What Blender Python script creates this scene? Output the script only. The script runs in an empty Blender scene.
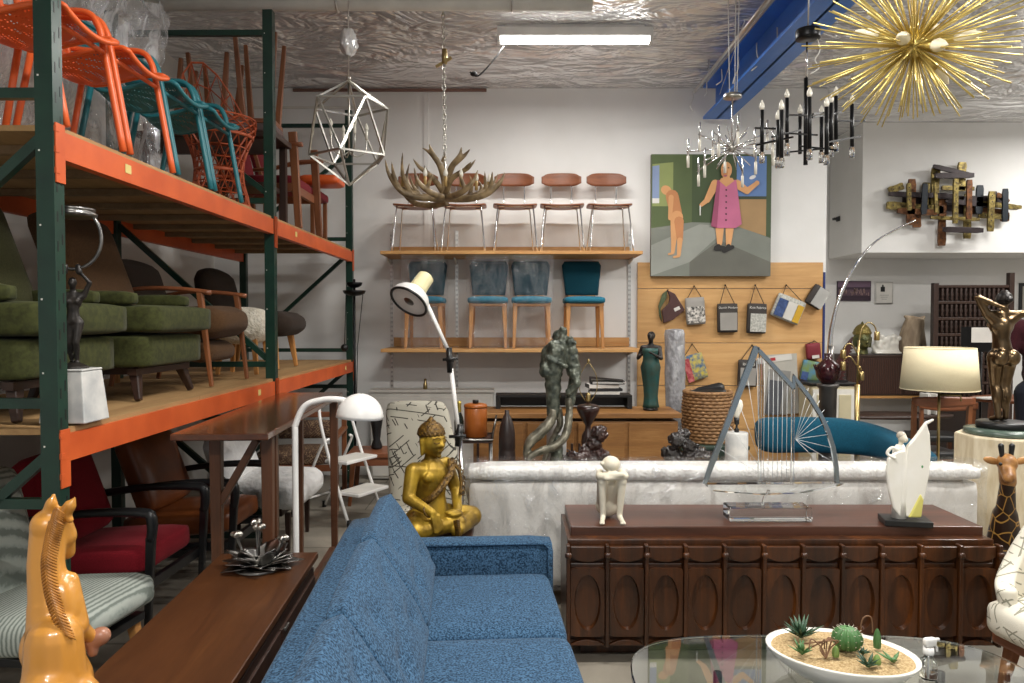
import bpy, math, random
from mathutils import Vector as V, Matrix, Euler, noise
PI = math.pi
R = math.radians
SC = bpy.context.scene
COL = SC.collection
rnd = random.Random(7)
CAMH, FL, PITCH = 1.55, 740.0, R(1.66)

def P(px, py, Y):
    """world point seen at pixel (px, py) of the photograph at depth Y"""
    x, y = (px - 512) / FL, (341.5 - py) / FL
    dy = math.cos(PITCH) + y * math.sin(PITCH)
    dz = y * math.cos(PITCH) - math.sin(PITCH)
    t = Y / dy
    return V((x * t, Y, CAMH + dz * t))

def c(h, a=1.0):
    h = h.lstrip('#')
    o = []
    for i in (0, 2, 4):
        s = int(h[i:i + 2], 16) / 255
        o.append(s / 12.92 if s <= .04045 else ((s + .055) / 1.055) ** 2.4)
    return (o[0], o[1], o[2], a)

# ------------------------------------------------------------------ materials
def new_mat(name):
    m = bpy.data.materials.new(name)
    m.use_nodes = True
    nt = m.node_tree
    return m, nt, nt.nodes['Principled BSDF']

def coords(nt, scale=(1, 1, 1), kind='Object', rot=(0, 0, 0)):
    t = nt.nodes.new('ShaderNodeTexCoord')
    mp = nt.nodes.new('ShaderNodeMapping')
    mp.inputs['Scale'].default_value = scale
    mp.inputs['Rotation'].default_value = rot
    nt.links.new(t.outputs[kind], mp.inputs['Vector'])
    return mp.outputs['Vector']

def ramp(nt, fac, stops):
    r = nt.nodes.new('ShaderNodeValToRGB')
    el = r.color_ramp.elements
    while len(el) < len(stops):
        el.new(.5)
    for e, (p, col) in zip(el, stops):
        e.position = p
        e.color = col
    nt.links.new(fac, r.inputs['Fac'])
    return r.outputs['Color']

def noise_tex(nt, vec, scale, detail=3, rough=.5, dist=0):
    n = nt.nodes.new('ShaderNodeTexNoise')
    n.inputs['Scale'].default_value = scale
    n.inputs['Detail'].default_value = detail
    n.inputs['Roughness'].default_value = rough
    n.inputs['Distortion'].default_value = dist
    nt.links.new(vec, n.inputs['Vector'])
    return n.outputs['Fac']

def bump(nt, bsdf, h, strength=.3, dist=.01):
    b = nt.nodes.new('ShaderNodeBump')
    b.inputs['Strength'].default_value = strength
    b.inputs['Distance'].default_value = dist
    nt.links.new(h, b.inputs['Height'])
    nt.links.new(b.outputs['Normal'], bsdf.inputs['Normal'])

def plain(name, col, rough=.5, metal=0, var=None, bmp=None, coat=0, spec=.5, scale=(1, 1, 1)):
    """var = (noise scale, second colour); bmp = (scale, strength, distance)"""
    m, nt, b = new_mat(name)
    b.inputs['Base Color'].default_value = col
    b.inputs['Roughness'].default_value = rough
    b.inputs['Metallic'].default_value = metal
    b.inputs['Specular IOR Level'].default_value = spec
    b.inputs['Coat Weight'].default_value = coat
    vec = coords(nt, scale)
    n = noise_tex(nt, vec, var[0] if var else 6, 4)
    c2 = var[1] if var else tuple(min(1, x * .88) for x in col[:3]) + (1,)
    nt.links.new(ramp(nt, n, [(.35, col), (.65, c2)]), b.inputs['Base Color'])
    if bmp:
        bump(nt, b, noise_tex(nt, vec, bmp[0], 4), bmp[1], bmp[2])
    return m

def wood(name, c1, c2, axis='X', scale=1.0, rough=.4, coat=0, c3=None, strength=.08):
    m, nt, b = new_mat(name)
    s = {'X': (1.2, 12, 12), 'Y': (12, 1.2, 12), 'Z': (12, 12, 1.2)}[axis]
    vec = coords(nt, tuple(k * scale for k in s))
    n = noise_tex(nt, vec, 1.6, 5, .6, .6)
    vec2 = coords(nt, tuple(k * scale * 4 for k in s))
    n2 = noise_tex(nt, vec2, 3, 3, .6)
    mx = nt.nodes.new('ShaderNodeMath'); mx.operation = 'MULTIPLY_ADD'
    mx.inputs[1].default_value = .35
    nt.links.new(n2, mx.inputs[0]); nt.links.new(n, mx.inputs[2])
    stops = [(.45, c1), (.85, c2)] if c3 is None else [(.42, c1), (.62, c2), (.85, c3)]
    nt.links.new(ramp(nt, mx.outputs[0], stops), b.inputs['Base Color'])
    b.inputs['Roughness'].default_value = rough
    b.inputs['Coat Weight'].default_value = coat
    b.inputs['Coat Roughness'].default_value = .15
    bump(nt, b, n2, strength, .003)
    return m

def fabric(name, c1, c2, scale=260, rough=.9, strength=.35, sheen=.05, stretch=(1, 1, 1)):
    m, nt, b = new_mat(name)
    vec = coords(nt, stretch)
    n = noise_tex(nt, vec, scale, 2, .6)
    nt.links.new(ramp(nt, n, [(.38, c1), (.62, c2)]), b.inputs['Base Color'])
    b.inputs['Roughness'].default_value = rough
    b.inputs['Sheen Weight'].default_value = sheen
    b.inputs['Specular IOR Level'].default_value = .2
    bump(nt, b, n, strength, .004)
    return m

def metal(name, col, rough=.25, var=None, bmp=None):
    return plain(name, col, rough, 1.0, var or (20, tuple(x * .9 for x in col[:3]) + (1,)), bmp)

def glass(name, col=(1, 1, 1, 1), rough=.0, ior=1.46):
    m, nt, b = new_mat(name)
    b.inputs['Base Color'].default_value = col
    b.inputs['Roughness'].default_value = rough
    b.inputs['Transmission Weight'].default_value = 1
    b.inputs['IOR'].default_value = ior
    return m

def film(name, clear=.75, bscale=14, strength=.8, tint=(1, 1, 1, 1), milk=0):
    """thin crinkled clear plastic: mostly see-through, glossy folds"""
    m, nt, b = new_mat(name)
    out = nt.nodes['Material Output']
    vec = coords(nt, (1, 1, .45))
    h = noise_tex(nt, vec, bscale, 5, .65, 1.2)
    bm = nt.nodes.new('ShaderNodeBump')
    bm.inputs['Strength'].default_value = strength
    bm.inputs['Distance'].default_value = .05
    nt.links.new(h, bm.inputs['Height'])
    b.inputs['Base Color'].default_value = (.8, .82, .84, 1)
    b.inputs['Roughness'].default_value = .12
    b.inputs['Specular IOR Level'].default_value = 1.0
    nt.links.new(bm.outputs['Normal'], b.inputs['Normal'])
    gl = nt.nodes.new('ShaderNodeBsdfGlossy')
    gl.inputs['Color'].default_value = (.95, .97, 1, 1)
    gl.inputs['Roughness'].default_value = .12
    nt.links.new(bm.outputs['Normal'], gl.inputs['Normal'])
    tr = nt.nodes.new('ShaderNodeBsdfTransparent')
    tr.inputs['Color'].default_value = tint
    fac = ramp(nt, h, [(.44, ((1 - clear) * .5, ) * 3 + (1,)), (.72, (min(1, 2.6 * (1 - clear)),) * 3 + (1,))])
    mix = nt.nodes.new('ShaderNodeMixShader')
    nt.links.new(fac, mix.inputs[0])
    nt.links.new(tr.outputs[0], mix.inputs[1])
    nt.links.new(gl.outputs[0], mix.inputs[2])
    last = mix
    if milk:
        df = nt.nodes.new('ShaderNodeBsdfDiffuse'); df.inputs['Color'].default_value = (.9, .9, .92, 1)
        mk = nt.nodes.new('ShaderNodeMixShader')
        nt.links.new(ramp(nt, h, [(.4, (milk * .3,) * 3 + (1,)), (.68, (milk * 1.6,) * 3 + (1,))]), mk.inputs[0])
        nt.links.new(mix.outputs[0], mk.inputs[1]); nt.links.new(df.outputs[0], mk.inputs[2])
        last = mk
    nt.links.new(last.outputs[0], out.inputs['Surface'])
    return m

def glow(name, col, s):
    m, nt, b = new_mat(name)
    b.inputs['Base Color'].default_value = (0.9, .9, .9, 1)
    b.inputs['Emission Color'].default_value = col
    b.inputs['Emission Strength'].default_value = s
    return m

M = {}
M['wall'] = plain('wall_paint', c('#e7e6e4'), .75, 0, (1.3, c('#dddcd9')), (9, .15, .01))
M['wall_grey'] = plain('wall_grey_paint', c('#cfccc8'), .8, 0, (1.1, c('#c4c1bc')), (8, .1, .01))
M['green_steel'] = plain('rack_green_paint', c('#16382c'), .35, 0, (9, c('#122e26')), (60, .05, .002))
M['orange_steel'] = plain('rack_orange_paint', c('#cf5c28'), .45, 0, (5, c('#bd4e1e')), (30, .06, .002))
M['osb'] = wood('deck_board', c('#b08d5e'), c('#97744a'), 'Y', .5, .7)
M['deck_under'] = wood('deck_board_underside', c('#8d7455'), c('#776044'), 'Y', .4, .8)
M['pine'] = wood('pine_board', c('#d3a873'), c('#c09259'), 'X', .5, .55, c3=c('#b07d45'))
M['ply'] = wood('plywood', c('#d9b07a'), c('#cda067'), 'X', .28, .6, c3=c('#b98b55'))
M['oak'] = wood('oak_veneer', c('#a87a47'), c('#8f6334'), 'X', .55, .5, c3=c('#77502a'))
M['walnut'] = wood('walnut_veneer', c('#643a27'), c('#502c1c'), 'X', .5, .36, .12, c3=c('#3c2215'))
M['walnut_front'] = wood('walnut_carved', c('#633611'), c('#45240b'), 'Z', .6, .38, .12, c3=c('#291405'))
M['desk_wood'] = wood('desk_brown_wood', c('#5c3719'), c('#4c2b12'), 'Y', .6, .42, .1, c3=c('#3f220d'))
M['table_wood'] = wood('table_red_brown_wood', c('#673a20'), c('#532c16'), 'Y', .6, .16, .5, c3=c('#43220f'))
M['leg_wood'] = wood('brown_leg_wood', c('#5f3a24'), c('#482a18'), 'Z', .8, .4, .1)
M['teak'] = wood('teak', c('#8a5430'), c('#6d3f22'), 'Z', .7, .42)
M['teak_x'] = wood('teak_curved', c('#8f5635'), c('#74432a'), 'X', .7, .4)
M['beech'] = wood('light_leg_wood', c('#c08a4d'), c('#a97440'), 'Z', .7, .45)
M['dark_wood'] = wood('dark_brown_wood', c('#38231a'), c('#2b1a12'), 'Z', .8, .45)
M['dark_wood_x'] = wood('dark_brown_wood_long', c('#3d261b'), c('#2d1b12'), 'X', .8, .45)
M['black_lacquer'] = plain('black_lacquered_wood', c('#191a1c'), .32, 0, (8, c('#232426')))
M['black'] = plain('black_satin', c('#141414'), .4)
M['black_metal'] = plain('black_metal', c('#1b1b1c'), .35, .6)
M['chrome'] = metal('chrome', (.82, .82, .83, 1), .12)
M['steel'] = metal('brushed_steel', (.62, .60, .57, 1), .32)
M['nickel'] = metal('aged_nickel', (.52, .50, .45, 1), .3)
M['gunmetal'] = metal('gunmetal', (.16, .155, .15, 1), .3, (18, (.30, .29, .27, 1)))
M['brass'] = metal('brass', (.46, .35, .16, 1), .32)
M['gold_rod'] = plain('polished_brass', (.72, .57, .19, 1), .33, .75, (20, (.66, .51, .16, 1)))
M['gold_paint'] = plain('gold_leaf', c('#b7952f'), .46, .5, (9, c('#6f5518')), (40, .35, .005))
M['gold_dark'] = plain('dark_gilt', c('#7a5a1c'), .45, .4, (60, c('#3d2a10')), (120, .8, .006))
M['bronze'] = metal('patinated_bronze', (.12, .08, .045, 1), .28, (10, (.21, .145, .08, 1)))
M['bronze_green'] = plain('green_patina_bronze', c('#343a33'), .4, .45, (22, c('#666a5e')), (50, .4, .004))
M['bronze_teal'] = plain('teal_patina_bronze', c('#1d4d49'), .5, .2, (16, c('#34463c')), (40, .3, .004))
M['bronze_dark'] = plain('black_bronze', c('#22201f'), .4, .5, (20, c('#38332f')), (60, .3, .003))
M['white_enamel'] = plain('white_enamel', c('#eceae6'), .3)
M['cream_enamel'] = plain('cream_enamel', c('#e6dcae'), .35)
M['plaster'] = plain('cream_plaster', c('#ddd5c2'), .6, 0, (8, c('#cfc6b0')), (30, .1, .003))
M['porcelain'] = plain('white_porcelain', c('#efece4'), .22, 0, (6, c('#e6e2d6')))
M['yellow_glaze'] = plain('pale_yellow_glaze', c('#d8cf72'), .3)
M['marble'] = plain('white_marble', c('#d9d7d2'), .3, 0, (9, c('#aeb0b0')))
M['green_marble'] = plain('green_marble', c('#5d6b60'), .25, 0, (12, c('#3e4c44')))
M['travertine'] = plain('travertine', c('#d8ccb2'), .5, 0, (10, c('#c4b494')), (25, .15, .004), scale=(3, 3, .7))
M['grey_marble'] = plain('dark_grey_marble', c('#4a4744'), .3, 0, (6, c('#25211f')), scale=(1, 1, .5))
M['blue_fabric'] = fabric('denim_blue_weave', c('#152c41'), c('#456684'), 150, .95, .5)
M['teal_fabric'] = fabric('teal_upholstery', c('#0b3c50'), c('#135066'), 200, .9, .25)
M['teal_shell'] = fabric('teal_chair_cloth', c('#123f4e'), c('#194e5d'), 200, .9, .25)
M['teal_seat'] = fabric('teal_seat_cloth', c('#22647c'), c('#2d738b'), 200, .9, .25)
M['white_fabric'] = fabric('white_upholstery', c('#d2cfc9'), c('#dddad4'), 160, .85, .3)
M['white_quilt'] = plain('white_wrapped_cloth', c('#ecebe9'), .5, 0, (5, c('#e0e0df')), (14, .8, .03))
M['bubble_wrap'] = plain('bubble_wrap', c('#e9e8e4'), .3, 0, (40, c('#dedcd7')), (70, .7, .012))
M['red_fabric'] = fabric('crimson_upholstery', c('#7a1420'), c('#8e1c29'), 200, .9, .3)
M['maroon_fabric'] = fabric('maroon_upholstery', c('#6b1a22'), c('#7a222b'), 200, .9, .3)
M['green_fabric'] = fabric('olive_velvet', c('#34371b'), c('#424522'), 40, .8, .1, .05)
M['dark_olive'] = fabric('dark_olive_cloth', c('#3b3b22'), c('#45452a'), 150, .9, .3)
M['brown_fabric'] = fabric('brown_wool', c('#45301d'), c('#563d26'), 180, .95, .4)
M['choc_fabric'] = fabric('dark_chocolate_wool', c('#2a211b'), c('#362b23'), 180, .95, .4)
M['leather'] = plain('tan_leather', c('#7d4420'), .38, 0, (5, c('#6a3718')), (60, .15, .003))
M['grey_cushion'] = plain('taupe_cushion_cloth', c('#6e5d5a'), .85, 0, (30, c('#5d4d4b')), (120, .3, .003))
M['fleece'] = plain('white_fleece', c('#e9e2d2'), .95, 0, (30, c('#d6cdb9')), (60, 1.0, .02))
M['shade_cream'] = plain('cream_lamp_linen', c('#ece0bd'), .8, 0, (200, c('#e4d7b2')), (220, .2, .002))
M['copper_bucket'] = plain('orange_enamel', c('#b4662c'), .35, 0, (8, c('#a2571f')))
M['bottle'] = plain('dark_green_bottle', c('#10170f'), .12, 0, None, None)
M['foil_gold'] = plain('gold_foil', c('#c8b35c'), .35, .8, (40, c('#a08a3a')), (60, .6, .004))
M['cable'] = plain('black_cable', c('#151515'), .6)
M['white_cable'] = plain('white_cable', c('#d8d6d0'), .5)
M['bulb'] = glass('clear_bulb_glass', (1, 1, 1, 1), .02, 1.3)
M['frost'] = plain('frosted_bulb', c('#e9e4d6'), .25)
M['acrylic'] = glass('clear_acrylic', (.97, .99, .99, 1), 0, 1.45)
M['table_glass'] = glass('table_glass', (.80, .86, .85, 1), 0, 1.85)
M['acrylic_dark'] = plain('mirrored_acrylic_edge', c('#9aa5ac'), .1, .85)
M['film'] = film('clear_plastic_film', .82, 9, .9)
M['film_heavy'] = film('heavy_plastic_film', .6, 7, 1.0, milk=.35)
M['film_bag'] = film('clear_chair_bag', .95, 12, .9, milk=.04)
M['sand'] = plain('tan_sand', c('#c4ab80'), .95, 0, (160, c('#94794f')), (200, 1.0, .004))
M['antler'] = plain('antler', c('#9a8460'), .5, 0, (14, c('#56452e')), (40, .3, .003))
M['antler_tip'] = plain('candle_sleeve', c('#a98a52'), .5)
M['rope'] = plain('raffia_orange', c('#a8502c'), .55, 0, (30, c('#96401f')))
M['orange_mesh'] = plain('orange_powder_coat', c('#e2622b'), .4)
M['teal_mesh'] = plain('teal_powder_coat', c('#1f6d76'), .4)
M['wicker'] = plain('wicker', c('#a27a50'), .6, 0, (40, c('#765433')), (30, .6, .006))
M['aged_red'] = plain('dark_root_wood', c('#3a2019'), .28, 0, (12, c('#1c1311')), (20, .4, .008), .3)
M['root_black'] = plain('black_root_wood', c('#2a2321'), .3, 0, (10, c('#171413')), (20, .4, .008), .3)
M['shell_wood'] = plain('dark_turned_wood', c('#2c2220'), .4, 0, (10, c('#3a2d29')))
M['red_glaze'] = plain('oxblood_glaze', c('#3a1519'), .2, 0, (8, c('#241012')))
M['driftwood'] = plain('pale_driftwood', c('#b9a68d'), .7, 0, (7, c('#8d7a64')), (18, .5, .01), scale=(2, 2, .6))
M['giraffe'] = None
M['blue_paint'] = plain('blue_beam_paint', c('#3b7ddb'), .4, 0, (3, c('#3473cd')))
M['dark_blue'] = plain('navy_edge', c('#1f2f6d'), .5)
M['maroon_knit'] = fabric('maroon_knit', c('#2c0d13'), c('#351118'), 150, .95, .4)
M['denim_dark'] = fabric('dark_trousers', c('#14151d'), c('#1c1d27'), 200, .95, .3)
M['skin'] = plain('skin', c('#c99a7c'), .5)
M['hair'] = plain('dark_hair', c('#241a14'), .6, 0, None, (80, .4, .004), scale=(1, 1, .2))
M['plant_green'] = plain('succulent_green', c('#4f7a45'), .5, 0, (18, c('#38602f')))
M['plant_dark'] = plain('aloe_dark_green', c('#2c4632'), .5, 0, (30, c('#3d5c42')))
M['plant_pale'] = plain('pale_cactus', c('#7f9a52'), .55, 0, (30, c('#62803c')))
M['stem_brown'] = plain('dry_stem', c('#7b5a40'), .8)
M['paper_white'] = plain('paper_white', c('#d9d6cf'), .7)
M['book_black'] = plain('binder_black', c('#1c1c1e'), .5)
M['pale_trim'] = plain('white_trim_paint', c('#dfdcd4'), .6)
M['tag_yellow'] = plain('paper_tag', c('#d8c27a'), .7)
M['horse_wood'] = plain('honey_carved_wood', c('#cc8e3c'), .3, 0, (3.5, c('#b0732a')), (22, .12, .004), .35, scale=(1, 1, .4))
M['mane_wood'] = plain('mane_groove_wood', c('#b5782f'), .4, 0, (30, c('#8f5a1e')))
M['hoof'] = plain('pinkish_hoof_wood', c('#9a6a52'), .35)
M['foil'] = None

def mk_special():
    # crinkled silver insulation foil on the ceiling
    m, nt, b = new_mat('silver_foil_insulation')
    v = coords(nt, (1, 1.5, 1))
    h1 = noise_tex(nt, v, 1.3, 3, .6, 2.2)
    v2 = coords(nt, (1, 2.2, 1), 'Object', (0, 0, .5))
    h2 = noise_tex(nt, v2, 1.1, 3, .55, 1.2)
    ad = nt.nodes.new('ShaderNodeMath'); ad.operation = 'ADD'
    nt.links.new(h1, ad.inputs[0]); nt.links.new(h2, ad.inputs[1])
    b.inputs['Metallic'].default_value = .5
    b.inputs['Roughness'].default_value = .22
    b.inputs['Base Color'].default_value = (.93, .93, .935, 1)
    bump(nt, b, ad.outputs[0], 1.0, .5)
    bm = [n_ for n_ in nt.nodes if n_.type == 'BUMP'][0]
    patch = noise_tex(nt, coords(nt), .55, 2)
    nt.links.new(ramp(nt, patch, [(.35, (.10,) * 3 + (1,)), (.65, (.85,) * 3 + (1,))]), bm.inputs['Strength'])
    M['foil'] = m
    # worn concrete floor with slab joints
    m, nt, b = new_mat('worn_concrete')
    v = coords(nt)
    n = noise_tex(nt, v, 1.4, 6, .65, .4)
    n2 = noise_tex(nt, v, 22, 4, .6)
    br = nt.nodes.new('ShaderNodeTexBrick')
    br.inputs['Scale'].default_value = 1
    br.inputs['Brick Width'].default_value = 2.4
    br.inputs['Row Height'].default_value = .5
    br.inputs['Mortar Size'].default_value = .006
    br.inputs['Color1'].default_value = (1, 1, 1, 1)
    br.inputs['Color2'].default_value = (.86, .85, .83, 1)
    br.inputs['Mortar'].default_value = (.45, .43, .4, 1)
    nt.links.new(v, br.inputs['Vector'])
    base = ramp(nt, n, [(.3, c('#a39b8d')), (.5, c('#8f887c')), (.7, c('#7a7468'))])
    mx = nt.nodes.new('ShaderNodeMix'); mx.data_type = 'RGBA'; mx.blend_type = 'MULTIPLY'
    mx.inputs[0].default_value = 1
    nt.links.new(base, mx.inputs[6]); nt.links.new(br.outputs['Color'], mx.inputs[7])
    nt.links.new(mx.outputs[2], b.inputs['Base Color'])
    b.inputs['Roughness'].default_value = .55
    bump(nt, b, n2, .15, .004)
    M['floor'] = m
    # cream cloth scattered with short dark strokes (random line pattern)
    def strokes(name, base, line, sc):
        m, nt, b = new_mat(name)
        acc = None
        for i, (ax, ay, az) in enumerate(((.3, .5, .6), (-.7, 1.1, 1.9), (1.2, -.4, -.8), (.1, 2.2, .3), (-1.3, .2, 2.7))):
            v = coords(nt, (1, 1, 1), 'Object', (ax, ay, az))
            w = nt.nodes.new('ShaderNodeTexWave')
            w.inputs['Scale'].default_value = sc
            w.inputs['Distortion'].default_value = .25
            w.inputs['Phase Offset'].default_value = i * 1.7
            nt.links.new(v, w.inputs['Vector'])
            g1 = nt.nodes.new('ShaderNodeMath'); g1.operation = 'GREATER_THAN'; g1.inputs[1].default_value = .955
            nt.links.new(w.outputs['Fac'], g1.inputs[0])
            n_ = nt.nodes.new('ShaderNodeTexNoise'); n_.noise_dimensions = '4D'; n_.inputs['W'].default_value = i * 7.3
            n_.inputs['Scale'].default_value = sc * 1.6; n_.inputs['Detail'].default_value = 0
            nt.links.new(v, n_.inputs['Vector'])
            g2 = nt.nodes.new('ShaderNodeMath'); g2.operation = 'GREATER_THAN'; g2.inputs[1].default_value = .57
            nt.links.new(n_.outputs['Fac'], g2.inputs[0])
            mu = nt.nodes.new('ShaderNodeMath'); mu.operation = 'MULTIPLY'
            nt.links.new(g1.outputs[0], mu.inputs[0]); nt.links.new(g2.outputs[0], mu.inputs[1])
            if acc is None:
                acc = mu.outputs[0]
            else:
                mxn = nt.nodes.new('ShaderNodeMath'); mxn.operation = 'MAXIMUM'
                nt.links.new(acc, mxn.inputs[0]); nt.links.new(mu.outputs[0], mxn.inputs[1])
                acc = mxn.outputs[0]
        nt.links.new(ramp(nt, acc, [(0, base), (1, line)]), b.inputs['Base Color'])
        b.inputs['Roughness'].default_value = .85
        bump(nt, b, noise_tex(nt, coords(nt), 220, 2), .25, .003)
        return m
    M['stroke_dark'] = strokes('cream_cloth_dark_strokes', c('#aca798'), c('#38342d'), 7)
    M['stroke_pale'] = strokes('cream_cloth_grey_strokes', c('#d8d2c2'), c('#8d8a79'), 8)
    M['pattern_brown'] = strokes('brown_figured_cloth', c('#4a3326'), c('#a08565'), 18)
    # grey green stripe
    m, nt, b = new_mat('grey_striped_cloth')
    w = nt.nodes.new('ShaderNodeTexWave')
    w.bands_direction = 'Y'
    w.inputs['Scale'].default_value = 16
    w.inputs['Distortion'].default_value = 1.1
    w.inputs['Detail'].default_value = 2
    w.inputs['Detail Scale'].default_value = 3
    nt.links.new(coords(nt), w.inputs['Vector'])
    nt.links.new(ramp(nt, w.outputs['Fac'], [(.15, c('#7d857d')), (.5, c('#a6aea6')), (.9, c('#bac0b7'))]), b.inputs['Base Color'])
    b.inputs['Roughness'].default_value = .9
    bump(nt, b, noise_tex(nt, coords(nt), 200, 2), .3, .003)
    M['stripe'] = m
    # giraffe patches
    m, nt, b = new_mat('giraffe_coat')
    vo = nt.nodes.new('ShaderNodeTexVoronoi'); vo.feature = 'DISTANCE_TO_EDGE'
    vo.inputs['Scale'].default_value = 19
    nt.links.new(coords(nt, (1, 1, .8)), vo.inputs['Vector'])
    nt.links.new(ramp(nt, vo.outputs['Distance'], [(.02, c('#a9803f')), (.045, c('#2a1a10'))]), b.inputs['Base Color'])
    b.inputs['Roughness'].default_value = .4
    M['giraffe'] = m
    M['giraffe_face'] = plain('giraffe_face', c('#b5834a'), .45, 0, (25, c('#7c5228')))
    # carved lattice panel back
    M['lattice'] = wood('black_brown_carving', c('#2a1c15'), c('#1f140f'), 'Z', .8, .5)
    # tambour slats
    m, nt, b = new_mat('tambour_walnut')
    w = nt.nodes.new('ShaderNodeTexWave'); w.bands_direction = 'X'
    w.inputs['Scale'].default_value = 14
    nt.links.new(coords(nt), w.inputs['Vector'])
    nt.links.new(ramp(nt, w.outputs['Fac'], [(.1, c('#24130c')), (.5, c('#47291b'))]), b.inputs['Base Color'])
    bump(nt, b, w.outputs['Fac'], .6, .01)
    b.inputs['Roughness'].default_value = .5
    M['tambour'] = m
mk_special()

# ------------------------------------------------------------------ mesh builder
class MB:
    def __init__(self):
        self.v, self.f, self.mi, self.sm = [], [], [], []

    def add(self, vs, fs, T=None, mi=0, smooth=False):
        b = len(self.v)
        self.v += [tuple(T @ V(p)) if T is not None else tuple(p) for p in vs]
        for q in fs:
            self.f.append(tuple(i + b for i in q)); self.mi.append(mi); self.sm.append(smooth)
        return self

    def box(self, cx, cy, cz, sx, sy, sz, T=None, mi=0, taper=1.0):
        x, y, z = sx / 2, sy / 2, sz / 2
        t = taper
        vs = [(cx + a * x * k, cy + b * y * k, cz + d * z) for d, k in ((-1, 1), (1, t)) for a, b in ((-1, -1), (1, -1), (1, 1), (-1, 1))]
        fs = [(0, 3, 2, 1), (4, 5, 6, 7), (0, 1, 5, 4), (1, 2, 6, 5), (2, 3, 7, 6), (3, 0, 4, 7)]
        return self.add(vs, fs, T, mi)

    def rbox(self, cx, cy, cz, sx, sy, sz, r=.02, puff=(0, 0, 0), n=8, T=None, mi=0):
        """soft box: rounded corners, optional puffed faces"""
        h = (sx / 2, sy / 2, sz / 2)
        r = min(r, min(h) * .98)
        vs, fs, idx = [], [], {}
        ks = [-1 + 2 * i / n for i in range(n + 1)]
        e = [(1 - (1 - abs(k)) ** 1.0) * (1 if k >= 0 else -1) for k in ks]
        def vid(p):
            k = tuple(round(q, 5) for q in p)
            if k not in idx:
                a = [p[i] * h[i] for i in range(3)]
                q = [max(-(h[i] - r), min(h[i] - r, a[i])) for i in range(3)]
                d = V([a[i] - q[i] for i in range(3)])
                if d.length > 1e-9:
                    d = d.normalized() * r
                o = [q[i] + d[i] for i in range(3)]
                for i in range(3):
                    j, l = (i + 1) % 3, (i + 2) % 3
                    o[i] += puff[i] * p[i] * (1 - p[j] ** 2) * (1 - p[l] ** 2)
                idx[k] = len(vs)
                vs.append((cx + o[0], cy + o[1], cz + o[2]))
            return idx[k]
        for ax in range(3):
            for s in (-1, 1):
                for i in range(n):
                    for j in range(n):
                        q = []
                        for a, b in ((0, 0), (1, 0), (1, 1), (0, 1)):
                            p = [0, 0, 0]
                            p[ax] = s; p[(ax + 1) % 3] = e[i + a]; p[(ax + 2) % 3] = e[j + b]
                            q.append(vid(p))
                        fs.append(tuple(q if s > 0 else q[::-1]))
        return self.add(vs, fs, T, mi, True)

    def tube(self, pts, r, n=8, closed=False, T=None, mi=0, smooth=True, flat=1.0, up=None):
        pts = [V(p) for p in pts]
        k = len(pts)
        rs = [r] * k if isinstance(r, (int, float)) else list(r)
        vs, fs = [], []
        prev = None
        for i in range(k):
            if closed:
                t = pts[(i + 1) % k] - pts[i - 1]
            else:
                t = pts[min(i + 1, k - 1)] - pts[max(i - 1, 0)]
            if t.length < 1e-9:
                t = V((0, 0, 1))
            t.normalize()
            if prev is None:
                a = V(up) if up is not None else (V((0, 0, 1)) if abs(t.z) < .9 else V((1, 0, 0)))
                u = (a - t * a.dot(t)).normalized()
            else:
                u = prev - t * prev.dot(t)
                u = u.normalized() if u.length > 1e-6 else V((1, 0, 0))
            w = t.cross(u)
            prev = u
            for j in range(n):
                an = 2 * PI * (j + .5) / n
                vs.append(pts[i] + (u * math.cos(an) * flat + w * math.sin(an)) * rs[i])
        for i in range(k if closed else k - 1):
            for j in range(n):
                a, b2 = i * n, ((i + 1) % k) * n
                fs.append((a + j, a + (j + 1) % n, b2 + (j + 1) % n, b2 + j))
        if not closed:
            fs.append(tuple(range(n))[::-1])
            fs.append(tuple(range((k - 1) * n, k * n)))
        return self.add(vs, fs, T, mi, smooth)

    def bar(self, p0, p1, w, d, up=(0, 0, 1), T=None, mi=0, w1=None, d1=None):
        """rectangular bar between two points, optionally tapering"""
        p0, p1 = V(p0), V(p1)
        t = (p1 - p0).normalized()
        a = V(up)
        if abs(t.dot(a)) > .95:
            a = V((0, 1, 0))
        u = (a - t * a.dot(t)).normalized(); s = t.cross(u)
        w1 = w if w1 is None else w1; d1 = d if d1 is None else d1
        vs = []
        for p, ww, dd in ((p0, w, d), (p1, w1, d1)):
            for x, y in ((-1, -1), (1, -1), (1, 1), (-1, 1)):
                vs.append(p + s * x * ww / 2 + u * y * dd / 2)
        fs = [(0, 3, 2, 1), (4, 5, 6, 7), (0, 1, 5, 4), (1, 2, 6, 5), (2, 3, 7, 6), (3, 0, 4, 7)]
        return self.add(vs, fs, T, mi)

    def lathe(self, prof, n=24, T=None, mi=0, smooth=True, sx=1, sy=1):
        vs, fs = [], []
        for r, z in prof:
            for j in range(n):
                a = 2 * PI * j / n
                vs.append((max(r, 1e-4) * math.cos(a) * sx, max(r, 1e-4) * math.sin(a) * sy, z))
        k = len(prof)
        for i in range(k - 1):
            for j in range(n):
                fs.append((i * n + j, i * n + (j + 1) % n, (i + 1) * n + (j + 1) % n, (i + 1) * n + j))
        fs.append(tuple(range(n))[::-1]); fs.append(tuple(range((k - 1) * n, k * n)))
        return self.add(vs, fs, T, mi, smooth)

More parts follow.
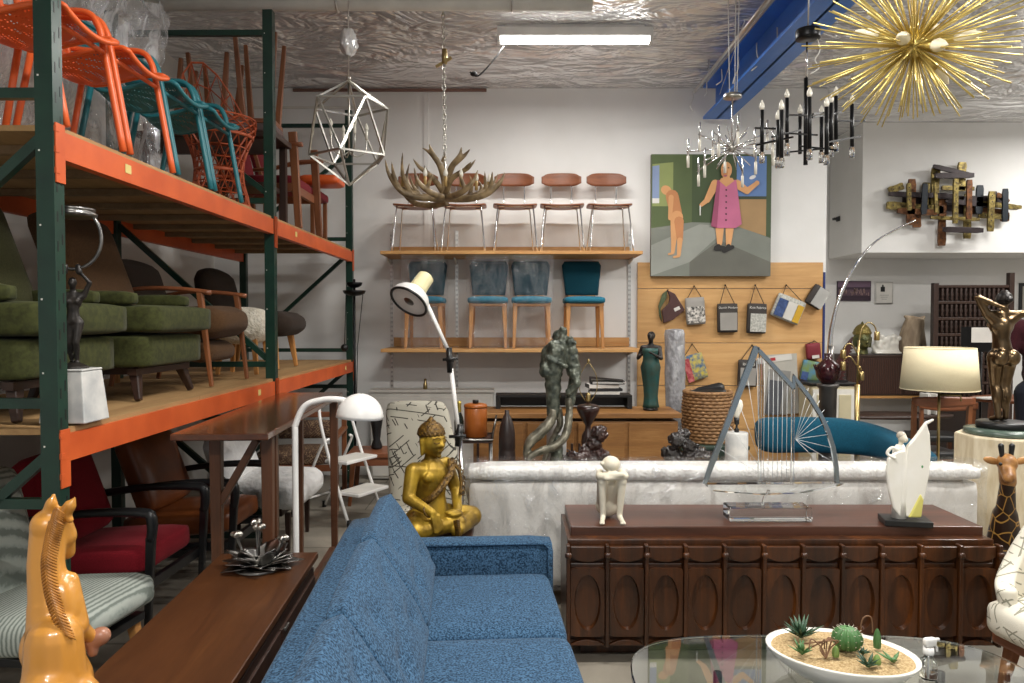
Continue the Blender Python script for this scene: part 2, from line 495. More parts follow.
    def ell(self, ce, r, T=None, n=16, m=10, mi=0, rot=None):
        ce = V(ce)
        r = (r, r, r) if isinstance(r, (int, float)) else r
        E = Euler(rot).to_matrix() if rot else Matrix.Identity(3)
        vs, fs = [], []
        for i in range(1, m):
            t = PI * i / m
            for j in range(n):
                a = 2 * PI * j / n
                vs.append(ce + E @ V((r[0] * math.sin(t) * math.cos(a), r[1] * math.sin(t) * math.sin(a), r[2] * math.cos(t))))
        top, bot = len(vs), len(vs) + 1
        vs += [ce + E @ V((0, 0, r[2])), ce + E @ V((0, 0, -r[2]))]
        for i in range(m - 2):
            for j in range(n):
                fs.append((i * n + j, (i + 1) * n + j, (i + 1) * n + (j + 1) % n, i * n + (j + 1) % n))
        for j in range(n):
            fs.append((top, j, (j + 1) % n))
            fs.append((bot, (m - 2) * n + (j + 1) % n, (m - 2) * n + j))
        return self.add(vs, fs, T, mi, True)

    def cap(self, p0, p1, r0, r1, n=12, T=None, mi=0):
        """tapered capsule"""
        p0, p1 = V(p0), V(p1)
        d = p1 - p0
        L = d.length
        if L < 1e-6:
            return self.ell(p0, r0, T, mi=mi)
        d.normalize()
        pts, rs = [], []
        for k in (0.05, .35, .65, .9, 1):
            a = k * PI / 2
            pts.append(p0 - d * r0 * math.cos(a)); rs.append(r0 * math.sin(a))
        for k in (0, .1, .35, .65, .95):
            a = k * PI / 2
            pts.append(p1 + d * r1 * math.sin(a)); rs.append(r1 * math.cos(a))
        return self.tube(pts, rs, n, T=T, mi=mi)

    def prism(self, out, depth, T=None, mi=0, smooth=False):
        """2-D outline in x,y extruded from z=0 to z=depth"""
        n = len(out)
        vs = [(x, y, 0) for x, y in out] + [(x, y, depth) for x, y in out]
        fs = [tuple(range(n))[::-1], tuple(range(n, 2 * n))]
        fs += [(i, (i + 1) % n, n + (i + 1) % n, n + i) for i in range(n)]
        return self.add(vs, fs, T, mi, smooth)

    def grid(self, fn, nu, nv, T=None, mi=0, smooth=True, closed_u=False):
        vs = [fn(i / nu, j / nv) for i in range(nu if closed_u else nu + 1) for j in range(nv + 1)]
        k = nv + 1
        fs = []
        for i in range(nu):
            i2 = (i + 1) % nu if closed_u else i + 1
            for j in range(nv):
                fs.append((i * k + j, i2 * k + j, i2 * k + j + 1, i * k + j + 1))
        return self.add(vs, fs, T, mi, smooth)

    def mesh(self, name, mats):
        me = bpy.data.meshes.new(name)
        me.from_pydata([tuple(p) for p in self.v], [], self.f)
        mats = mats if isinstance(mats, (list, tuple)) else [mats]
        for m in mats:
            me.materials.append(m)
        for p, mi, s in zip(me.polygons, self.mi, self.sm):
            p.material_index = mi
            p.use_smooth = s
        me.update()
        return me

    def build(self, name, mats, parent=None, loc=None, rot=None, bevel=0, seg=2, sub=0, solid=0, wire=0, remesh=0, smooth=0, rough=None, floor=None):
        me = self.mesh(name, mats)
        o = bpy.data.objects.new(name, me)
        COL.objects.link(o)
        if loc is not None: o.location = loc
        if rot is not None: o.rotation_euler = rot
        if solid:
            s = o.modifiers.new('solid', 'SOLIDIFY'); s.thickness = solid; s.offset = 0
        if wire:
            s = o.modifiers.new('wire', 'WIREFRAME'); s.thickness = wire; s.use_even_offset = False; s.use_boundary = True
        if remesh:
            s = o.modifiers.new('remesh', 'REMESH'); s.mode = 'VOXEL'; s.voxel_size = remesh; s.use_smooth_shade = True
            if smooth:
                s = o.modifiers.new('smooth', 'SMOOTH'); s.iterations = smooth; s.factor = .5
            dg = bpy.context.evaluated_depsgraph_get()
            me2 = bpy.data.meshes.new_from_object(o.evaluated_get(dg))
            o.modifiers.clear()
            o.data = me2
            me2.name = name
            if not me2.materials:
                me2.materials.append(mats if not isinstance(mats, (list, tuple)) else mats[0])
        if rough:
            sc_, am_ = rough
            for p_ in o.data.vertices:
                k_ = noise.noise(p_.co * sc_) + .5 * noise.noise(p_.co * sc_ * 2.3)
                p_.co += p_.normal * (am_ * k_)
        if floor is not None:
            for p_ in o.data.vertices:
                if p_.co.z < floor: p_.co.z = floor
        if bevel:
            s = o.modifiers.new('bevel', 'BEVEL'); s.width = bevel; s.segments = seg; s.limit_method = 'ANGLE'; s.angle_limit = R(40)
        if sub:
            s = o.modifiers.new('sub', 'SUBSURF'); s.levels = sub; s.render_levels = sub
        if parent is not None:
            o.parent = parent
        return o

def tag(o, label, cat, group=None, kind=None):
    o['label'] = label; o['category'] = cat
    if group: o['group'] = group
    if kind: o['kind'] = kind
    return o

def thing(name, label, cat, loc=(0, 0, 0), rz=0, group=None):
    o = bpy.data.objects.new(name, None)
    COL.objects.link(o)
    o.empty_display_size = .1
    o.location = loc
    o.rotation_euler = (0, 0, rz)
    return tag(o, label, cat, group)

KIDS = {}
def dup(root, loc, rz=0, label=None, group=None, rot=None):
    r = root.copy(); COL.objects.link(r)
    r.location = loc
    r.rotation_euler = rot if rot is not None else (0, 0, rz)
    if label: r['label'] = label
    if group: r['group'] = group
    for ch in [o for o in COL.objects if o.parent == root]:
        k = ch.copy(); COL.objects.link(k); k.parent = r
        for g in [o for o in COL.objects if o.parent == ch]:
            d = g.copy(); COL.objects.link(d); d.parent = k
    return r

def struct(name, mb, m, bevel=0):
    o = mb.build(name, m, None, bevel=bevel)
    o['kind'] = 'structure'
    return o

def rotx(a): return Matrix.Rotation(a, 4, 'X')
def roty(a): return Matrix.Rotation(a, 4, 'Y')
def rotz(a): return Matrix.Rotation(a, 4, 'Z')
def tr(x, y, z): return Matrix.Translation((x, y, z))

def arc(cx, cz, r, a0, a1, n, y=0):
    return [(cx + r * math.cos(R(a0 + (a1 - a0) * i / n)), y, cz + r * math.sin(R(a0 + (a1 - a0) * i / n))) for i in range(n + 1)]

def smooth_path(pts, k=6):
    """Catmull-Rom through the points"""
    pts = [V(p) for p in pts]
    o = []
    for i in range(len(pts) - 1):
        p0, p1, p2, p3 = pts[max(i - 1, 0)], pts[i], pts[i + 1], pts[min(i + 2, len(pts) - 1)]
        for j in range(k):
            t = j / k
            o.append(.5 * ((2 * p1) + (p2 - p0) * t + (2 * p0 - 5 * p1 + 4 * p2 - p3) * t * t + (3 * p1 - p0 - 3 * p2 + p3) * t ** 3))
    o.append(pts[-1])
    return o

def lerps(vals, n):
    """resample a list of radii to n values"""
    k = len(vals) - 1
    o = []
    for i in range(n):
        t = i / (n - 1) * k
        a = min(int(t), k - 1)
        o.append(vals[a] + (vals[a + 1] - vals[a]) * (t - a))
    return o

def human(mb, H, J=None, g=1.0, bust=0, head=True, hands=True):
    """adds a figure of height H facing -Y; J overrides joints in units of H"""
    D = dict(anL=(.05, .01, .04), anR=(-.05, .01, .04), toL=(.06, -.085, .018), toR=(-.06, -.085, .018),
             knL=(.055, -.01, .28), knR=(-.055, -.01, .28), hpL=(.05, 0, .49), hpR=(-.05, 0, .49),
             pel=(0, 0, .52), wai=(0, -.005, .62), che=(0, 0, .72), nek=(0, .005, .83), hed=(0, -.012, .925),
             shL=(.105, 0, .79), shR=(-.105, 0, .79), elL=(.15, .01, .63), elR=(-.15, .01, .63),
             wrL=(.165, -.03, .49), wrR=(-.165, -.03, .49))
    if J: D.update(J)
    q = {k: V(v) * H for k, v in D.items()}
    k = H * g
    for s in 'LR':
        mb.cap(q['hp' + s], q['kn' + s], .058 * k, .036 * k)
        mb.cap(q['kn' + s], q['an' + s], .037 * k, .02 * k)
        d = q['an' + s] - q['kn' + s]
        mb.ell(q['kn' + s] + d * .3 + V((0, .008 * H, 0)), (.036 * k, .04 * k, .075 * H))
        mb.cap(q['an' + s], q['to' + s], .022 * k, .016 * k)
        mb.cap(q['sh' + s], q['el' + s], .033 * k, .025 * k)
        mb.cap(q['el' + s], q['wr' + s], .026 * k, .016 * k)
        if hands:
            d = (q['wr' + s] - q['el' + s]).normalized()
            side = d.cross(V((0, 1, 0)))
            side = side.normalized() if side.length > .1 else V((1, 0, 0))
            pm = q['wr' + s] + d * .03 * H
            mb.cap(q['wr' + s], pm + d * .012 * H, .015 * k, .017 * k)
            for f in (-1.5, -.5, .5, 1.5):
                b0 = pm + d * .018 * H + side * f * .008 * H
                mb.cap(b0, b0 + d * (.036 - abs(f - .3) * .005) * H, .0062 * k, .0045 * k, 6)
            mb.cap(pm, pm + d * .022 * H + side * .024 * H, .007 * k, .005 * k, 6)
        mb.ell((q['hp' + s] + q['pel']) / 2 + V((0, .02 * H, -.01 * H)), (.058 * k, .062 * k, .06 * k))
        mb.cap(q['nek'] - V((0, 0, .02 * H)), q['sh' + s], .03 * k, .035 * k)
        mb.cap(q['che'], q['sh' + s], .06 * k, .036 * k)
        if bust:
            sx = 1 if s == 'L' else -1
            mb.ell(q['che'] + V((sx * .042 * H, -.052 * H, .005 * H)), bust * H)
    mb.ell(q['pel'], (.088 * k, .062 * k, .065 * k))
    mb.cap(q['pel'], q['wai'], .072 * k, .058 * k)
    mb.cap(q['wai'], q['che'], .058 * k, .07 * k)
    mb.ell(q['che'], (.09 * k, .06 * k, .085 * k))
    mb.cap(q['che'] + V((0, 0, .05 * H)), q['nek'], .05 * k, .028 * k)
    mb.cap(q['nek'], q['hed'], .028 * k, .032 * k)
    if head:
        h = q['hed']
        mb.ell(h + V((0, 0, .01 * H)), (.042 * H, .05 * H, .055 * H))
        mb.ell(h + V((0, -.012 * H, -.025 * H)), (.03 * H, .034 * H, .034 * H))
        mb.cap(h + V((0, -.05 * H, .005 * H)), h + V((0, -.057 * H, -.012 * H)), .005 * H, .008 * H, 6)
        for s in (-1, 1):
            mb.ell(h + V((s * .043 * H, .005 * H, -.004 * H)), (.007 * H, .011 * H, .017 * H), n=8, m=6)
            mb.ell(h + V((s * .017 * H, -.043 * H, .008 * H)), (.009 * H, .007 * H, .005 * H), n=8, m=6)
        mb.ell(h + V((0, -.045 * H, -.028 * H)), (.014 * H, .006 * H, .005 * H), n=8, m=6)
    return q
# ------------------------------------------------------------------ the setting
HC = 3.83      # ceiling
YB = 7.35      # back wall
XE = 3.11      # where the back wall ends at the passage
def room():
    struct('floor', MB().box(2, 4, -.05, 12.4, 14, .1), M['floor'])
    struct('ceiling', MB().box(2, 4, HC + .05, 12.4, 14, .1), M['foil'])
    struct('wall_left', MB().box(-3.02, 4, HC / 2, .14, 14, HC - .002), M['wall_grey'])
    struct('wall_back', MB().box((XE - 2.95) / 2, YB + .07, HC / 2, XE + 2.95, .14, HC - .002), M['wall'])
    struct('wall_passage', MB().box(XE - .07, 8.5, HC / 2, .14, 1.99, HC - .002), M['wall'])
    struct('wall_far', MB().box(5.6, 9.57, HC / 2, 4.98, .14, HC - .002), M['wall'])
    struct('wall_right', MB().box(8.1, 4, HC / 2, .14, 14, HC - .002), M['wall_grey'])
    # boxed-in soffit over the far alcove
    struct('wall_soffit', MB().box(6.04, 9.04, (2.33 + HC) / 2, 3.98, .88, HC - 2.33 - .004), M['wall'])
    struct('trim_1', MB().box(-1.2, YB - .012, HC - .022, 1.9, .022, .026), wood('red_ledger_board', c('#8a6a5e'), c('#735549'), 'X', .6, .7))
    struct('trim_2', MB().box(-2.05, YB - .008, HC - .19, 1.7, .014, .02), M['pale_trim'])
    struct('trim_3', MB().box(-.845, YB - .006, HC / 2, .05, .01, HC - .1), M['wall'])
    struct('trim_4', MB().box(-.845, 4.2, HC - .004, .05, 6.1, .006), M['foil'])
    # blue steel I-beam under the ceiling
    x, z0, h = 1.985, 3.50, .31
    b = MB().box(x, 4.1, z0 + .012, .26, 6.3, .024).box(x, 4.1, z0 + h, .26, 6.3, .024).box(x, 4.1, z0 + h / 2, .018, 6.3, h)
    o = struct('ceiling_beam', b, M['blue_paint']); o.rotation_euler = (0, 0, 0)
room()

def pipe_and_conduit():
    p = thing('ceiling_pipe', 'fat pale pipe running across under the foil ceiling above the racks', 'pipe', (-1.2, 5.15, 3.72))
    MB().tube([(-1.7, 0, 0), (1.75, 0, 0)], .045, 16).build('pipe', M['pale_trim'], p)
    for x in (-1.2, 0, 1.2):
        b = MB()
        b.tube([(x, .05 * math.cos(t * PI / 6), .05 * math.sin(t * PI / 6)) for t in range(12)], .008, 6, True)
        b.box(x, 0, .08, .012, .012, .06)
        b.build('hanger', M['steel'], p)
    t = thing('conduit', 'pair of thin silver conduit tubes along the blue ceiling beam', 'conduit', (1.69, 5.75, 3.66))
    MB().tube([(0, -1.15, 0), (0, 1.15, 0)], .016, 10).build('tube', M['steel'], t)
    MB().tube([(.07, -1.1, .05), (.07, 1.0, .05)], .013, 10).build('tube', M['steel'], t)
    for y in (-.8, 0, .8):
        MB().box(.035, y, .075, .14, .02, .012).box(.035, y, .12, .012, .012, .1).build('strap', M['steel'], t)
    # loose wire ends and straps hanging off the beam
    t = thing('hanging_wire', 'loose pale wires dangling from the end of the blue beam', 'wire', (1.76, 6.95, 3.66))
    b = MB()
    for k in range(6):
        x, y = -.08 + .05 * k, -.3 * k
        L = rnd.uniform(.1, .32)
        b.tube(smooth_path([(x, y, .02), (x + .01, y + .02, -.3 * L), (x + rnd.uniform(-.03, .03), y, -.7 * L), (x + rnd.uniform(-.05, .05), y, -L)], 4), .005, 6)
    b.tube([(-.1, -1.6, .02), (.2, .1, .02)], .004, 6)
    b.build('wire', M['white_cable'], t)
pipe_and_conduit()

# ------------------------------------------------------------------ pallet rack
RX, RY = -1.538, 2.5
DECK_LO, DECK_HI = 1.175, 2.215
def pallet_rack():
    r = thing('pallet_rack', 'tall green pallet rack with orange beams and board decks holding chairs', 'rack', (RX, RY, 0), R(-.4))
    D = 1.07
    ys = (0, 2.25, 4.5)
    Ht = 3.52
    for i, y in enumerate(ys):
        for xx in (0, -D):
            b = MB()
            w, d = .056, .062
            s = -1 if xx == 0 else 1
            cx = xx + s * d / 2 if xx == 0 else xx + d / 2
            b.box(cx, y + w / 2, Ht / 2, d, w, Ht)
            # perforations on the aisle face
            if xx == 0:
                z = .1
                while z < Ht - .05:
                    b.box(.0004, y + .016, z, .001, .007, .036, mi=1)
                    b.box(.0004, y + .041, z + .025, .001, .007, .036, mi=1)
                    z += .1
                z = .12
                while z < Ht:
                    b.box(cx - .018, y - .0004, z, .006, .001, .006, mi=2)
                    z += .25
            b.box(cx, y + w / 2, .004, .11, .1, .008)
            b.build('upright_post', [M['green_steel'], M['black'], M['pale_trim']], r, bevel=.003)
        # bracing of the end frame
        for z in (.15, .92, 1.265, 2.315, 3.38):
            MB().box(-D / 2 - .0, y + .028, z, D - .1, .03, .035).build('cross_brace', M['green_steel'], r)
        for z0, z1, fl in ((.25, 1.08, i == 1), (1.3, 2.16, i == 1), (2.37, 3.1, i == 1)):
            xa, xb = (-.06, -D + .06) if fl else (-D + .06, -.06)
            MB().bar((xa, y + .028, z0), (xb, y + .028, z1), .03, .034).build('diagonal_brace', M['green_steel'], r)
    for z in (DECK_LO, DECK_HI):
        for k in (0, 1):
            y0, y1 = ys[k] + .058, ys[k + 1] - .002
            for xx in (-.022, -D + .022):
                b = MB()
                b.box(xx, (y0 + y1) / 2, z - .02 - .0475, .042, y1 - y0, .095)
                if xx == -.022:                       # connector plates hooked to the posts
                    for ye in (ys[k] + .0, ys[k + 1]):
                        b.box(.0035, ye + .03, z - .1, .005, .052, .2)
                        for q in range(3):
                            b.box(.004, ye + .012, z - .02 - .07 * q, .008, .02, .02)
                    b.box(.0005, y0 + .9, z - .06, .002, .1, .05, mi=1) if False else None
                    b.box(.0004, y0 + (.42 if z > 2 else 1.9), z - .062, .001, .045, .035, mi=1)
                b.build('beam', [M['orange_steel'], M['tag_yellow']], r, bevel=.003)
            for q in range(5):
                yy = y0 + .2 + q * (y1 - y0 - .4) / 4
                MB().box(-D / 2, yy, z - .038, D - .09, .045, .03).build('deck_support', M['deck_under'], r)
            for q in range(2):
                w = (y1 - y0 + .04) / 2
                yy = y0 - .02 + w * (q + .5)
                MB().box(-D / 2 - .005, yy, z - .011, D - .022, w - .003, .02).build('deck_panel', M['osb'], r)
pallet_rack()

# ------------------------------------------------------------------ camera, lights, world
def lights():
    cam = bpy.data.cameras.new('camera')
    cam.sensor_width = 36; cam.lens = 36 * FL / 1024
    cam.clip_start = .05
    co = bpy.data.objects.new('camera', cam)
    co.location = (0, 0, CAMH); co.rotation_euler = (PI / 2 - PITCH, 0, 0)
    COL.objects.link(co); SC.camera = co
    w = bpy.data.worlds.new('daylight'); SC.world = w
    w.use_nodes = True
    bg = w.node_tree.nodes['Background']
    bg.inputs[0].default_value = (.92, .96, 1, 1); bg.inputs[1].default_value = .42
    tube = glow('fluorescent_tube', (1, .98, .94, 1), 14)
    def fixture(x, y, label, L=1.2, rz=0):
        t = thing('strip_light', label, 'light', (x, y, HC - .03), rz, 'fluorescent strip lights on the ceiling')
        MB().box(0, 0, -.03, L, .11, .07).box(0, 0, .02, L * .9, .05, .03).build('housing', M['white_enamel'], t, bevel=.006)
        for s in (-1, 1):
            MB().tube([(-L / 2 + .03, s * .028, -.085), (L / 2 - .03, s * .028, -.085)], .016, 12).build('tube', tube, t)
            MB().box(s * (L / 2 - .012), 0, -.085, .024, .1, .045).build('end_cap', M['white_enamel'], t, bevel=.004)
        return t
    def lamp(x, y, e, L=1.2, rz=0, z=HC - .16):
        l = bpy.data.lights.new('strip_lamp', 'AREA')
        l.shape = 'RECTANGLE'; l.size = L; l.size_y = .12; l.energy = e; l.color = (1, .975, .93)
        o = bpy.data.objects.new('strip_lamp', l); o.location = (x, y, z); o.rotation_euler = (0, 0, rz)
        COL.objects.link(o)
    fixture(.485, 5.8, 'lit fluorescent strip light on the foil ceiling over the wall shelves')
    lamp(.485, 5.8, 46)
    over = iter(('over the blue sofa', 'by the entrance end of the room', 'over the patterned armchair', 'over the travertine pedestal', 'in the alcove past the soffit'))
    for x, y, e in ((.4, 2.2, 100), (.4, -1.2, 125), (3.6, 3.0, 105), (4.4, 4.9, 100), (6.3, 7.3, 60)):  # unseen fixtures and lamps, added to light the room and brighten the alcove
        fixture(x, y, 'added unseen fluorescent strip light on the ceiling ' + next(over), 1.2)
        lamp(x, y, e)
    SC.view_settings.view_transform = 'Standard'
    SC.view_settings.look = 'None'
    SC.view_settings.gamma = 1
    SC.view_settings.use_curve_mapping = False
    SC.view_settings.exposure = 0.06
    SC.cycles.use_denoising = True
    SC.cycles.max_bounces = 10
    SC.cycles.transparent_max_bounces = 24
    SC.cycles.transmission_bounces = 12
    SC.cycles.sample_clamp_indirect = 6
lights()
# ------------------------------------------------------------------ seats under and on the rack
def open_arm_chair(label, cloth, loc, rz, w=.62, seat_z=.42, name='armchair', back_h=.86):
    """low lounge chair with black open arms; faces -Y before turning"""
    t = thing(name, label, 'armchair', loc, rz)
    d = .62
    MB().rbox(0, -.02, seat_z - .065, w - .1, d, .13, .04, (.0, .012, .02), 8, rotx(R(-4))).build('seat_cushion', cloth, t)
    T = tr(0, d / 2 - .19, seat_z + .03) @ rotx(R(-20))
    MB().rbox(0, .05, .22, w - .1, .13, .46, .045, (0, .02, .01), 8, T).build('back_cushion', cloth, t)
    for s in (-1, 1):
        x = s * (w / 2 - .02)
        b = MB()
        pts = smooth_path([(x, d / 2 + .12, .56), (x, 0, .625), (x, -d / 2 - .0, .635), (x, -d / 2 - .05, .60), (x, -d / 2 - .045, .5)], 4)
        b.tube(pts, lerps([.018, .02, .024, .026, .022], len(pts)), 8)
        b.build('arm', M['black_lacquer'], t)
        MB().bar((x, -d / 2 - .045, .52), (x, -d / 2 - .02, 0), .034, .042, (0, 1, 0), w1=.026, d1=.028).build('leg', M['black_lacquer'], t, bevel=.006)
        MB().bar((x, d / 2 + .1, .60), (x, d / 2 + .2, 0), .034, .042, (0, 1, 0), w1=.026, d1=.028).build('leg', M['black_lacquer'], t, bevel=.006)
        MB().bar((x, -d / 2 - .02, seat_z - .16), (x, d / 2 + .12, seat_z - .2), .026, .05).build('side_rail', M['black_lacquer'], t, bevel=.005)
    b = MB().bar((-w / 2, -d / 2, seat_z - .16), (w / 2, -d / 2, seat_z - .16), .03, .05)
    b.build('front_rail', M['black_lacquer'], t, bevel=.005)
    MB().bar((-w / 2, d / 2 + .34, back_h - .02), (w / 2, d / 2 + .34, back_h - .02), .03, .05).build('top_rail', M['black_lacquer'], t, bevel=.005) if back_h > .9 else None
    return t

open_arm_chair('crimson armchair with black open arms under the rack behind the green post', M['red_fabric'], (-2.06, 3.78, 0), R(90) - R(2), .60, .43, 'crimson_armchair')
open_arm_chair('tan leather armchair with black open arms under the rack beyond the crimson one', M['leather'], (-1.91, 4.43, 0), R(90) - R(2), .60, .44, 'leather_armchair')

def striped_chair():
    t = thing('striped_slipper_chair', 'grey striped armless chair under the rack behind the wooden horse', 'chair', (-1.93, 3.02, 0), R(90) - R(8))
    b = MB()
    b.rbox(0, -.02, .34, .60, .66, .15, .06, (0, .03, .015), 10, rotx(R(-5)))
    b.build('seat', M['stripe'], t)
    T = tr(0, .22, .33) @ rotx(R(-14))
    MB().rbox(0, .06, .29, .58, .15, .60, .06, (0, .03, .01), 10, T).build('backrest', M['stripe'], t)
    p = MB()
    for s in (-1, 1):
        p.tube([(s * .16, -.345, .27), (s * .16, -.35, .40)], .004, 6)
    b = MB().tube(smooth_path([(-.285, -.2, .415), (-.2, -.24, .425), (0, -.2, .43), (.2, -.24, .425), (.285, -.2, .415)], 5), .005, 6)
    b.build('welt', M['book_black'], t)
    MB().box(0, 0, .25, .5, .56, .035).build('base_frame', M['black_lacquer'], t, bevel=.005)
    for x in (-.22, .22):
        for y in (-.24, .26):
            MB().bar((x, y, .24), (x * 1.1, y * 1.12, 0), .045, .045, (0, 1, 0), w1=.025, d1=.025).build('leg', M['beech'], t, bevel=.005)
striped_chair()

def wrapped_chair():
    t = thing('wrapped_lounge_chair', 'white lounge chair wrapped in quilted cloth, under the rack behind the leather chair', 'chair', (-1.78, 5.15, 0), R(90))
    MB().rbox(0, -.08, .38, .62, .62, .18, .07, (0, .02, .03), 12).build('seat', M['white_quilt'], t)
    T = tr(0, .04, .40) @ rotx(R(-20))
    MB().rbox(0, .06, .18, .6, .12, .46, .06, (0, .03, .02), 12, T).build('backrest', M['white_quilt'], t)
    MB().box(0, 0, .27, .54, .5, .05).build('base_frame', M['dark_wood_x'], t)
    for x in (-.23, .23):
        for y in (-.28, .22):
            MB().bar((x, y, .26), (x, y, 0), .035, .035, (0, 1, 0), w1=.022, d1=.022).build('leg', M['dark_wood'], t)
wrapped_chair()

def carved_armchair():
    t = thing('wooden_armchair', 'brown wooden armchair with figured cloth seat and back by the far rack post', 'armchair', (-1.80, 6.2, 0), R(5))
    MB().rbox(0, 0, .42, .62, .5, .1, .03, (0, 0, .02), 6).build('seat_cushion', M['pattern_brown'], t)
    MB().rbox(0, .22, .60, .56, .06, .16, .025, (0, .01, 0), 6).build('back_cushion', M['pattern_brown'], t)
    MB().box(0, .24, .725, .72, .035, .045).build('top_rail', M['teak_x'], t, bevel=.006)
    for s in (-1, 1):
        MB().bar((s * .35, .24, 0), (s * .35, .24, .72), .04, .04, (0, 1, 0)).build('leg', M['teak'], t, bevel=.004)
        MB().bar((s * .35, -.26, 0), (s * .35, -.26, .58), .04, .04, (0, 1, 0)).build('leg', M['teak'], t, bevel=.004)
        MB().box(s * .35, -.02, .605, .055, .58, .03).build('arm', M['teak'], t, bevel=.008)
    MB().box(0, -.25, .35, .66, .03, .05).build('front_rail', M['teak_x'], t)
carved_armchair()

def little_bench():
    t = thing('low_bench', 'low red-brown wooden bench behind the white step ladder', 'bench', (-1.07, 6.3, 0), R(3))
    MB().box(0, 0, .425, .62, .38, .04).build('seat', M['teak_x'], t, bevel=.006)
    MB().box(0, -.15, .37, .56, .025, .07).box(0, .15, .37, .56, .025, .07).build('apron', M['teak_x'], t)
    for x in (-.26, .26):
        for y in (-.15, .15):
            MB().bar((x, y, .40), (x * 1.12, y * 1.1, 0), .045, .04, (0, 1, 0), w1=.026, d1=.026).build('leg', M['teak'], t, bevel=.004)
    v = tag(MB().lathe([(.02, 0), (.045, .005), (.05, .02), (.03, .08), (.04, .16), (.055, .26), (.062, .30), (.058, .305), (.045, .28), (.02, .27)], 20).build('black_vase', M['black_lacquer'], None, (-1.16, 6.32, .447)),
            'black flared vase standing on the low red-brown bench', 'vase')
little_bench()

def cushion_lounge(label, loc, rz, seat_m, back_m):
    t = thing('olive_lounge_chair', label, 'armchair', loc, rz, 'olive velvet lounge chairs on the lower rack deck')
    w, d = .60, .56
    MB().rbox(0, -.02, .225, w, d, .15, .02, (0, .008, .004), 10).build('seat_base', seat_m, t)
    MB().rbox(0, -.05, .374, w + .02, d + .05, .125, .024, (.006, .01, .008), 10).build('seat_cushion', seat_m, t)
    T = tr(0, .0, .43) @ rotx(R(-20))
    MB().rbox(0, .06, .24, w - .02, .12, .50, .05, (0, .02, .01), 8, T).build('backrest', back_m, t)
    for s in (-1, 1):
        MB().rbox(s * (w / 2 - .03), -.09, .468, .07, .30, .06, .02, (0, 0, .005), 6).build('arm', seat_m, t)
    b = MB().box(0, -.22, .13, w - .04, .04, .03).box(0, .22, .13, w - .04, .04, .03).box(-.2, 0, .13, .04, .44, .03).box(.2, 0, .13, .04, .44, .03)
    b.build('base_rail', M['dark_wood_x'], t)
    for x in (-.23, .23):
        for y in (-.21, .21):
            MB().bar((x, y, .14), (x * 1.2, y * 1.18, 0), .055, .045, (0, 1, 0), w1=.028, d1=.028).build('leg', M['dark_wood'], t, bevel=.005)
    return t
dz = DECK_LO + .006
cushion_lounge('olive velvet lounge chair on the lower deck behind the black hoop statue', (-2.03, 2.93, dz), R(90), M['green_fabric'], M['dark_olive'])
cushion_lounge('olive velvet lounge chair with brown back, on the deck beside the wool armchair', (-1.96, 3.66, dz), R(90), M['green_fabric'], M['brown_fabric'])

def wool_armchair():
    t = thing('wool_armchair', 'brown wool armchair with wooden arms, on the lower deck before the second green post', 'armchair', (-1.93, 4.38, dz), R(90))
    MB().rbox(0, -.03, .34, .5, .58, .17, .07, (0, .03, .02), 10, rotx(R(-5))).build('seat', M['brown_fabric'], t)
    MB().rbox(0, .03, .205, .44, .44, .12, .05, (0, .02, 0), 8, rotx(R(8))).build('seat_underside', M['brown_fabric'], t)
    T = tr(0, .18, .36) @ rotx(R(-14))
    MB().rbox(0, .06, .17, .5, .13, .38, .06, (0, .03, .03), 10, T).build('backrest', M['choc_fabric'], t)
    for s in (-1, 1):
        x = s * .275
        pts = smooth_path([(x, .28, .52), (x, .1, .545), (x, -.1, .54), (x, -.26, .52)], 5)
        MB().tube(pts, lerps([.014, .018, .02, .022], len(pts)), 8, flat=.7).build('arm', M['teak_x'], t)
        MB().bar((x, -.2, .53), (x, -.26, 0), .034, .034, (0, 1, 0), w1=.022, d1=.022).build('leg', M['teak'], t, bevel=.005)
        MB().bar((x, .2, .53), (x, .3, 0), .034, .034, (0, 1, 0), w1=.022, d1=.022).build('leg', M['teak'], t, bevel=.005)
wool_armchair()

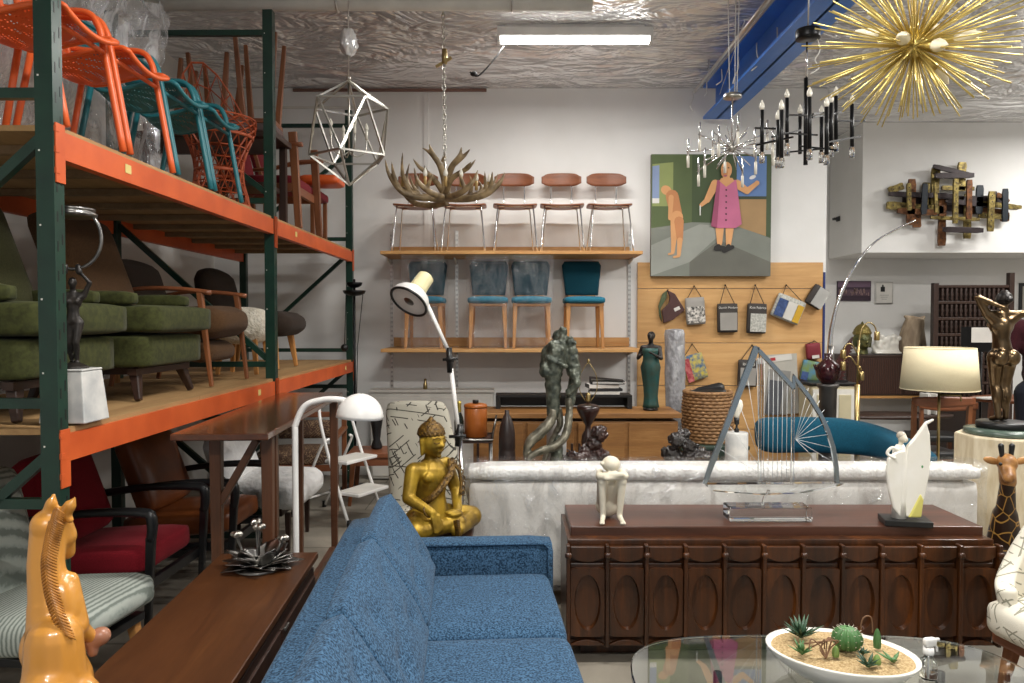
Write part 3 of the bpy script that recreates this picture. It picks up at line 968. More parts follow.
def shell_chair():
    t = thing('chocolate_easy_chair', 'dark chocolate easy chair with pale wooden legs on the lower deck in the far bay', 'chair', (-1.98, 5.72, dz), R(90))
    MB().rbox(0, -.04, .34, .56, .56, .17, .08, (0, .03, .02), 10).build('seat', M['choc_fabric'], t)
    T = tr(0, .18, .34) @ rotx(R(-12))
    MB().rbox(0, .06, .2, .58, .12, .42, .06, (0, .03, .04), 10, T).build('backrest', M['choc_fabric'], t)
    for x in (-.2, .2):
        for y in (-.2, .2):
            MB().bar((x, y, .29), (x * 1.2, y * 1.2, 0), .05, .05, (0, 1, 0), w1=.03, d1=.03).build('leg', M['beech'], t, bevel=.008)
    t = thing('fleece_stool', 'white fleece-topped stool between the wool armchair and the chocolate chair', 'stool', (-1.86, 5.13, dz))
    MB().rbox(0, 0, .33, .36, .36, .2, .09, (.01, .01, .03), 10).build('seat', M['fleece'], t)
    for x in (-.11, .11):
        for y in (-.11, .11):
            MB().bar((x, y, .25), (x * 1.2, y * 1.2, 0), .035, .035, (0, 1, 0), w1=.024, d1=.024).build('leg', M['beech'], t)
    t = thing('cream_headrest_chair', 'pale cream chair back glimpsed behind the wool armchair on the rack', 'chair', (-2.40, 4.22, dz), R(90))
    MB().rbox(0, -.0, .36, .3, .26, .14, .05, (0, 0, .02), 8).build('seat', M['fleece'], t)
    T = tr(0, .07, .36) @ rotx(R(-6))
    MB().rbox(0, .03, .2, .3, .1, .46, .05, (0, .03, .02), 8, T).build('backrest', M['fleece'], t)
    for x in (-.1, .1):
        for y in (-.08, .08):
            MB().bar((x, y, .31), (x * 1.1, y * 1.1, 0), .03, .03, (0, 1, 0), w1=.02, d1=.02).build('leg', M['beech'], t)
shell_chair()

def hoop_statue():
    x, y = -1.60, 2.70
    b = MB().box(0, 0, .092, .165, .165, .184, taper=.8)
    b.box(0, 0, .189, .135, .135, .008)
    tag(b.build('plinth', M['marble'], None, (x, y, dz), bevel=.004), 'tapered white marble plinth at the edge of the lower rack deck', 'plinth')
    t = thing('hoop_statue', 'slender black bronze figure lifting a tall hoop, on the white marble plinth', 'statue', (x, y, dz + .194), R(20))
    b = MB()
    J = dict(wrL=(.07, -.05, 1.05), elL=(.17, -.03, .93), wrR=(-.07, -.03, 1.05), elR=(-.17, -.02, .93), anL=(.03, .01, .04), anR=(-.02, .06, .04), toL=(.04, -.07, .02), toR=(-.03, -.02, .02), knL=(.03, -.05, .28))
    human(b, .335, J, 1.0, .03, hands=False)
    b.lathe([(.045, -.004), (.05, 0), (.05, .006), (.03, .014), (.02, .02)], 16, tr(0, 0, 0))
    b.cap((-.024, -.012, .35), (-.02, -.01, .37), .012, .01)
    b.cap((.024, -.016, .35), (.02, -.012, .37), .012, .01)
    b.build('figure', M['bronze_dark'], t, remesh=.0045, smooth=3)
    pts = []
    for k in range(25):
        a = R(-88 + 0) + 0
        u = -1 + 2 * k / 24
        ang = PI / 2 + u * 2.45
        pts.append((.095 * math.cos(ang + PI) * 1.0, 0, .475 - .115 * math.sin(ang)))
    b = MB()
    b.tube(pts, .0065, 8)
    b.build('hoop', M['gunmetal'], t)
    MB().lathe([(.07, .548), (.083, .552), (.085, .562), (.072, .566), (.078, .572), (.078, .58)], 24).build('dish', M['gunmetal'], t)
hoop_statue()

# ------------------------------------------------------------------ upper deck
def mesh_chair(name, label, m, loc, rz, group):
    """tubular garden chair with a sheet of punched metal for seat and back; faces -Y"""
    t = thing(name, label, 'chair', loc, rz, group)
    w = .34
    prof = smooth_path([(0, -.26, .42), (0, -.22, .435), (0, -.10, .42), (0, .04, .39), (0, .12, .41), (0, .17, .50), (0, .20, .62), (0, .225, .74)], 4)
    n = len(prof) - 1
    def sh(u, v):
        p = prof[min(n, int(round(v * n)))]
        k = -1 + 2 * u
        ww = (w / 2) * (1 - .12 * max(0, v - .6) / .4)
        return V((k * ww, p.y - .02 * (1 - k * k) * (v > .6), p.z - .035 * (1 - k * k) * (v < .62)))
    b = MB().grid(sh, 24, n * 2)
    b.build('mesh_sheet', punched[m], t)
    edge = [sh(0, v / 20) for v in range(21)] + [sh(u / 12, 1) for u in range(1, 12)] + [sh(1, 1 - v / 20) for v in range(21)] + [sh(1 - u / 12, 0) for u in range(1, 12)]
    MB().tube(edge, .011, 8, True).build('rim_tube', M[m], t)
    for s in (-1, 1):
        x = s * (w / 2 + .018)
        pts = smooth_path([(x, -.27, .0), (x, -.20, .40), (x, -.175, .50), (x, -.13, .545), (x, -.02, .55), (x, .1, .55), (x - s * .012, .19, .56)], 5)
        MB().tube(pts, .0135, 8).build('arm_tube', M[m], t)
        MB().tube([(x, .215, 0), (x - s * .01, .13, .42)], .0135, 8).build('leg', M[m], t)
    MB().tube([(-w / 2 - .02, -.20, .385), (w / 2 + .02, -.20, .385)], .01, 8).build('cross_bar', M[m], t)
    return t

def punched_mat(name, col):
    m, nt, b = new_mat(name)
    out = nt.nodes['Material Output']
    v = coords(nt, (75, 75, 75))
    vo = nt.nodes.new('ShaderNodeTexVoronoi'); vo.inputs['Scale'].default_value = 1
    vo.inputs['Randomness'].default_value = 0
    nt.links.new(v, vo.inputs['Vector'])
    lt = nt.nodes.new('ShaderNodeMath'); lt.operation = 'LESS_THAN'; lt.inputs[1].default_value = .27
    nt.links.new(vo.outputs['Distance'], lt.inputs[0])
    b.inputs['Base Color'].default_value = col
    b.inputs['Roughness'].default_value = .45
    tr_ = nt.nodes.new('ShaderNodeBsdfTransparent')
    mx = nt.nodes.new('ShaderNodeMixShader')
    nt.links.new(lt.outputs[0], mx.inputs[0]); nt.links.new(b.outputs[0], mx.inputs[1]); nt.links.new(tr_.outputs[0], mx.inputs[2])
    nt.links.new(mx.outputs[0], out.inputs['Surface'])
    return m
punched = {'orange_mesh': punched_mat('orange_punched_sheet', c('#d65526')), 'teal_mesh': punched_mat('teal_punched_sheet', c('#1c6770'))}
uz = DECK_HI + .006
GO, GT = 'orange mesh garden chairs on the top deck', 'teal mesh garden chairs on the top deck'
mesh_chair('mesh_garden_chair', 'orange mesh chair on the top deck, right behind the near green post', 'orange_mesh', (-1.815, 2.775, uz), R(90), GO)
mesh_chair('mesh_garden_chair', 'orange mesh chair on the top deck between the near post and the teal chairs', 'orange_mesh', (-1.815, 3.205, uz), R(90), GO)
mesh_chair('mesh_garden_chair', 'orange mesh chair at the wall side of the top deck, seen past the near post', 'orange_mesh', (-2.345, 2.80, uz), R(90), GO)
mesh_chair('mesh_garden_chair', 'teal mesh chair on the top deck next to the orange chairs', 'teal_mesh', (-1.815, 3.633, uz), R(90), GT)
mesh_chair('mesh_garden_chair', 'teal mesh chair on the top deck in front of the woven hourglass chair', 'teal_mesh', (-1.815, 4.06, uz), R(90), GT)

def plastic_sheet():
    def fn(u, v):
        y = 3.12 + 1.56 * u + .05 * noise.noise(V((u * 5, v * 7, 8)))
        zz = uz + v * 1.3 + .1 * noise.noise(V((u * 4, v * 3, 5))) * v
        x = -2.28 + .10 * u + .11 * noise.noise(V((u * 6, v * 4, 1))) + .05 * noise.noise(V((u * 15, v * 11, 3)))
        return V((x, y, zz))
    b = MB().grid(fn, 60, 34)
    tag(b.build('hanging_plastic_sheet', M['film_heavy'], None), 'crumpled clear plastic sheet hanging behind the garden chairs on the top deck', 'plastic')
plastic_sheet()

def woven_chair(label, loc, rz, seat=True):
    t = thing('woven_chair', label, 'chair', loc, rz)
    t.scale = (.72, .72, 1)
    def weave(prof, n, name, top=None):
        b = MB()
        rr = len(prof)
        vs = []
        fs = []
        for i, (r, z) in enumerate(prof):
            for j in range(n):
                a = 2 * PI * (j + (.5 if i % 2 else 0)) / n
                h = z
                if top:
                    h = z + top * max(0, math.sin(a)) ** 1.5 * (i / (rr - 1)) ** 1.2
                vs.append((r * math.cos(a), r * math.sin(a), h))
        for i in range(rr - 1):
            for j in range(n):
                k = j if i % 2 == 0 else (j + 1) % n
                if i % 2 == 0:
                    fs.append((i * n + j, i * n + (j + 1) % n, (i + 1) * n + j)); fs.append((i * n + j, (i + 1) * n + j, (i + 1) * n + (j - 1) % n))
                else:
                    fs.append((i * n + j, i * n + (j + 1) % n, (i + 1) * n + (j + 1) % n)); fs.append((i * n + j, (i + 1) * n + (j + 1) % n, (i + 1) * n + j))
        b.add(vs, fs)
        return b.build(name, M['rope'], t, wire=.017)
    N = 17
    base = [(.25, 0), (.225, .08), (.2, .15), (.19, .22), (.2, .29), (.23, .36), (.27, .43)]
    weave(base, N, 'woven_base')
    back = [(.27, .43), (.285, .455), (.293, .48), (.298, .505), (.302, .53)]
    weave(back, N, 'woven_back', .40)
    b = MB()
    for r, z in ((.25, .008), (.19, .22), (.272, .43)):
        b.tube([(r * math.cos(2 * PI * k / 28), r * math.sin(2 * PI * k / 28), z) for k in range(28)], .011, 6, True)
        b.build('ring', M['rope'], t); b = MB()
    if seat:
        MB().lathe([(.05, .435), (.24, .435), (.262, .455), (.265, .49), (.24, .515), (.05, .525)], 28).build('seat_cushion', M['grey_cushion'], t)
woven_chair('orange woven hourglass chair with taupe cushion on the top deck by the second post', (-1.78, 4.525, uz + .008), R(50))

def stacked_wood():
    # dark table carrying upturned wooden chairs
    t = thing('dark_side_table', 'dark wooden table on the top deck carrying upturned chairs', 'table', (-2.06, 5.19, uz))
    MB().box(0, 0, .58, .94, .38, .04).build('tabletop', M['dark_wood_x'], t, bevel=.004)
    MB().box(0, -.15, .5, .84, .03, .1).build('apron', M['dark_wood_x'], t)
    MB().box(0, 0, .25, .8, .3, .03).build('shelf', M['dark_wood_x'], t)
    for x in (-.42, .42):
        for y in (-.15, .15):
            MB().bar((x, y, 0), (x, y, .56), .045, .045, (0, 1, 0)).build('leg', M['dark_wood'], t)
    def upturned(label, loc, rz, L=.5):
        t = thing('upturned_chair', label, 'chair', loc, rz, 'wooden chairs turned upside down on the dark table')
        MB().rbox(0, 0, .04, .26, .28, .06, .02, (0, 0, .01), 6).build('seat', M['grey_cushion'], t)
        MB().box(0, 0, .085, .24, .26, .03).build('seat_frame', M['teak_x'], t, bevel=.004)
        for x in (-.09, .09):
            for y in (-.1, .1):
                MB().bar((x, y, .09), (x * 1.5, y * 1.3, L), .04, .04, (0, 1, 0), w1=.026, d1=.026).build('leg', M['teak'], t, bevel=.004)
        return t
    upturned('upturned wooden chair, legs in the air, at the wall end of the dark table', (-2.38, 5.19, uz + .602), R(2))
    upturned('upturned wooden chair, legs in the air, midway along the dark table', (-2.06, 5.2, uz + .602), R(-2), .54)
    upturned('upturned wooden chair with the longest legs, next to the second green post', (-1.75, 5.2, uz + .602), R(4), .68)
stacked_wood()

def wood_frame_chair():
    t = thing('wooden_lounge_chair', 'brown wooden lounge chair with dark red cushions, past the second post on the top deck', 'armchair', (-1.83, 5.73, uz), R(90))
    MB().rbox(0, .02, .36, .5, .5, .09, .03, (0, 0, .01), 8).build('seat_cushion', M['maroon_fabric'], t)
    T = tr(0, .2, .36) @ rotx(R(-12))
    MB().rbox(0, .05, .28, .48, .1, .55, .035, (0, .02, 0), 8, T).build('back_cushion', M['maroon_fabric'], t)
    for s in (-1, 1):
        x = s * .29
        MB().bar((x, -.27, 0), (x, -.23, .70), .05, .036, (1, 0, 0), w1=.062, d1=.036).build('leg', M['teak'], t, bevel=.006)
        MB().bar((x, .24, 0), (x, .36, .9), .05, .036, (1, 0, 0), w1=.04, d1=.03).build('leg', M['teak'], t, bevel=.006)
        pts = smooth_path([(x, -.3, .61), (x, -.1, .60), (x, .1, .555), (x, .28, .54)], 5)
        MB().tube(pts, lerps([.03, .034, .03, .024], len(pts)), 8, flat=.55).build('arm', M['teak_x'], t)
        MB().bar((x, -.24, .3), (x, .27, .3), .03, .06).build('side_rail', M['teak_x'], t, bevel=.004)
    MB().box(0, -.22, .3, .54, .03, .06).build('front_rail', M['teak_x'], t)
    t2 = thing('tall_back_chair', 'tall brown wooden chair frame with red seat stacked behind the lounge chair', 'chair', (-1.9, 6.55, uz), R(90))
    MB().rbox(0, -.02, .42, .44, .44, .08, .03, (0, 0, .01), 8).build('seat', M['maroon_fabric'], t2)
    for s in (-1, 1):
        x = s * .21
        MB().bar((x, .2, .0), (x, .2, .42), .034, .034, (0, 1, 0)).build('leg', M['teak'], t2, bevel=.004)
        MB().bar((x, .2, .42), (x, .36, 1.02), .04, .03, (0, 1, 0), w1=.026, d1=.024).build('back_post', M['teak'], t2, bevel=.004)
        MB().bar((x, -.2, 0), (x, -.2, .4), .034, .034, (0, 1, 0)).build('leg', M['teak'], t2, bevel=.004)
    T = tr(0, .24, .5) @ rotx(R(-15))
    MB().rbox(0, .02, .22, .36, .05, .36, .02, (0, .01, 0), 6, T).build('backrest', M['maroon_fabric'], t2)
    o = MB().rbox(0, 0, 0, .34, .3, .075, .03, (0, 0, .008), 8).build('orange_seat_pad', M['orange_mesh'], None, (-1.66, 6.52, uz + .54))
    tag(o, 'orange seat pad sticking out past the rack edge beside the red chairs', 'cushion')
wood_frame_chair()
# ------------------------------------------------------------------ foreground and middle furniture
def blue_sofa():
    # local: length along +Y (towards the back wall), seat facing +X
    t = thing('blue_sofa', 'blue woven three-seat sofa with tufted back cushions, seen from its back corner', 'sofa', (-.47, 3.36, 0), R(3.9))
    L, W = 2.25, .86
    f = M['blue_fabric']
    x0 = -.22                     # outer back face
    # back frame: slab leaning slightly, along the length
    T = roty(R(-7))
    b = MB().rbox(x0 + .09, -L / 2, .405, .12, L, .55, .03, (0, 0, .0), 10, tr(0, 0, 0) @ T)
    b.build('back_frame', f, t)
    # arms at both ends
    for y, nm in ((-.065, 'arm'), (-L + .065, 'arm')):
        MB().rbox(x0 + .06 + W / 2 - .01, y, .36, W - .08, .13, .40, .025, (0, 0, .004), 8).build(nm, f, t)
        sg = -1 if y > -1 else 1
        xa, xb, za, zb, yy = x0 + .17, x0 + .06 + W - .075, .20, .553, y + sg * .063
        MB().tube([(xa, yy, zb), (xb - .02, yy, zb), (xb, yy, zb - .02), (xb, yy, za)], .006, 6).build('piping', f, t)
    MB().rbox(x0 + .06 + W / 2, -L / 2, .245, W - .1, L - .27, .15, .02, (0, 0, 0), 6).build('seat_base', f, t)
    n = 3
    w = (L - .27) / n
    for k in range(n):
        yc = -.135 - w * (k + .5)
        s = MB().rbox(x0 + .52, yc, .368, .64, w - .006, .135, .035, (.006, 0, .018), 12).build('seat_cushion', f, t)
        # back cushion: a tufted pillow that thins to a soft ridge along its top
        TT = tr(x0 + .262, yc, .440) @ roty(R(-21))
        b = MB()
        h, d = .375, .2
        b.rbox(0, 0, h / 2, d, w - .004, h, .022, (.012, 0, .004), 16)
        vv = []
        for (x, y, z) in b.v:
            fz = min(1, max(0, z / h))
            x = x * (1 - .70 * fz ** 1.2)
            if x > .02:
                dent = 0
                for ty in (-.17, .17):
                    for tz in (.12, .26):
                        dent += .03 * math.exp(-(math.hypot(y - ty, z - tz) / .04) ** 2)
                for a_ in (1, -1):
                    e = abs(y * a_ - (z - .19) * 2.0) / 2.2
                    dent += .012 * math.exp(-(e / .022) ** 2)
                x -= dent * (1 - .6 * fz)
            z += .006 * (1 - (2 * y / w) ** 2) * fz - .012 * (abs(2 * y / w) ** 6) * (1 - fz)
            vv.append(tuple(TT @ V((x, y, z))))
        b.v = vv
        o = b.build('back_cushion', f, t, sub=1)
    for x in (x0 + .14, x0 + W - .1):
        for y in (-.12, -L + .12):
            MB().bar((x, y, .17), (x, y, 0), .05, .05, (0, 1, 0), w1=.03, d1=.03).build('leg', M['dark_wood'], t, bevel=.005)
blue_sofa()

def desk():
    t = thing('console_cabinet', 'long low brown wooden console cabinet behind the blue sofa', 'cabinet', (-1.01, 3.06, 0), R(3.2))
    w, L, H = .40, 1.16, .58
    MB().box(0, -L / 2, H - .0125, w, L, .025).build('tabletop', M['desk_wood'], t, bevel=.004)
    MB().box(-.0, -L / 2, H / 2 - .005, w - .03, L - .04, H - .1).build('body', M['dark_wood'], t, bevel=.003)
    for k in range(2):
        dr = MB().box(w / 2 - .012, -.31 - k * .55, H / 2 - .01, .012, .54, H - .15).build('door', M['dark_wood'], t, bevel=.003)
        MB().box(w / 2 - .003, -.53 - k * .55, H - .095, .008, .05, .012).build('handle', M['steel'], dr, bevel=.002)
    for x in (-w / 2 + .05, w / 2 - .05):
        for y in (-.08, -L + .08):
            MB().box(x, y, .02, .05, .05, .06).build('leg', M['dark_wood'], t)
desk()

def tall_table():
    t = thing('drop_leaf_table', 'tall red-brown drop-leaf table in front of the second green rack post', 'table', (-1.185, 2.98, 0), R(3.0))
    w, L, H = .39, 1.72, 1.09
    MB().box(0, L / 2, H - .014, w, L, .028).build('tabletop', M['table_wood'], t, bevel=.004)
    MB().box(-.0, L / 2, H - .041, w - .16, L - .3, .025).build('apron', M['table_wood'], t, bevel=.003)
    for x, y in ((-w / 2 + .13, .16), (w / 2 - .045, .16), (w / 2 - .045, L - .06), (-w / 2 + .13, L - .06)):
        MB().bar((x, y, H - .04), (x, y, 0), .048, .048, (0, 1, 0), w1=.036, d1=.036).build('leg', M['leg_wood'], t, bevel=.004)
    MB().bar((w / 2 - .045, .25, H - .04), (w / 2 - .045, .25, .0), .034, .04, (0, 1, 0)).build('gate_leg', M['leg_wood'], t, bevel=.004)
    MB().bar((-w / 2 + .145, .16, H - .32), (-w / 2 + .30, .16, H - .05), .03, .035, (0, 1, 0)).build('brace', M['leg_wood'], t, bevel=.003)
    MB().box(w / 2 - .045, .93, .12, .03, 1.3, .04).build('stretcher', M['leg_wood'], t)
    MB().box(.02, .98, .12, .26, .04, .04).build('cross_stretcher', M['leg_wood'], t)
tall_table()

def metal_leaf_bowl():
    t = thing('leaf_sculpture', 'dark metal sculpture of curled leaves and blossoms on the brown console cabinet', 'sculpture', tuple(P(259, 571, 2.86).xy) + (.5815,), 0)
    b = MB()
    g = random.Random(3)
    for k in range(46):
        a = g.uniform(0, 2 * PI); rr = g.uniform(.03, .095)
        L, tilt = g.uniform(.07, .13), g.uniform(-.1, 1.25)
        base = V((rr * math.cos(a) * .5, rr * math.sin(a) * .5, .012))
        def leaf(u, v, a=a, L=L, tilt=tilt, base=base, g0=g.uniform(-1, 1)):
            s = (v - .5) * .05 * math.sin(PI * min(.98, u + .06)) * 1.6
            r_ = u * L
            z = r_ * math.sin(tilt) + .25 * abs(s) - .2 * u * u * L * tilt
            return base + V((r_ * math.cos(a) * math.cos(tilt) - s * math.sin(a), r_ * math.sin(a) * math.cos(tilt) + s * math.cos(a), max(z, -.006)))
        b.grid(leaf, 6, 4)
    b.lathe([(.085, -.0), (.09, .004), (.06, .012), (.01, .016)], 20)
    b.build('leaves', M['gunmetal'], t, solid=.003)
    for k, (x, y, z) in enumerate(((-.085, .0, .13), (-.02, .03, .17), (.01, -.02, .165), (.09, .02, .11))):
        st = MB().tube(smooth_path([(x * .3, y * .3, .01), (x * .8, y, z * .6), (x, y, z)], 4), .005, 6).build('stem', M['gunmetal'], t)
        f = MB()
        for q in range(4):
            an = q * PI / 2 + k
            f.ell((x + .013 * math.cos(an), y + .013 * math.sin(an), z + .005), (.014, .009, .012), n=8, m=6, rot=(0, .5, an))
        f.ell((x, y, z), .01, n=8, m=6)
        f.build('blossom', M['nickel'], t, remesh=.004, smooth=2)
metal_leaf_bowl()

def dome_lamp():
    p = P(296, 548, 3.24)
    t = thing('dome_floor_lamp', 'white arched floor lamp with a dome shade between console and drop-leaf table', 'lamp', (p.x, 3.24, 0))
    k = 3.24 / FL
    top = CAMH - (393 - 320) * k
    a = smooth_path([(0, 0, .02), (0, 0, .6), (0, 0, CAMH - (440 - 320) * k), (.004, 0, CAMH - (424 - 320) * k), (.045, 0, CAMH - (406 - 320) * k), (.12, 0, CAMH - (400 - 320) * k), (.19, .0, CAMH - (399.5 - 320) * k), (.24, 0, CAMH - (402 - 320) * k)], 8)
    MB().tube(a, .0135, 12).build('stem', M['white_enamel'], t)
    MB().lathe([(.13, 0), (.132, .008), (.12, .018), (.02, .026)], 32).build('base', M['white_enamel'], t)
    zc = CAMH - (418 - 320) * k
    prof = [(.103 * math.cos(R(u)), .107 * math.sin(R(u))) for u in range(0, 90, 8)] + [(.004, .107)]
    pr = prof + [(r * .96, z * .96 - .001) for r, z in prof[::-1]]
    b = MB().lathe(pr, 36)
    b.build('shade', M['white_enamel'], t, (.285, 0, zc), (0, R(4), 0))
    MB().lathe([(.018, .03), (.03, .045), (.028, .075), (.012, .1)], 16).build('bulb', M['frost'], t, (.285, 0, zc - .02))
dome_lamp()

def step_ladder():
    t = thing('step_ladder', 'white folding step ladder standing open behind the drop-leaf table', 'ladder', tuple(P(340, 500, 5.8).xy) + (0,), R(62))
    w = .40
    m = M['white_enamel']
    pts = [(-w / 2, -.22, 0), (-w / 2 + .02, .02, .62), (-w / 2 + .04, .10, .86)]
    hoop = smooth_path([(-w / 2, -.26, .01), (-w / 2 + .01, -.06, .5), (-w / 2 + .03, .05, .82), (-w / 2 + .10, .075, .92), (0, .08, .94), (w / 2 - .10, .075, .92), (w / 2 - .03, .05, .82), (w / 2 - .01, -.06, .5), (w / 2, -.26, .01)], 6)
    MB().tube(hoop, .0125, 10).build('front_frame', m, t)
    rear = smooth_path([(-w / 2 + .025, .32, .01), (-w / 2 + .03, .1, .45), (-w / 2 + .035, .02, .60), (-w / 2 + .08, .0, .63)], 5)
    MB().tube(rear, .011, 10).build('rear_leg', m, t)
    MB().tube([(-p.x, p.y, p.z) for p in rear], .011, 10).build('rear_leg', m, t)
    MB().tube([(-w / 2 + .027, .26, .13), (w / 2 - .027, .26, .13)], .009, 8).build('rear_bar', m, t)
    for z, y in ((.47, -.09), (.235, -.2)):
        td = MB().box(0, y - .03, z, w - .035, .22, .024).build('tread', m, t, bevel=.006)
        MB().box(0, y - .03, z + .0135, w - .07, .19, .004).build('tread_mat', M['pale_trim'], td)
    for x, y in ((-w / 2, -.262), (w / 2, -.262), (-w / 2 + .025, .322), (w / 2 - .025, .322)):
        MB().tube([(x, y, 0), (x, y, .05)], .017, 10).build('foot', M['black'], t)
step_ladder()

def credenza():
    # oval-carved walnut credenza
    y0 = 3.27
    xl, xr = P(566, 560, y0).x, P(1003, 560, y0).x
    w = xr - xl
    t = thing('carved_credenza', 'long walnut credenza with carved oval panels, between sofa and glass table', 'sideboard', ((xl + xr) / 2, y0, 0))
    H, D = .60, .49
    MB().box(.005, D / 2 + .07, H - .025, w - .05, D - .08, .05).build('top_slab', M['walnut'], t, bevel=.004)
    MB().box(0, D / 2 + .03, .32, w - .02, D - .04, .475).build('carcass', M['walnut_front'], t, bevel=.003)
    MB().box(0, D / 2 + .06, .045, w - .16, D - .16, .09).build('plinth', M['walnut_front'], t)
    n = 11
    pw = (w - .02) / n
    z0, z1 = .085, .545
    for k in range(n):
        xc = -w / 2 + .01 + pw * (k + .5)
        b = MB()
        # raised frame with an oval opening
        N = 40
        hw, hh = pw / 2 - .012, .155
        zc = .285
        a, bb = hw * .78, .125
        def ringpts(fn, y):
            return [V((xc + fn(q)[0], y, zc + fn(q)[1])) for q in range(N)]
        def oval(q):
            an = 2 * PI * q / N
            return a * math.cos(an), bb * math.sin(an)
        def rect(q):
            an = 2 * PI * q / N
            cx, cz = math.cos(an), math.sin(an)
            s = 1 / max(abs(cx) / hw, abs(cz) / hh)
            return cx * s, cz * s
        y_f, y_b = .008, .03
        o1, o2, r1, r2 = ringpts(oval, y_f), ringpts(lambda q: (oval(q)[0] * .9, oval(q)[1] * .94), y_b), ringpts(rect, y_f), ringpts(rect, y_b)
        vs = r2 + r1 + o1 + o2
        fs = []
        for g in range(3):
            for q in range(N):
                fs.append((g * N + q, g * N + (q + 1) % N, (g + 1) * N + (q + 1) % N, (g + 1) * N + q))
        b.add(vs, fs)
        b.box(xc, .034, zc, hw * 2, .01, hh * 2)
        b.build('oval_panel', M['walnut_front'], t)
        # carved yoke above and below
        for zz, sgn in ((.478, 1), (.103, -1)):
            out = []
            m_ = 12
            for q in range(m_ + 1):
                u = -1 + 2 * q / m_
                out.append((xc + u * hw, zz + sgn * .022 * (u * u) - (.012 if sgn > 0 else -.012)))
            if sgn > 0:
                out += [(xc + hw, .535), (xc - hw, .535)]
            else:
                out += [(xc + hw, .088), (xc - hw, .088)]
            if sgn < 0:
                out = out[::-1]
            MB().prism([(x, z) for x, z in out[::-1]], .022, Matrix(((1, 0, 0, 0), (0, 0, 1, .012), (0, 1, 0, 0), (0, 0, 0, 1)))).build('yoke', M['walnut_front'], t, bevel=.003)
        MB().box(xc, .032, .446, hw * 2, .012, .022).build('panel_rail', M['walnut_front'], t, bevel=.004)
    for k in range(n + 1):
        xc = -w / 2 + .01 + pw * k
        xc = max(-w / 2 + .008, min(w / 2 - .008, xc))
        b = MB().box(xc, .016, (z0 + z1) / 2, .017, .04, z1 - z0)
        b.rbox(xc, .0, .50, .03, .03, .03, .012, n=4)
        b.build('divider', M['walnut_front'], t, bevel=.003)
credenza()

def white_sofa():
    xl, xr = P(468, 480, 3.97).x, P(977, 480, 3.97).x
    w = xr - xl
    t = thing('white_sofa', 'long white sofa wrapped in clear plastic, its back to the carved credenza', 'sofa', ((xl + xr) / 2, 3.93, 0), PI)
    f = M['white_fabric']
    # local faces -Y (towards the wall after the turn): back at +Y
    MB().rbox(0, -.08, .40, w - .01, .15, .57, .03, (0, .01, 0), 10).build('back_frame', f, t)
    MB().rbox(0, -.09, .728, w + .005, .20, .075, .034, (0, 0, .006), 24).build('back_roll', M['bubble_wrap'], t)
    for s in (-1, 1):
        MB().rbox(s * (w / 2 - .07), -.50, .36, .14, .68, .40, .03, (0, 0, .005), 8).build('arm', f, t)
    for k in range(3):
        ww = (w - .29) / 3
        MB().rbox(-w / 2 + .145 + ww * (k + .5), -.5, .375, ww - .01, .66, .17, .04, (0, 0, .02), 8).build('seat_cushion', f, t)
    MB().box(0, -.45, .235, w - .06, .74, .10).build('base', f, t)
    for x in (-w / 2 + .1, 0, w / 2 - .1):
        for y in (-.1, -.78):
            MB().bar((x, y, .19), (x, y, 0), .04, .04, (0, 1, 0), w1=.028, d1=.028).build('leg', M['dark_wood'], t)
    # plastic wrap with folds, hugging the back
    def fn(u, v):
        x = (-.5 + u) * (w + .03)
        if v < .72:
            z = .10 + v / .72 * .66; y = .012
        else:
            q = (v - .72) / .28
            z = .772 + .012 * math.sin(q * PI); y = .012 - q * .25
        nn = noise.noise(V((u * 9 + v * 4, v * 5 - u * 3, 2))) * .020 + noise.noise(V((u * 40, v * 13, 4))) * .006
        return V((x, y + abs(nn) + .006, z + abs(nn) * .5 + .006))
    MB().grid(fn, 110, 36).build('plastic_wrap', M['film'], t)
white_sofa()

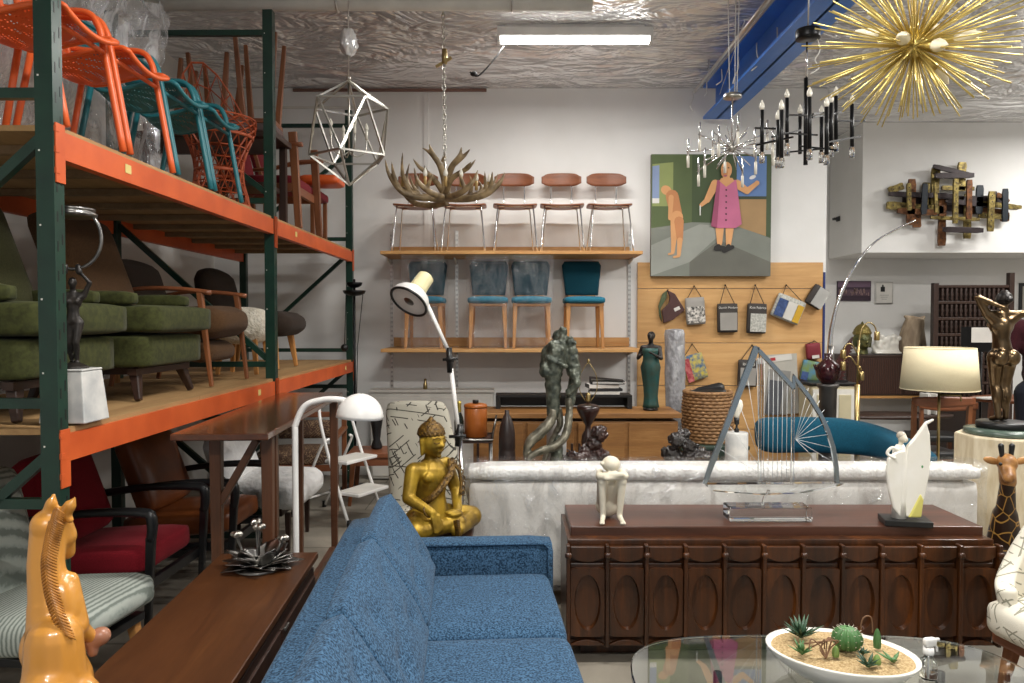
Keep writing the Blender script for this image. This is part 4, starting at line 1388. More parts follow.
def buddha():
    p = P(437, 536, 3.62)
    base = .475
    s = thing('wooden_stool', 'plain brown wooden stool carrying the golden Buddha behind the sofa arm', 'stool', (p.x, 3.72, 0))
    MB().box(0, 0, base - .02, .34, .32, .035).build('seat', M['dark_wood_x'], s, bevel=.005)
    for x in (-.14, .14):
        for y in (-.13, .13):
            MB().box(x, y, (base - .04) / 2, .04, .04, base - .04).build('leg', M['teak'], s)
    t = thing('golden_buddha', 'golden seated Buddha figure with eyes lowered, behind the blue sofa arm', 'statue', (p.x - .01, 3.70, base + .002), R(48))
    b = MB()
    # crossed legs
    b.cap((.06, .06, .065), (.185, -.06, .06), .07, .055)
    b.cap((-.06, .06, .065), (-.185, -.06, .06), .07, .055)
    b.cap((.185, -.06, .055), (.0, -.15, .045), .05, .036)
    b.cap((-.185, -.06, .055), (.03, -.13, .075), .05, .036)
    b.ell((0, .05, .07), (.16, .1, .075))
    # torso
    b.cap((0, .05, .10), (0, .05, .20), .095, .075)
    b.cap((0, .05, .20), (0, .045, .29), .08, .088)
    for q in (-1, 1):
        b.cap((0, .05, .30), (q * .105, .05, .325), .06, .042)
        b.ell((q * .045, -.004, .29), (.042, .026, .03))
    b.cap((0, .05, .33), (0, .04, .385), .036, .033)
    # his right arm (picture left) drops over the shin, the other rests in the lap
    b.cap((-.112, .05, .325), (-.158, .03, .20), .04, .032)
    b.cap((-.158, .03, .20), (-.125, -.105, .145), .032, .022)
    b.cap((.112, .05, .325), (.155, .02, .19), .04, .032)
    b.cap((.155, .02, .19), (.05, -.10, .125), .031, .022)
    b.ell((.01, -.12, .118), (.05, .035, .016))
    for k in range(4):
        b.cap((-.137 + .015 * k, -.118, .13), (-.133 + .014 * k, -.137, .05 + .006 * abs(k - 1)), .0095, .007, 8)
    b.cap((-.10, -.108, .135), (-.085, -.128, .09), .01, .008, 8)
    for k in range(4):
        b.cap((.02 - .0 * k, -.125 - .008 * k + .02, .132), (-.04, -.12 - .009 * k + .015, .13), .008, .006, 8)
    # head with face
    h = V((0, .03, .462))
    b.ell(h, (.064, .072, .078))
    b.ell(h + V((0, -.016, -.034)), (.043, .044, .044))
    b.cap(h + V((0, -.062, .015)), h + V((0, -.076, -.016)), .006, .012, 8)
    for q in (-1, 1):
        b.ell(h + V((q * .02, -.066, -.017)), (.008, .007, .006), n=8, m=6)
        b.cap(h + V((q * .062, .01, .01)), h + V((q * .06, .01, -.06)), .012, .01, 8)
        b.cap(h + V((q * .010, -.064, .02)), h + V((q * .042, -.047, .022)), .006, .005, 8)
        b.ell(h + V((q * .024, -.055, .006)), (.015, .010, .007), n=10, m=6)
    b.cap(h + V((-.014, -.062, -.04)), h + V((.014, -.062, -.04)), .006, .006, 8)
    b.ell(h + V((0, -.06, -.046)), (.012, .008, .006), n=8, m=6)
    b.ell(h + V((0, -.05, -.07)), (.016, .014, .012), n=8, m=6)
    b.build('body', M['gold_paint'], t, remesh=.006, smooth=3)
    # curled hair cap, band and topknot
    b = MB()
    for i in range(6):
        for j in range(20):
            th, an = R(30 + i * 11), 2 * PI * (j + .5 * (i % 2)) / 20
            d = V((math.sin(th) * math.cos(an), math.sin(th) * math.sin(an), math.cos(th)))
            q = h + V((d.x * .061, d.y * .067 + .009, d.z * .062 + .032))
            if q.z > h.z + .030 or (q.y > .06 and q.z > h.z - .03):
                b.ell(q, .0105, n=8, m=6)
    b.ell(h + V((0, .012, .034)), (.061, .064, .054)).ell(h + V((0, .012, .055)), (.054, .056, .036))
    b.ell(h + V((0, .010, .100)), (.021, .022, .016))
    b.ell(h + V((0, .010, .116)), (.010, .010, .010))
    for j in range(10):
        an = 2 * PI * j / 10
        b.ell(h + V((.019 * math.cos(an), .010 + .020 * math.sin(an), .102)), .0055, n=8, m=6)
    b.build('hair', M['gold_dark'], t, remesh=.0045, smooth=1)
    b = MB()
    for q in (-1, 1):
        b.tube(smooth_path([h + V((q * .010, -.0745, .018)), h + V((q * .026, -.070, .026)), h + V((q * .046, -.055, .018))], 4), .0024, 6)
        b.tube(smooth_path([h + V((q * .012, -.0705, .002)), h + V((q * .026, -.0665, -.002)), h + V((q * .040, -.056, .003))], 4), .0022, 6)
        b.build('eye_line', M['gold_dark'], t); b = MB()
    b.tube(smooth_path([h + V((-.016, -.066, -.044)), h + V((0, -.072, -.042)), h + V((.016, -.066, -.044))], 4), .002, 6)
    b.build('lip_line', M['gold_dark'], t)
    # draped robe edge with scrollwork, armband, sash
    b = MB()
    pts = smooth_path([(.085, -.015, .365), (.05, -.052, .31), (-.02, -.062, .25), (-.075, -.045, .20), (-.09, .0, .17)], 6)
    b.tube(pts, .019, 8, flat=.4)
    for i in range(0, len(pts), 3):
        q = pts[i]
        b.tube([(q.x + .010 * math.cos(a * PI / 5), q.y - .010, q.z + .010 * math.sin(a * PI / 5)) for a in range(10)], .0022, 6, True)
    b.build('robe_band', M['gold_dark'], t)
    b = MB()
    pts = smooth_path([(.09, -.005, .36), (.12, -.035, .31), (.125, -.05, .24), (.11, -.06, .19)], 5)
    b.tube(pts, .024, 8, flat=.4)
    for i in range(0, len(pts), 2):
        q = pts[i]
        b.tube([(q.x + .012 * math.cos(a * PI / 5), q.y - .014, q.z + .012 * math.sin(a * PI / 5)) for a in range(10)], .0035, 6, True)
    b.build('shoulder_sash', M['gold_dark'], t)
    b = MB()
    b.tube([(-.131 + .025 * math.cos(a * PI / 6), -.085 + .012 * math.sin(a * PI / 6), .152 + .026 * math.sin(a * PI / 6)) for a in range(12)], .006, 6, True)
    b.build('bracelet', M['gold_dark'], t)
    b = MB()
    b.tube(smooth_path([(-.02, -.165, .10), (-.025, -.178, .06), (-.02, -.18, .01)], 4), .022, 8, flat=.4)
    b.build('hanging_cloth', M['gold_dark'], t)
buddha()

def stroke_chair():
    p = P(420, 430, 4.2)
    t = thing('high_back_chair', 'high-backed chair in cream cloth with dark strokes, behind the golden Buddha', 'chair', (p.x - .045, 4.35, 0), R(4))
    k = 4.25 / FL
    z1 = CAMH - (409 - 320) * k
    b = MB().rbox(0, 0, .36, .44, .10, .70, .05, (0, .02, .01), 12)
    vv = []
    for (x, y, z) in b.v:
        f = (z - .0) / .71
        vv.append((x * (1.12 - .26 * f) + .10 * (1 - f) - .012, y + .12 * f, z))
    b.v = vv
    b.build('backrest', M['stroke_dark'], t, (0, .13, z1 - .71))
    MB().rbox(0, -.10, .36, .46, .46, .14, .05, (0, .02, .02), 8).build('seat', M['stroke_dark'], t)
    for x in (-.18, .18):
        for y in (-.28, .14):
            MB().bar((x, y, .30), (x * 1.1, y * 1.1, 0), .04, .04, (0, 1, 0), w1=.025, d1=.025).build('leg', M['dark_wood'], t)
stroke_chair()

def task_lamp():
    Y = 4.02
    k = Y / FL
    p = P(463, 500, Y)
    t = thing('task_floor_lamp', 'white and cream articulated floor lamp tilting its round head over the Buddha', 'lamp', (p.x, Y, 0))
    def L(px, py): return V(((px - 512) * k - p.x, 0, CAMH - (py - 319.5) * k))
    MB().lathe([(.16, 0), (.16, .02), (.14, .03), (.02, .04)], 32).build('base', M['black_metal'], t)
    MB().tube([L(463, 600) * 1 if False else V((0, 0, .03)), L(460.5, 437)], .011, 12).build('chrome_pole', M['chrome'], t)
    MB().tube([L(459, 440), L(451, 368)], .012, 12).build('lower_arm', M['white_enamel'], t)
    MB().tube([L(449, 352), L(427, 303)], .011, 12).build('upper_arm', M['white_enamel'], t)
    b = MB().ell(L(450, 359), .024).tube([L(450, 372), L(449, 347)], .017, 10)
    b.tube([L(443, 359) + V((0, -.02, 0)), L(458, 358) + V((0, -.02, 0))], .008, 8)
    b.build('elbow_joint', M['black'], t)
    b = MB().ell(L(459, 436), .026).tube([L(458, 446), L(460, 424)], .02, 10)
    b.tube([L(449, 436) + V((0, -.02, 0)), L(466, 435) + V((0, -.02, 0))], .009, 8)
    b.build('base_joint', M['black'], t)
    # head: bell reflector opening down-left towards the viewer
    hc = L(409, 301)
    ax = V((-.42, -.55, -.72)).normalized()
    q = ax.to_track_quat('-Z', 'Y').to_matrix().to_4x4()
    T = tr(*hc) @ q
    prof = [(.108, -.0), (.112, .004), (.108, .03), (.09, .058), (.062, .08), (.05, .10), (.047, .19), (.036, .20), (.01, .20)]
    inn = [(.02, .12), (.045, .085), (.085, .052), (.102, .02), (.104, .0)]
    rf = MB().lathe([(.104, 0)] + prof[:5] + [(.05, .085)] , 36, T).build('reflector', M['white_enamel'], t)
    MB().lathe(prof[4:], 30, T).build('lamp_neck', M['cream_enamel'], t)
    MB().tube([T @ V((.108 * math.cos(a * PI / 18), .108 * math.sin(a * PI / 18), -.002)) for a in range(36)], .0075, 8, True).build('rim', M['black'], rf)
    MB().lathe([(.1, .012), (.06, .02), (.03, .0), (.005, -.004)], 28, T).build('lens', M['gunmetal'], rf)
    hh = MB().tube(smooth_path([T @ V((.052, -.02, .09)), T @ V((.085, -.02, .10)), T @ V((.085, -.02, .15)), T @ V((.05, -.02, .16))], 4), .006, 8)
    hh.build('handle', M['black'], t)
    hh = MB().tube(smooth_path([T @ V((.06, .02, .06)), T @ V((.11, .02, .07)), T @ V((.115, .02, .10)), T @ V((.06, .02, .12))], 4), .006, 8)
    hh.build('handle', M['black'], t)
    MB().tube([T @ V((.0, .03, .07)), L(427, 303)], .01, 8).build('swivel', M['black'], t)
task_lamp()

def horse():
    Y = 1.5
    k = Y / FL
    def q(px, py, d=0):
        p = P(px, py, Y + d)
        return V((p.x - ox, p.y - Y, p.z))
    ox = P(56, 600, Y).x
    zb = .42
    st = thing('horse_pedestal', 'plain wooden pedestal under the carved honey-coloured horse', 'pedestal', (ox, Y + .02, 0))
    MB().box(0, 0, zb - .02, .26, .30, .035).build('top', M['dark_wood_x'], st, bevel=.004)
    MB().box(0, 0, (zb - .04) / 2, .18, .22, zb - .045).build('column', M['dark_wood'], st)
    t = thing('carved_horse', 'honey-coloured carved wooden horse seen from behind, ears pricked, by the green post', 'statue', (ox, Y, 0))
    b = MB()
    # hindquarters, body, neck
    b.ell(q(56, 695), (.066, .085, .10))
    b.cap(q(55, 672), q(54, 640), .060, .054)
    b.cap(q(54, 645, .02), q(50, 605, .03), .054, .043)
    b.cap(q(50, 605, .03), q(46, 565, .04), .041, .036)
    b.cap(q(46, 565, .04), q(48, 532, .05), .036, .035)
    b.ell(q(50, 524, .055), (.036, .045, .034))
    b.ell(q(70, 603, .04), (.022, .035, .058), rot=(0, R(-8), 0))     # raised shoulder
    b.cap(q(70, 580, .05), q(77, 625, .05), .018, .024)
    b.ell(q(38, 645, .03), (.026, .05, .05))
    # head turned to the right
    b.cap(q(54, 521, .06), q(64, 536, .08), .033, .026)
    b.cap(q(64, 535, .08), q(67, 552, .095), .023, .017)
    b.ell(q(70, 520, .045), (.008, .01, .008))
    for ex, ey, tx, ty in ((49, 513, 54, 494), (65, 513, 75, 498)):
        b.cap(q(ex, ey, .045), q((ex + tx) / 2, (ey + ty) / 2, .04), .014, .013)
        b.cap(q((ex + tx) / 2, (ey + ty) / 2, .04), q(tx, ty, .04), .0125, .004)
    # folded fore leg and hoof
    b.cap(q(76, 625, .05), q(92, 638, .09), .02, .014)
    # hind legs to the base
    for sx in (-1, 1):
        b.cap(q(56 + sx * 20, 700, 0), V((sx * .055, .03, .64)), .05, .032)
        b.cap(V((sx * .055, .03, .64)), V((sx * .055, -.02, .53)), .03, .02)
        b.cap(V((sx * .055, -.02, .53)), V((sx * .055, .0, .46)), .019, .022)
    b.cap(q(56, 700, -.07), V((0, -.11, .50)), .022, .03)
    b.box(0, .0, .437, .2, .24, .03)
    b.build('body', M['horse_wood'], t, remesh=.0048, smooth=5)
    b = MB()
    line = smooth_path([q(57, 508, .012), q(53, 522, .009), q(49, 540, .012), q(46, 562, .003), q(49, 588, -.008), q(56, 612, -.022), q(66, 636, -.024)], 8)
    for i in range(1, len(line) - 1):
        p = line[i]
        w_ = .017 if i > 6 else .012
        b.tube(smooth_path([p + V((.0, -.001, .003)), p + V((w_ * .55, .0, -.005)), p + V((w_, .008, -.014))], 3), lerps([.0024, .0028, .0010], 7), 6)
        b.tube(smooth_path([p + V((.0, -.001, .003)), p + V((-w_ * .5, .0, -.005)), p + V((-w_ * .85, .007, -.013))], 3), lerps([.0024, .0028, .0010], 7), 6)
    b.tube(line, .003, 6)
    b.build('mane', M['mane_wood'], t)
    MB().cap(q(89, 640, .09), q(101, 636, .10), .017, .021).cap(q(91, 640, .09), q(93, 652, .09), .014, .012).build('hoof', M['hoof'], t, remesh=.005, smooth=3)
horse()
# ------------------------------------------------------------------ back wall: shelves, chairs, sideboard
def wall_shelves():
    Y0 = 6.75
    xl, xr = P(380, 250, Y0).x, P(643, 250, Y0).x
    t = thing('wall_shelf', 'pine two-tier wall shelf on slotted standards holding nine chairs', 'shelf', ((xl + xr) / 2, YB, 0))
    w = xr - xl
    d = YB - Y0
    for z in (2.165, 1.270):
        MB().box(0, -d / 2 - .005, z, w, d - .01, .03).build('shelf_board', M['pine'], t, bevel=.003)
        MB().box(0, -.013, z + .063, w - .06, .02, .09).build('back_rail', M['pine'], t, bevel=.002)
        MB().box(.02, -d - .004, z - .004, .16, .012, .02).build('shelf_clip', M['pine'], t)
        for px in (391, 456.5, 630):
            x = P(px, 300, 7.3).x - (xl + xr) / 2
            MB().prism([(0, 0), (d - .36, 0), (d - .36, -.015), (0, -.05)], .012, tr(x, -.02, z - .017) @ rotz(-PI / 2) @ rotx(PI / 2)).build('bracket', M['pale_trim'], t)
    for px in (391, 456.5, 630):
        x = P(px, 300, 7.3).x - (xl + xr) / 2
        b = MB().box(x, -.006 - .0, 1.55, .03, .012, 1.75)
        z = .72
        while z < 2.4:
            b.box(x - .006, -.0125, z, .004, .002, .02, mi=1); b.box(x + .006, -.0125, z, .004, .002, .02, mi=1)
            z += .045
        b.build('standard', [M['steel'], M['black']], t)
wall_shelves()

SHELF_HI, SHELF_LO = 2.182, 1.287
def school_chair(label, loc, rz):
    t = thing('shell_seat_chair', label, 'chair', loc, rz, 'wood and chrome chairs on the upper wall shelf')
    def seat(u, v):
        k, q = -1 + 2 * u, -1 + 2 * v
        e = .205 * (1 - .10 * abs(q) ** 4)
        x = k * e; y = q * .19 * (1 - .12 * abs(k) ** 4)
        return V((x, y, .435 + .012 * k * k + .014 * q * q * (q < 0) * -1))
    MB().grid(seat, 14, 12).build('seat', M['teak_x'], t, solid=.014)
    def back(u, v):
        k, q = -1 + 2 * u, -1 + 2 * v
        x = k * .19
        hz = .062 * max(.25, (1 - abs(k) ** 5)) ** .5
        return V((x, .205 - .045 * k * k, .715 + q * hz + .01 * (1 - k * k)))
    MB().grid(back, 20, 6).build('backrest', M['teak_x'], t, solid=.012)
    for s in (-1, 1):
        MB().tube(smooth_path([(s * .10, .10, .425), (s * .10, .185, .47), (s * .10, .212, .62), (s * .10, .215, .72)], 5), .006, 8).build('back_rod', M['chrome'], t)
        MB().tube(smooth_path([(s * .20, -.19, 0), (s * .165, -.135, .39), (s * .15, -.11, .422), (s * .10, -.09, .425)], 5), .0075, 8).build('leg', M['chrome'], t)
        MB().tube(smooth_path([(s * .19, .21, 0), (s * .15, .12, .39), (s * .14, .10, .422), (s * .10, .09, .425)], 5), .0075, 8).build('leg', M['chrome'], t)
    MB().tube([(-.10, -.09, .425), (.10, -.09, .425)], .0075, 8).build('front_bar', M['chrome'], t)
    return t
Yc = 7.0
lab = ['wood and chrome chair behind the antler chandelier, rack end of the upper shelf',
       'wood and chrome chair, second along the upper shelf, partly behind the antler chandelier',
       'wood and chrome chair in the middle of the five on the upper shelf',
       'wood and chrome chair, fourth along the upper shelf from the rack',
       'wood and chrome chair at the painting end of the upper shelf']
c0 = None
for k, px in enumerate((414, 463.5, 515, 563, 611)):
    x = P(px, 205, 6.85).x
    if c0 is None:
        c0 = school_chair(lab[0], (x, Yc, SHELF_HI), 0)
    else:
        dup(c0, (x, Yc, SHELF_HI), R((-1, 2, -2, 1)[k - 1]), lab[k])

def teal_chair(label, loc, rz=0):
    t = thing('teal_dining_chair', label, 'chair', loc, rz, 'teal upholstered chairs on the lower wall shelf')
    MB().rbox(0, -.02, .445, .375, .39, .06, .025, (.0, .01, .012), 8).build('seat', M['teal_seat'], t)
    out = []
    for k in range(25):
        u = -1 + 2 * k / 24
        out.append((u * .205, .40 + .0 - .012 * u * u))
    b = MB()
    def bk(u, v):
        k = -1 + 2 * u
        hw = .155 + .030 * v
        rr = max(0, 1 - max(0, (abs(k) - .85) / .15) ** 2 * (.12 if v > .5 else .06))
        return V((k * hw, .165 + .05 * v - .02 * (1 - k * k), .50 + (.328 * v) * rr))
    MB().grid(bk, 16, 10).build('backrest', M['teal_shell'], t, solid=.03, bevel=.0)
    MB().box(0, .15, .475, .26, .02, .05).build('back_bracket', M['beech'], t)
    MB().box(0, -.01, .405, .35, .33, .03).build('seat_frame', M['beech'], t, bevel=.004)
    for x in (-.15, .15):
        MB().bar((x, -.15, .41), (x * 1.1, -.18, 0), .044, .04, (0, 1, 0), w1=.024, d1=.024).build('leg', M['beech'], t, bevel=.005)
        MB().bar((x, .13, .41), (x * 1.08, .20, 0), .044, .04, (0, 1, 0), w1=.024, d1=.024).build('leg', M['beech'], t, bevel=.005)
    return t
tl = ['teal chair in a clear bag on the lower shelf, behind the cream lamp head',
      'teal chair in a clear bag on the lower shelf, second from the rack',
      'teal chair in a clear bag on the lower shelf, beside the unwrapped one',
      'unwrapped teal chair at the end of the lower shelf, above the sideboard']
t0 = None
for k, px in enumerate((424, 488, 531.5, 584.5)):
    x = P(px, 300, 6.88).x
    if t0 is None:
        t0 = teal_chair(tl[0], (x, 7.0, SHELF_LO + .002))
    else:
        dup(t0, (x, 7.0, SHELF_LO + .002), 0, tl[k])
    if k < 3:
        def bag(u, v, k=k):
            a = 2 * PI * u
            ca, sa = math.cos(a), math.sin(a)
            s = 1 / max(abs(ca), abs(sa)) ** .93
            rx, ry = .194, .256
            nn = .004 + .006 * noise.noise(V((ca * 3 + k * 5, sa * 3, v * 6))) + .003 * noise.noise(V((ca * 9 + k, sa * 9, v * 20)))
            z = .004 + min(v / .96, 1) * .846 + max(0, v - .96) * .15
            top = 1 if v < .985 else .6
            return V((x + (rx + nn) * ca * s * top, 7.005 + (ry + nn) * sa * s * top * (1 if sa < 0 else 1.0), SHELF_LO + z))
        o = MB().grid(bag, 48, 26, closed_u=True).build('chair_bag', M['film_bag'], None)
        tag(o, ['clear plastic bag over the teal chair behind the cream lamp head', 'clear plastic bag over the second teal chair on the lower shelf',
                'clear plastic bag over the teal chair beside the unwrapped one'][k], 'plastic bag', 'clear bags over teal chairs')

def oak_sideboard():
    Y0 = 6.0
    xl, xr = P(470, 415, Y0).x, P(682, 415, Y0).x
    w = xr - xl
    t = thing('oak_sideboard', 'long oak sideboard with grained doors below the wall shelves', 'sideboard', ((xl + xr) / 2, Y0, 0))
    H, D = .79, .5
    MB().box(0, D / 2, H - .02, w, D, .04).build('top', M['oak'], t, bevel=.004)
    MB().box(0, D / 2 + .01, H / 2 - .0, w - .05, D - .04, H - .14).build('carcass', M['oak'], t, bevel=.003)
    n = 4
    dw = (w - .07) / n
    for k in range(n):
        dr = MB().box(-w / 2 + .035 + dw * (k + .5), .022, H / 2 - .0, dw - .035, .02, H - .16).build('door', M['oak'], t, bevel=.004)
        MB().box(-w / 2 + .035 + dw * k + (dw - .03 if k % 2 else .03) , .010, H / 2, .02, .012, .3).build('handle', M['dark_wood'], dr, bevel=.003)
    for x in (-w / 2 + .1, w / 2 - .1):
        for y in (.08, D - .08):
            MB().box(x, y, .035, .05, .05, .07).build('leg', M['dark_wood'], t)
oak_sideboard()

def on_sideboard():
    zt = .792
    # black open shelf box
    xl, xr = P(496, 400, 6.42).x, P(630, 400, 6.42).x
    t = thing('black_shelf_box', 'low black open-fronted box on the oak sideboard against the wall', 'shelf', ((xl + xr) / 2, 6.30, zt))
    w = xr - xl
    MB().box(0, .12, .107, w, .24, .018).build('top', M['black'], t)
    for s in (-1, 1):
        MB().box(s * (w / 2 - .02), .12, .049, .04, .24, .097).build('side', M['black'], t)
    MB().box(0, .232, .049, w - .08, .01, .097).build('back', M['black'], t)
    zz = zt + .118
    for k, (px, h, m, l) in enumerate(((604, .028, M['paper_white'], 'white paper pad at the bottom of the stack on the black box'),
                                       (606, .022, M['book_black'], 'black folder in the middle of the stack on the black box'),
                                       (602, .034, M['paper_white'], 'thick white pad of sheets under the top black binder'))):
        p = P(px, 395, 6.42)
        t = thing('paper_pad' if m is not M['book_black'] else 'folder', l, 'stationery', (p.x, 6.42, zz), R((k - 1) * 4))
        MB().box(0, 0, h / 2, .26, .2, h - .002).build('sheets', m, t, bevel=.002)
        MB().box(-.131, 0, h / 2, .004, .2, h).build('spine', M['book_black'], t)
        zz += h + .002
    p = P(607, 392, 6.42)
    t = thing('ring_binder', 'black ring binder lying open-edged on top of the white pads', 'binder', (p.x, 6.42, zz), R(-3))
    b = MB().box(0, 0, .002, .29, .22, .004)
    b.bar((-.145, 0, .05), (.145, 0, .024), .22, .004)
    b.build('cover', M['book_black'], t)
    MB().box(-.146, 0, .027, .005, .22, .054).build('spine', M['book_black'], t)
    MB().box(0, 0, .012, .26, .19, .016).build('sheets', M['paper_white'], t)
    # teal bronze lady
    p = P(651, 409, 6.2)
    t = thing('teal_lady_statue', 'teal-green bronze figure of a lady in a long dress on the oak sideboard end', 'statue', (p.x, 6.22, zt + .002), R(-20))
    H = .66
    b = MB()
    human(b, H, dict(elL=(.14, -.06, .66), wrL=(.05, -.14, .72), elR=(-.16, -.01, .66), wrR=(-.1, -.12, .70), knL=(.03, -.02, .28), knR=(-.03, -.01, .28), anL=(.025, .0, .04), anR=(-.03, .01, .04)), 1.05, .03)
    b.build('figure', M['bronze_dark'], t, remesh=.009, smooth=3)
    prof = [(.062, .02), (.056, .05), (.05, .12), (.058, .22), (.068, .32), (.074, .36), (.062, .41), (.058, .44), (.07, .49), (.066, .52)]
    d = MB()
    vs, fs, n = [], [], 28
    for i, (r, z) in enumerate(prof):
        for j in range(n):
            a = 2 * PI * j / n
            f = 1 + .06 * math.sin(a * 7 + z * 9) * (z < .4)
            vs.append((r * 1.08 * f * math.cos(a), r * .86 * f * math.sin(a) + .004, z))
    for i in range(len(prof) - 1):
        for j in range(n):
            fs.append((i * n + j, i * n + (j + 1) % n, (i + 1) * n + (j + 1) % n, (i + 1) * n + j))
    d.add(vs, fs, None, 0, True)
    d.build('dress', M['bronze_teal'], t, solid=.006)
    MB().ell((0, .018, .625), (.034, .04, .036)).ell((0, .05, .625), .02).build('hair', M['bronze_dark'], t)
    MB().lathe([(.06, 0), (.065, .005), (.06, .015), (.02, .02)], 20).build('base', M['bronze_dark'], t)
on_sideboard()

def wrapped_roll():
    p = P(678, 440, 6.62)
    o = MB()
    def fn(u, v):
        a = 2 * PI * u
        r = .092 + .008 * noise.noise(V((math.cos(a) * 2, math.sin(a) * 2, v * 9))) + .006 * noise.noise(V((math.cos(a) * 6, math.sin(a) * 6, v * 25)))
        r *= 1 if .01 < v < .985 else .9
        return V((r * math.cos(a), r * math.sin(a), v * 1.46))
    o.grid(fn, 30, 40, closed_u=True)
    o.ell((0, 0, 1.455), (.084, .084, .015))
    m = plain('grey_rolled_cloth_in_plastic', c('#bcbcbe'), .22, .15, (12, c('#8f8f93')), (26, 1.0, .03), scale=(1, 1, .4))
    t = tag(o.build('wrapped_roll', m, None, (1.537, 6.86, .0), (0, R(-1.2), 0)), 'tall grey roll in crinkled plastic leaning between the sideboard and the plywood', 'roll')
wrapped_roll()

def plywood():
    xl, xr = P(638, 300, 7.3).x, P(824, 300, 7.3).x
    w = xr - xl
    t = thing('plywood_panel', 'honey plywood board panel on the back wall with hooks for sample bags', 'panel', ((xl + xr) / 2, YB - .002, 0))
    zs = [CAMH - (y - 320) * 7.3 / FL for y in (262, 288.5, 343, 386, 430, 480)]
    for a, b_ in zip(zs[:-1], zs[1:]):
        MB().box(0, -.010, (a + b_) / 2, w, .018, a - b_ - .006).build('board', M['ply'], t, bevel=.002)
    MB().box(w / 2 + .012, -.014, (zs[0] + zs[-1]) / 2 - .05, .02, .024, zs[0] - zs[-1] - .1).build('edge_strip', M['dark_blue'], t)
plywood()

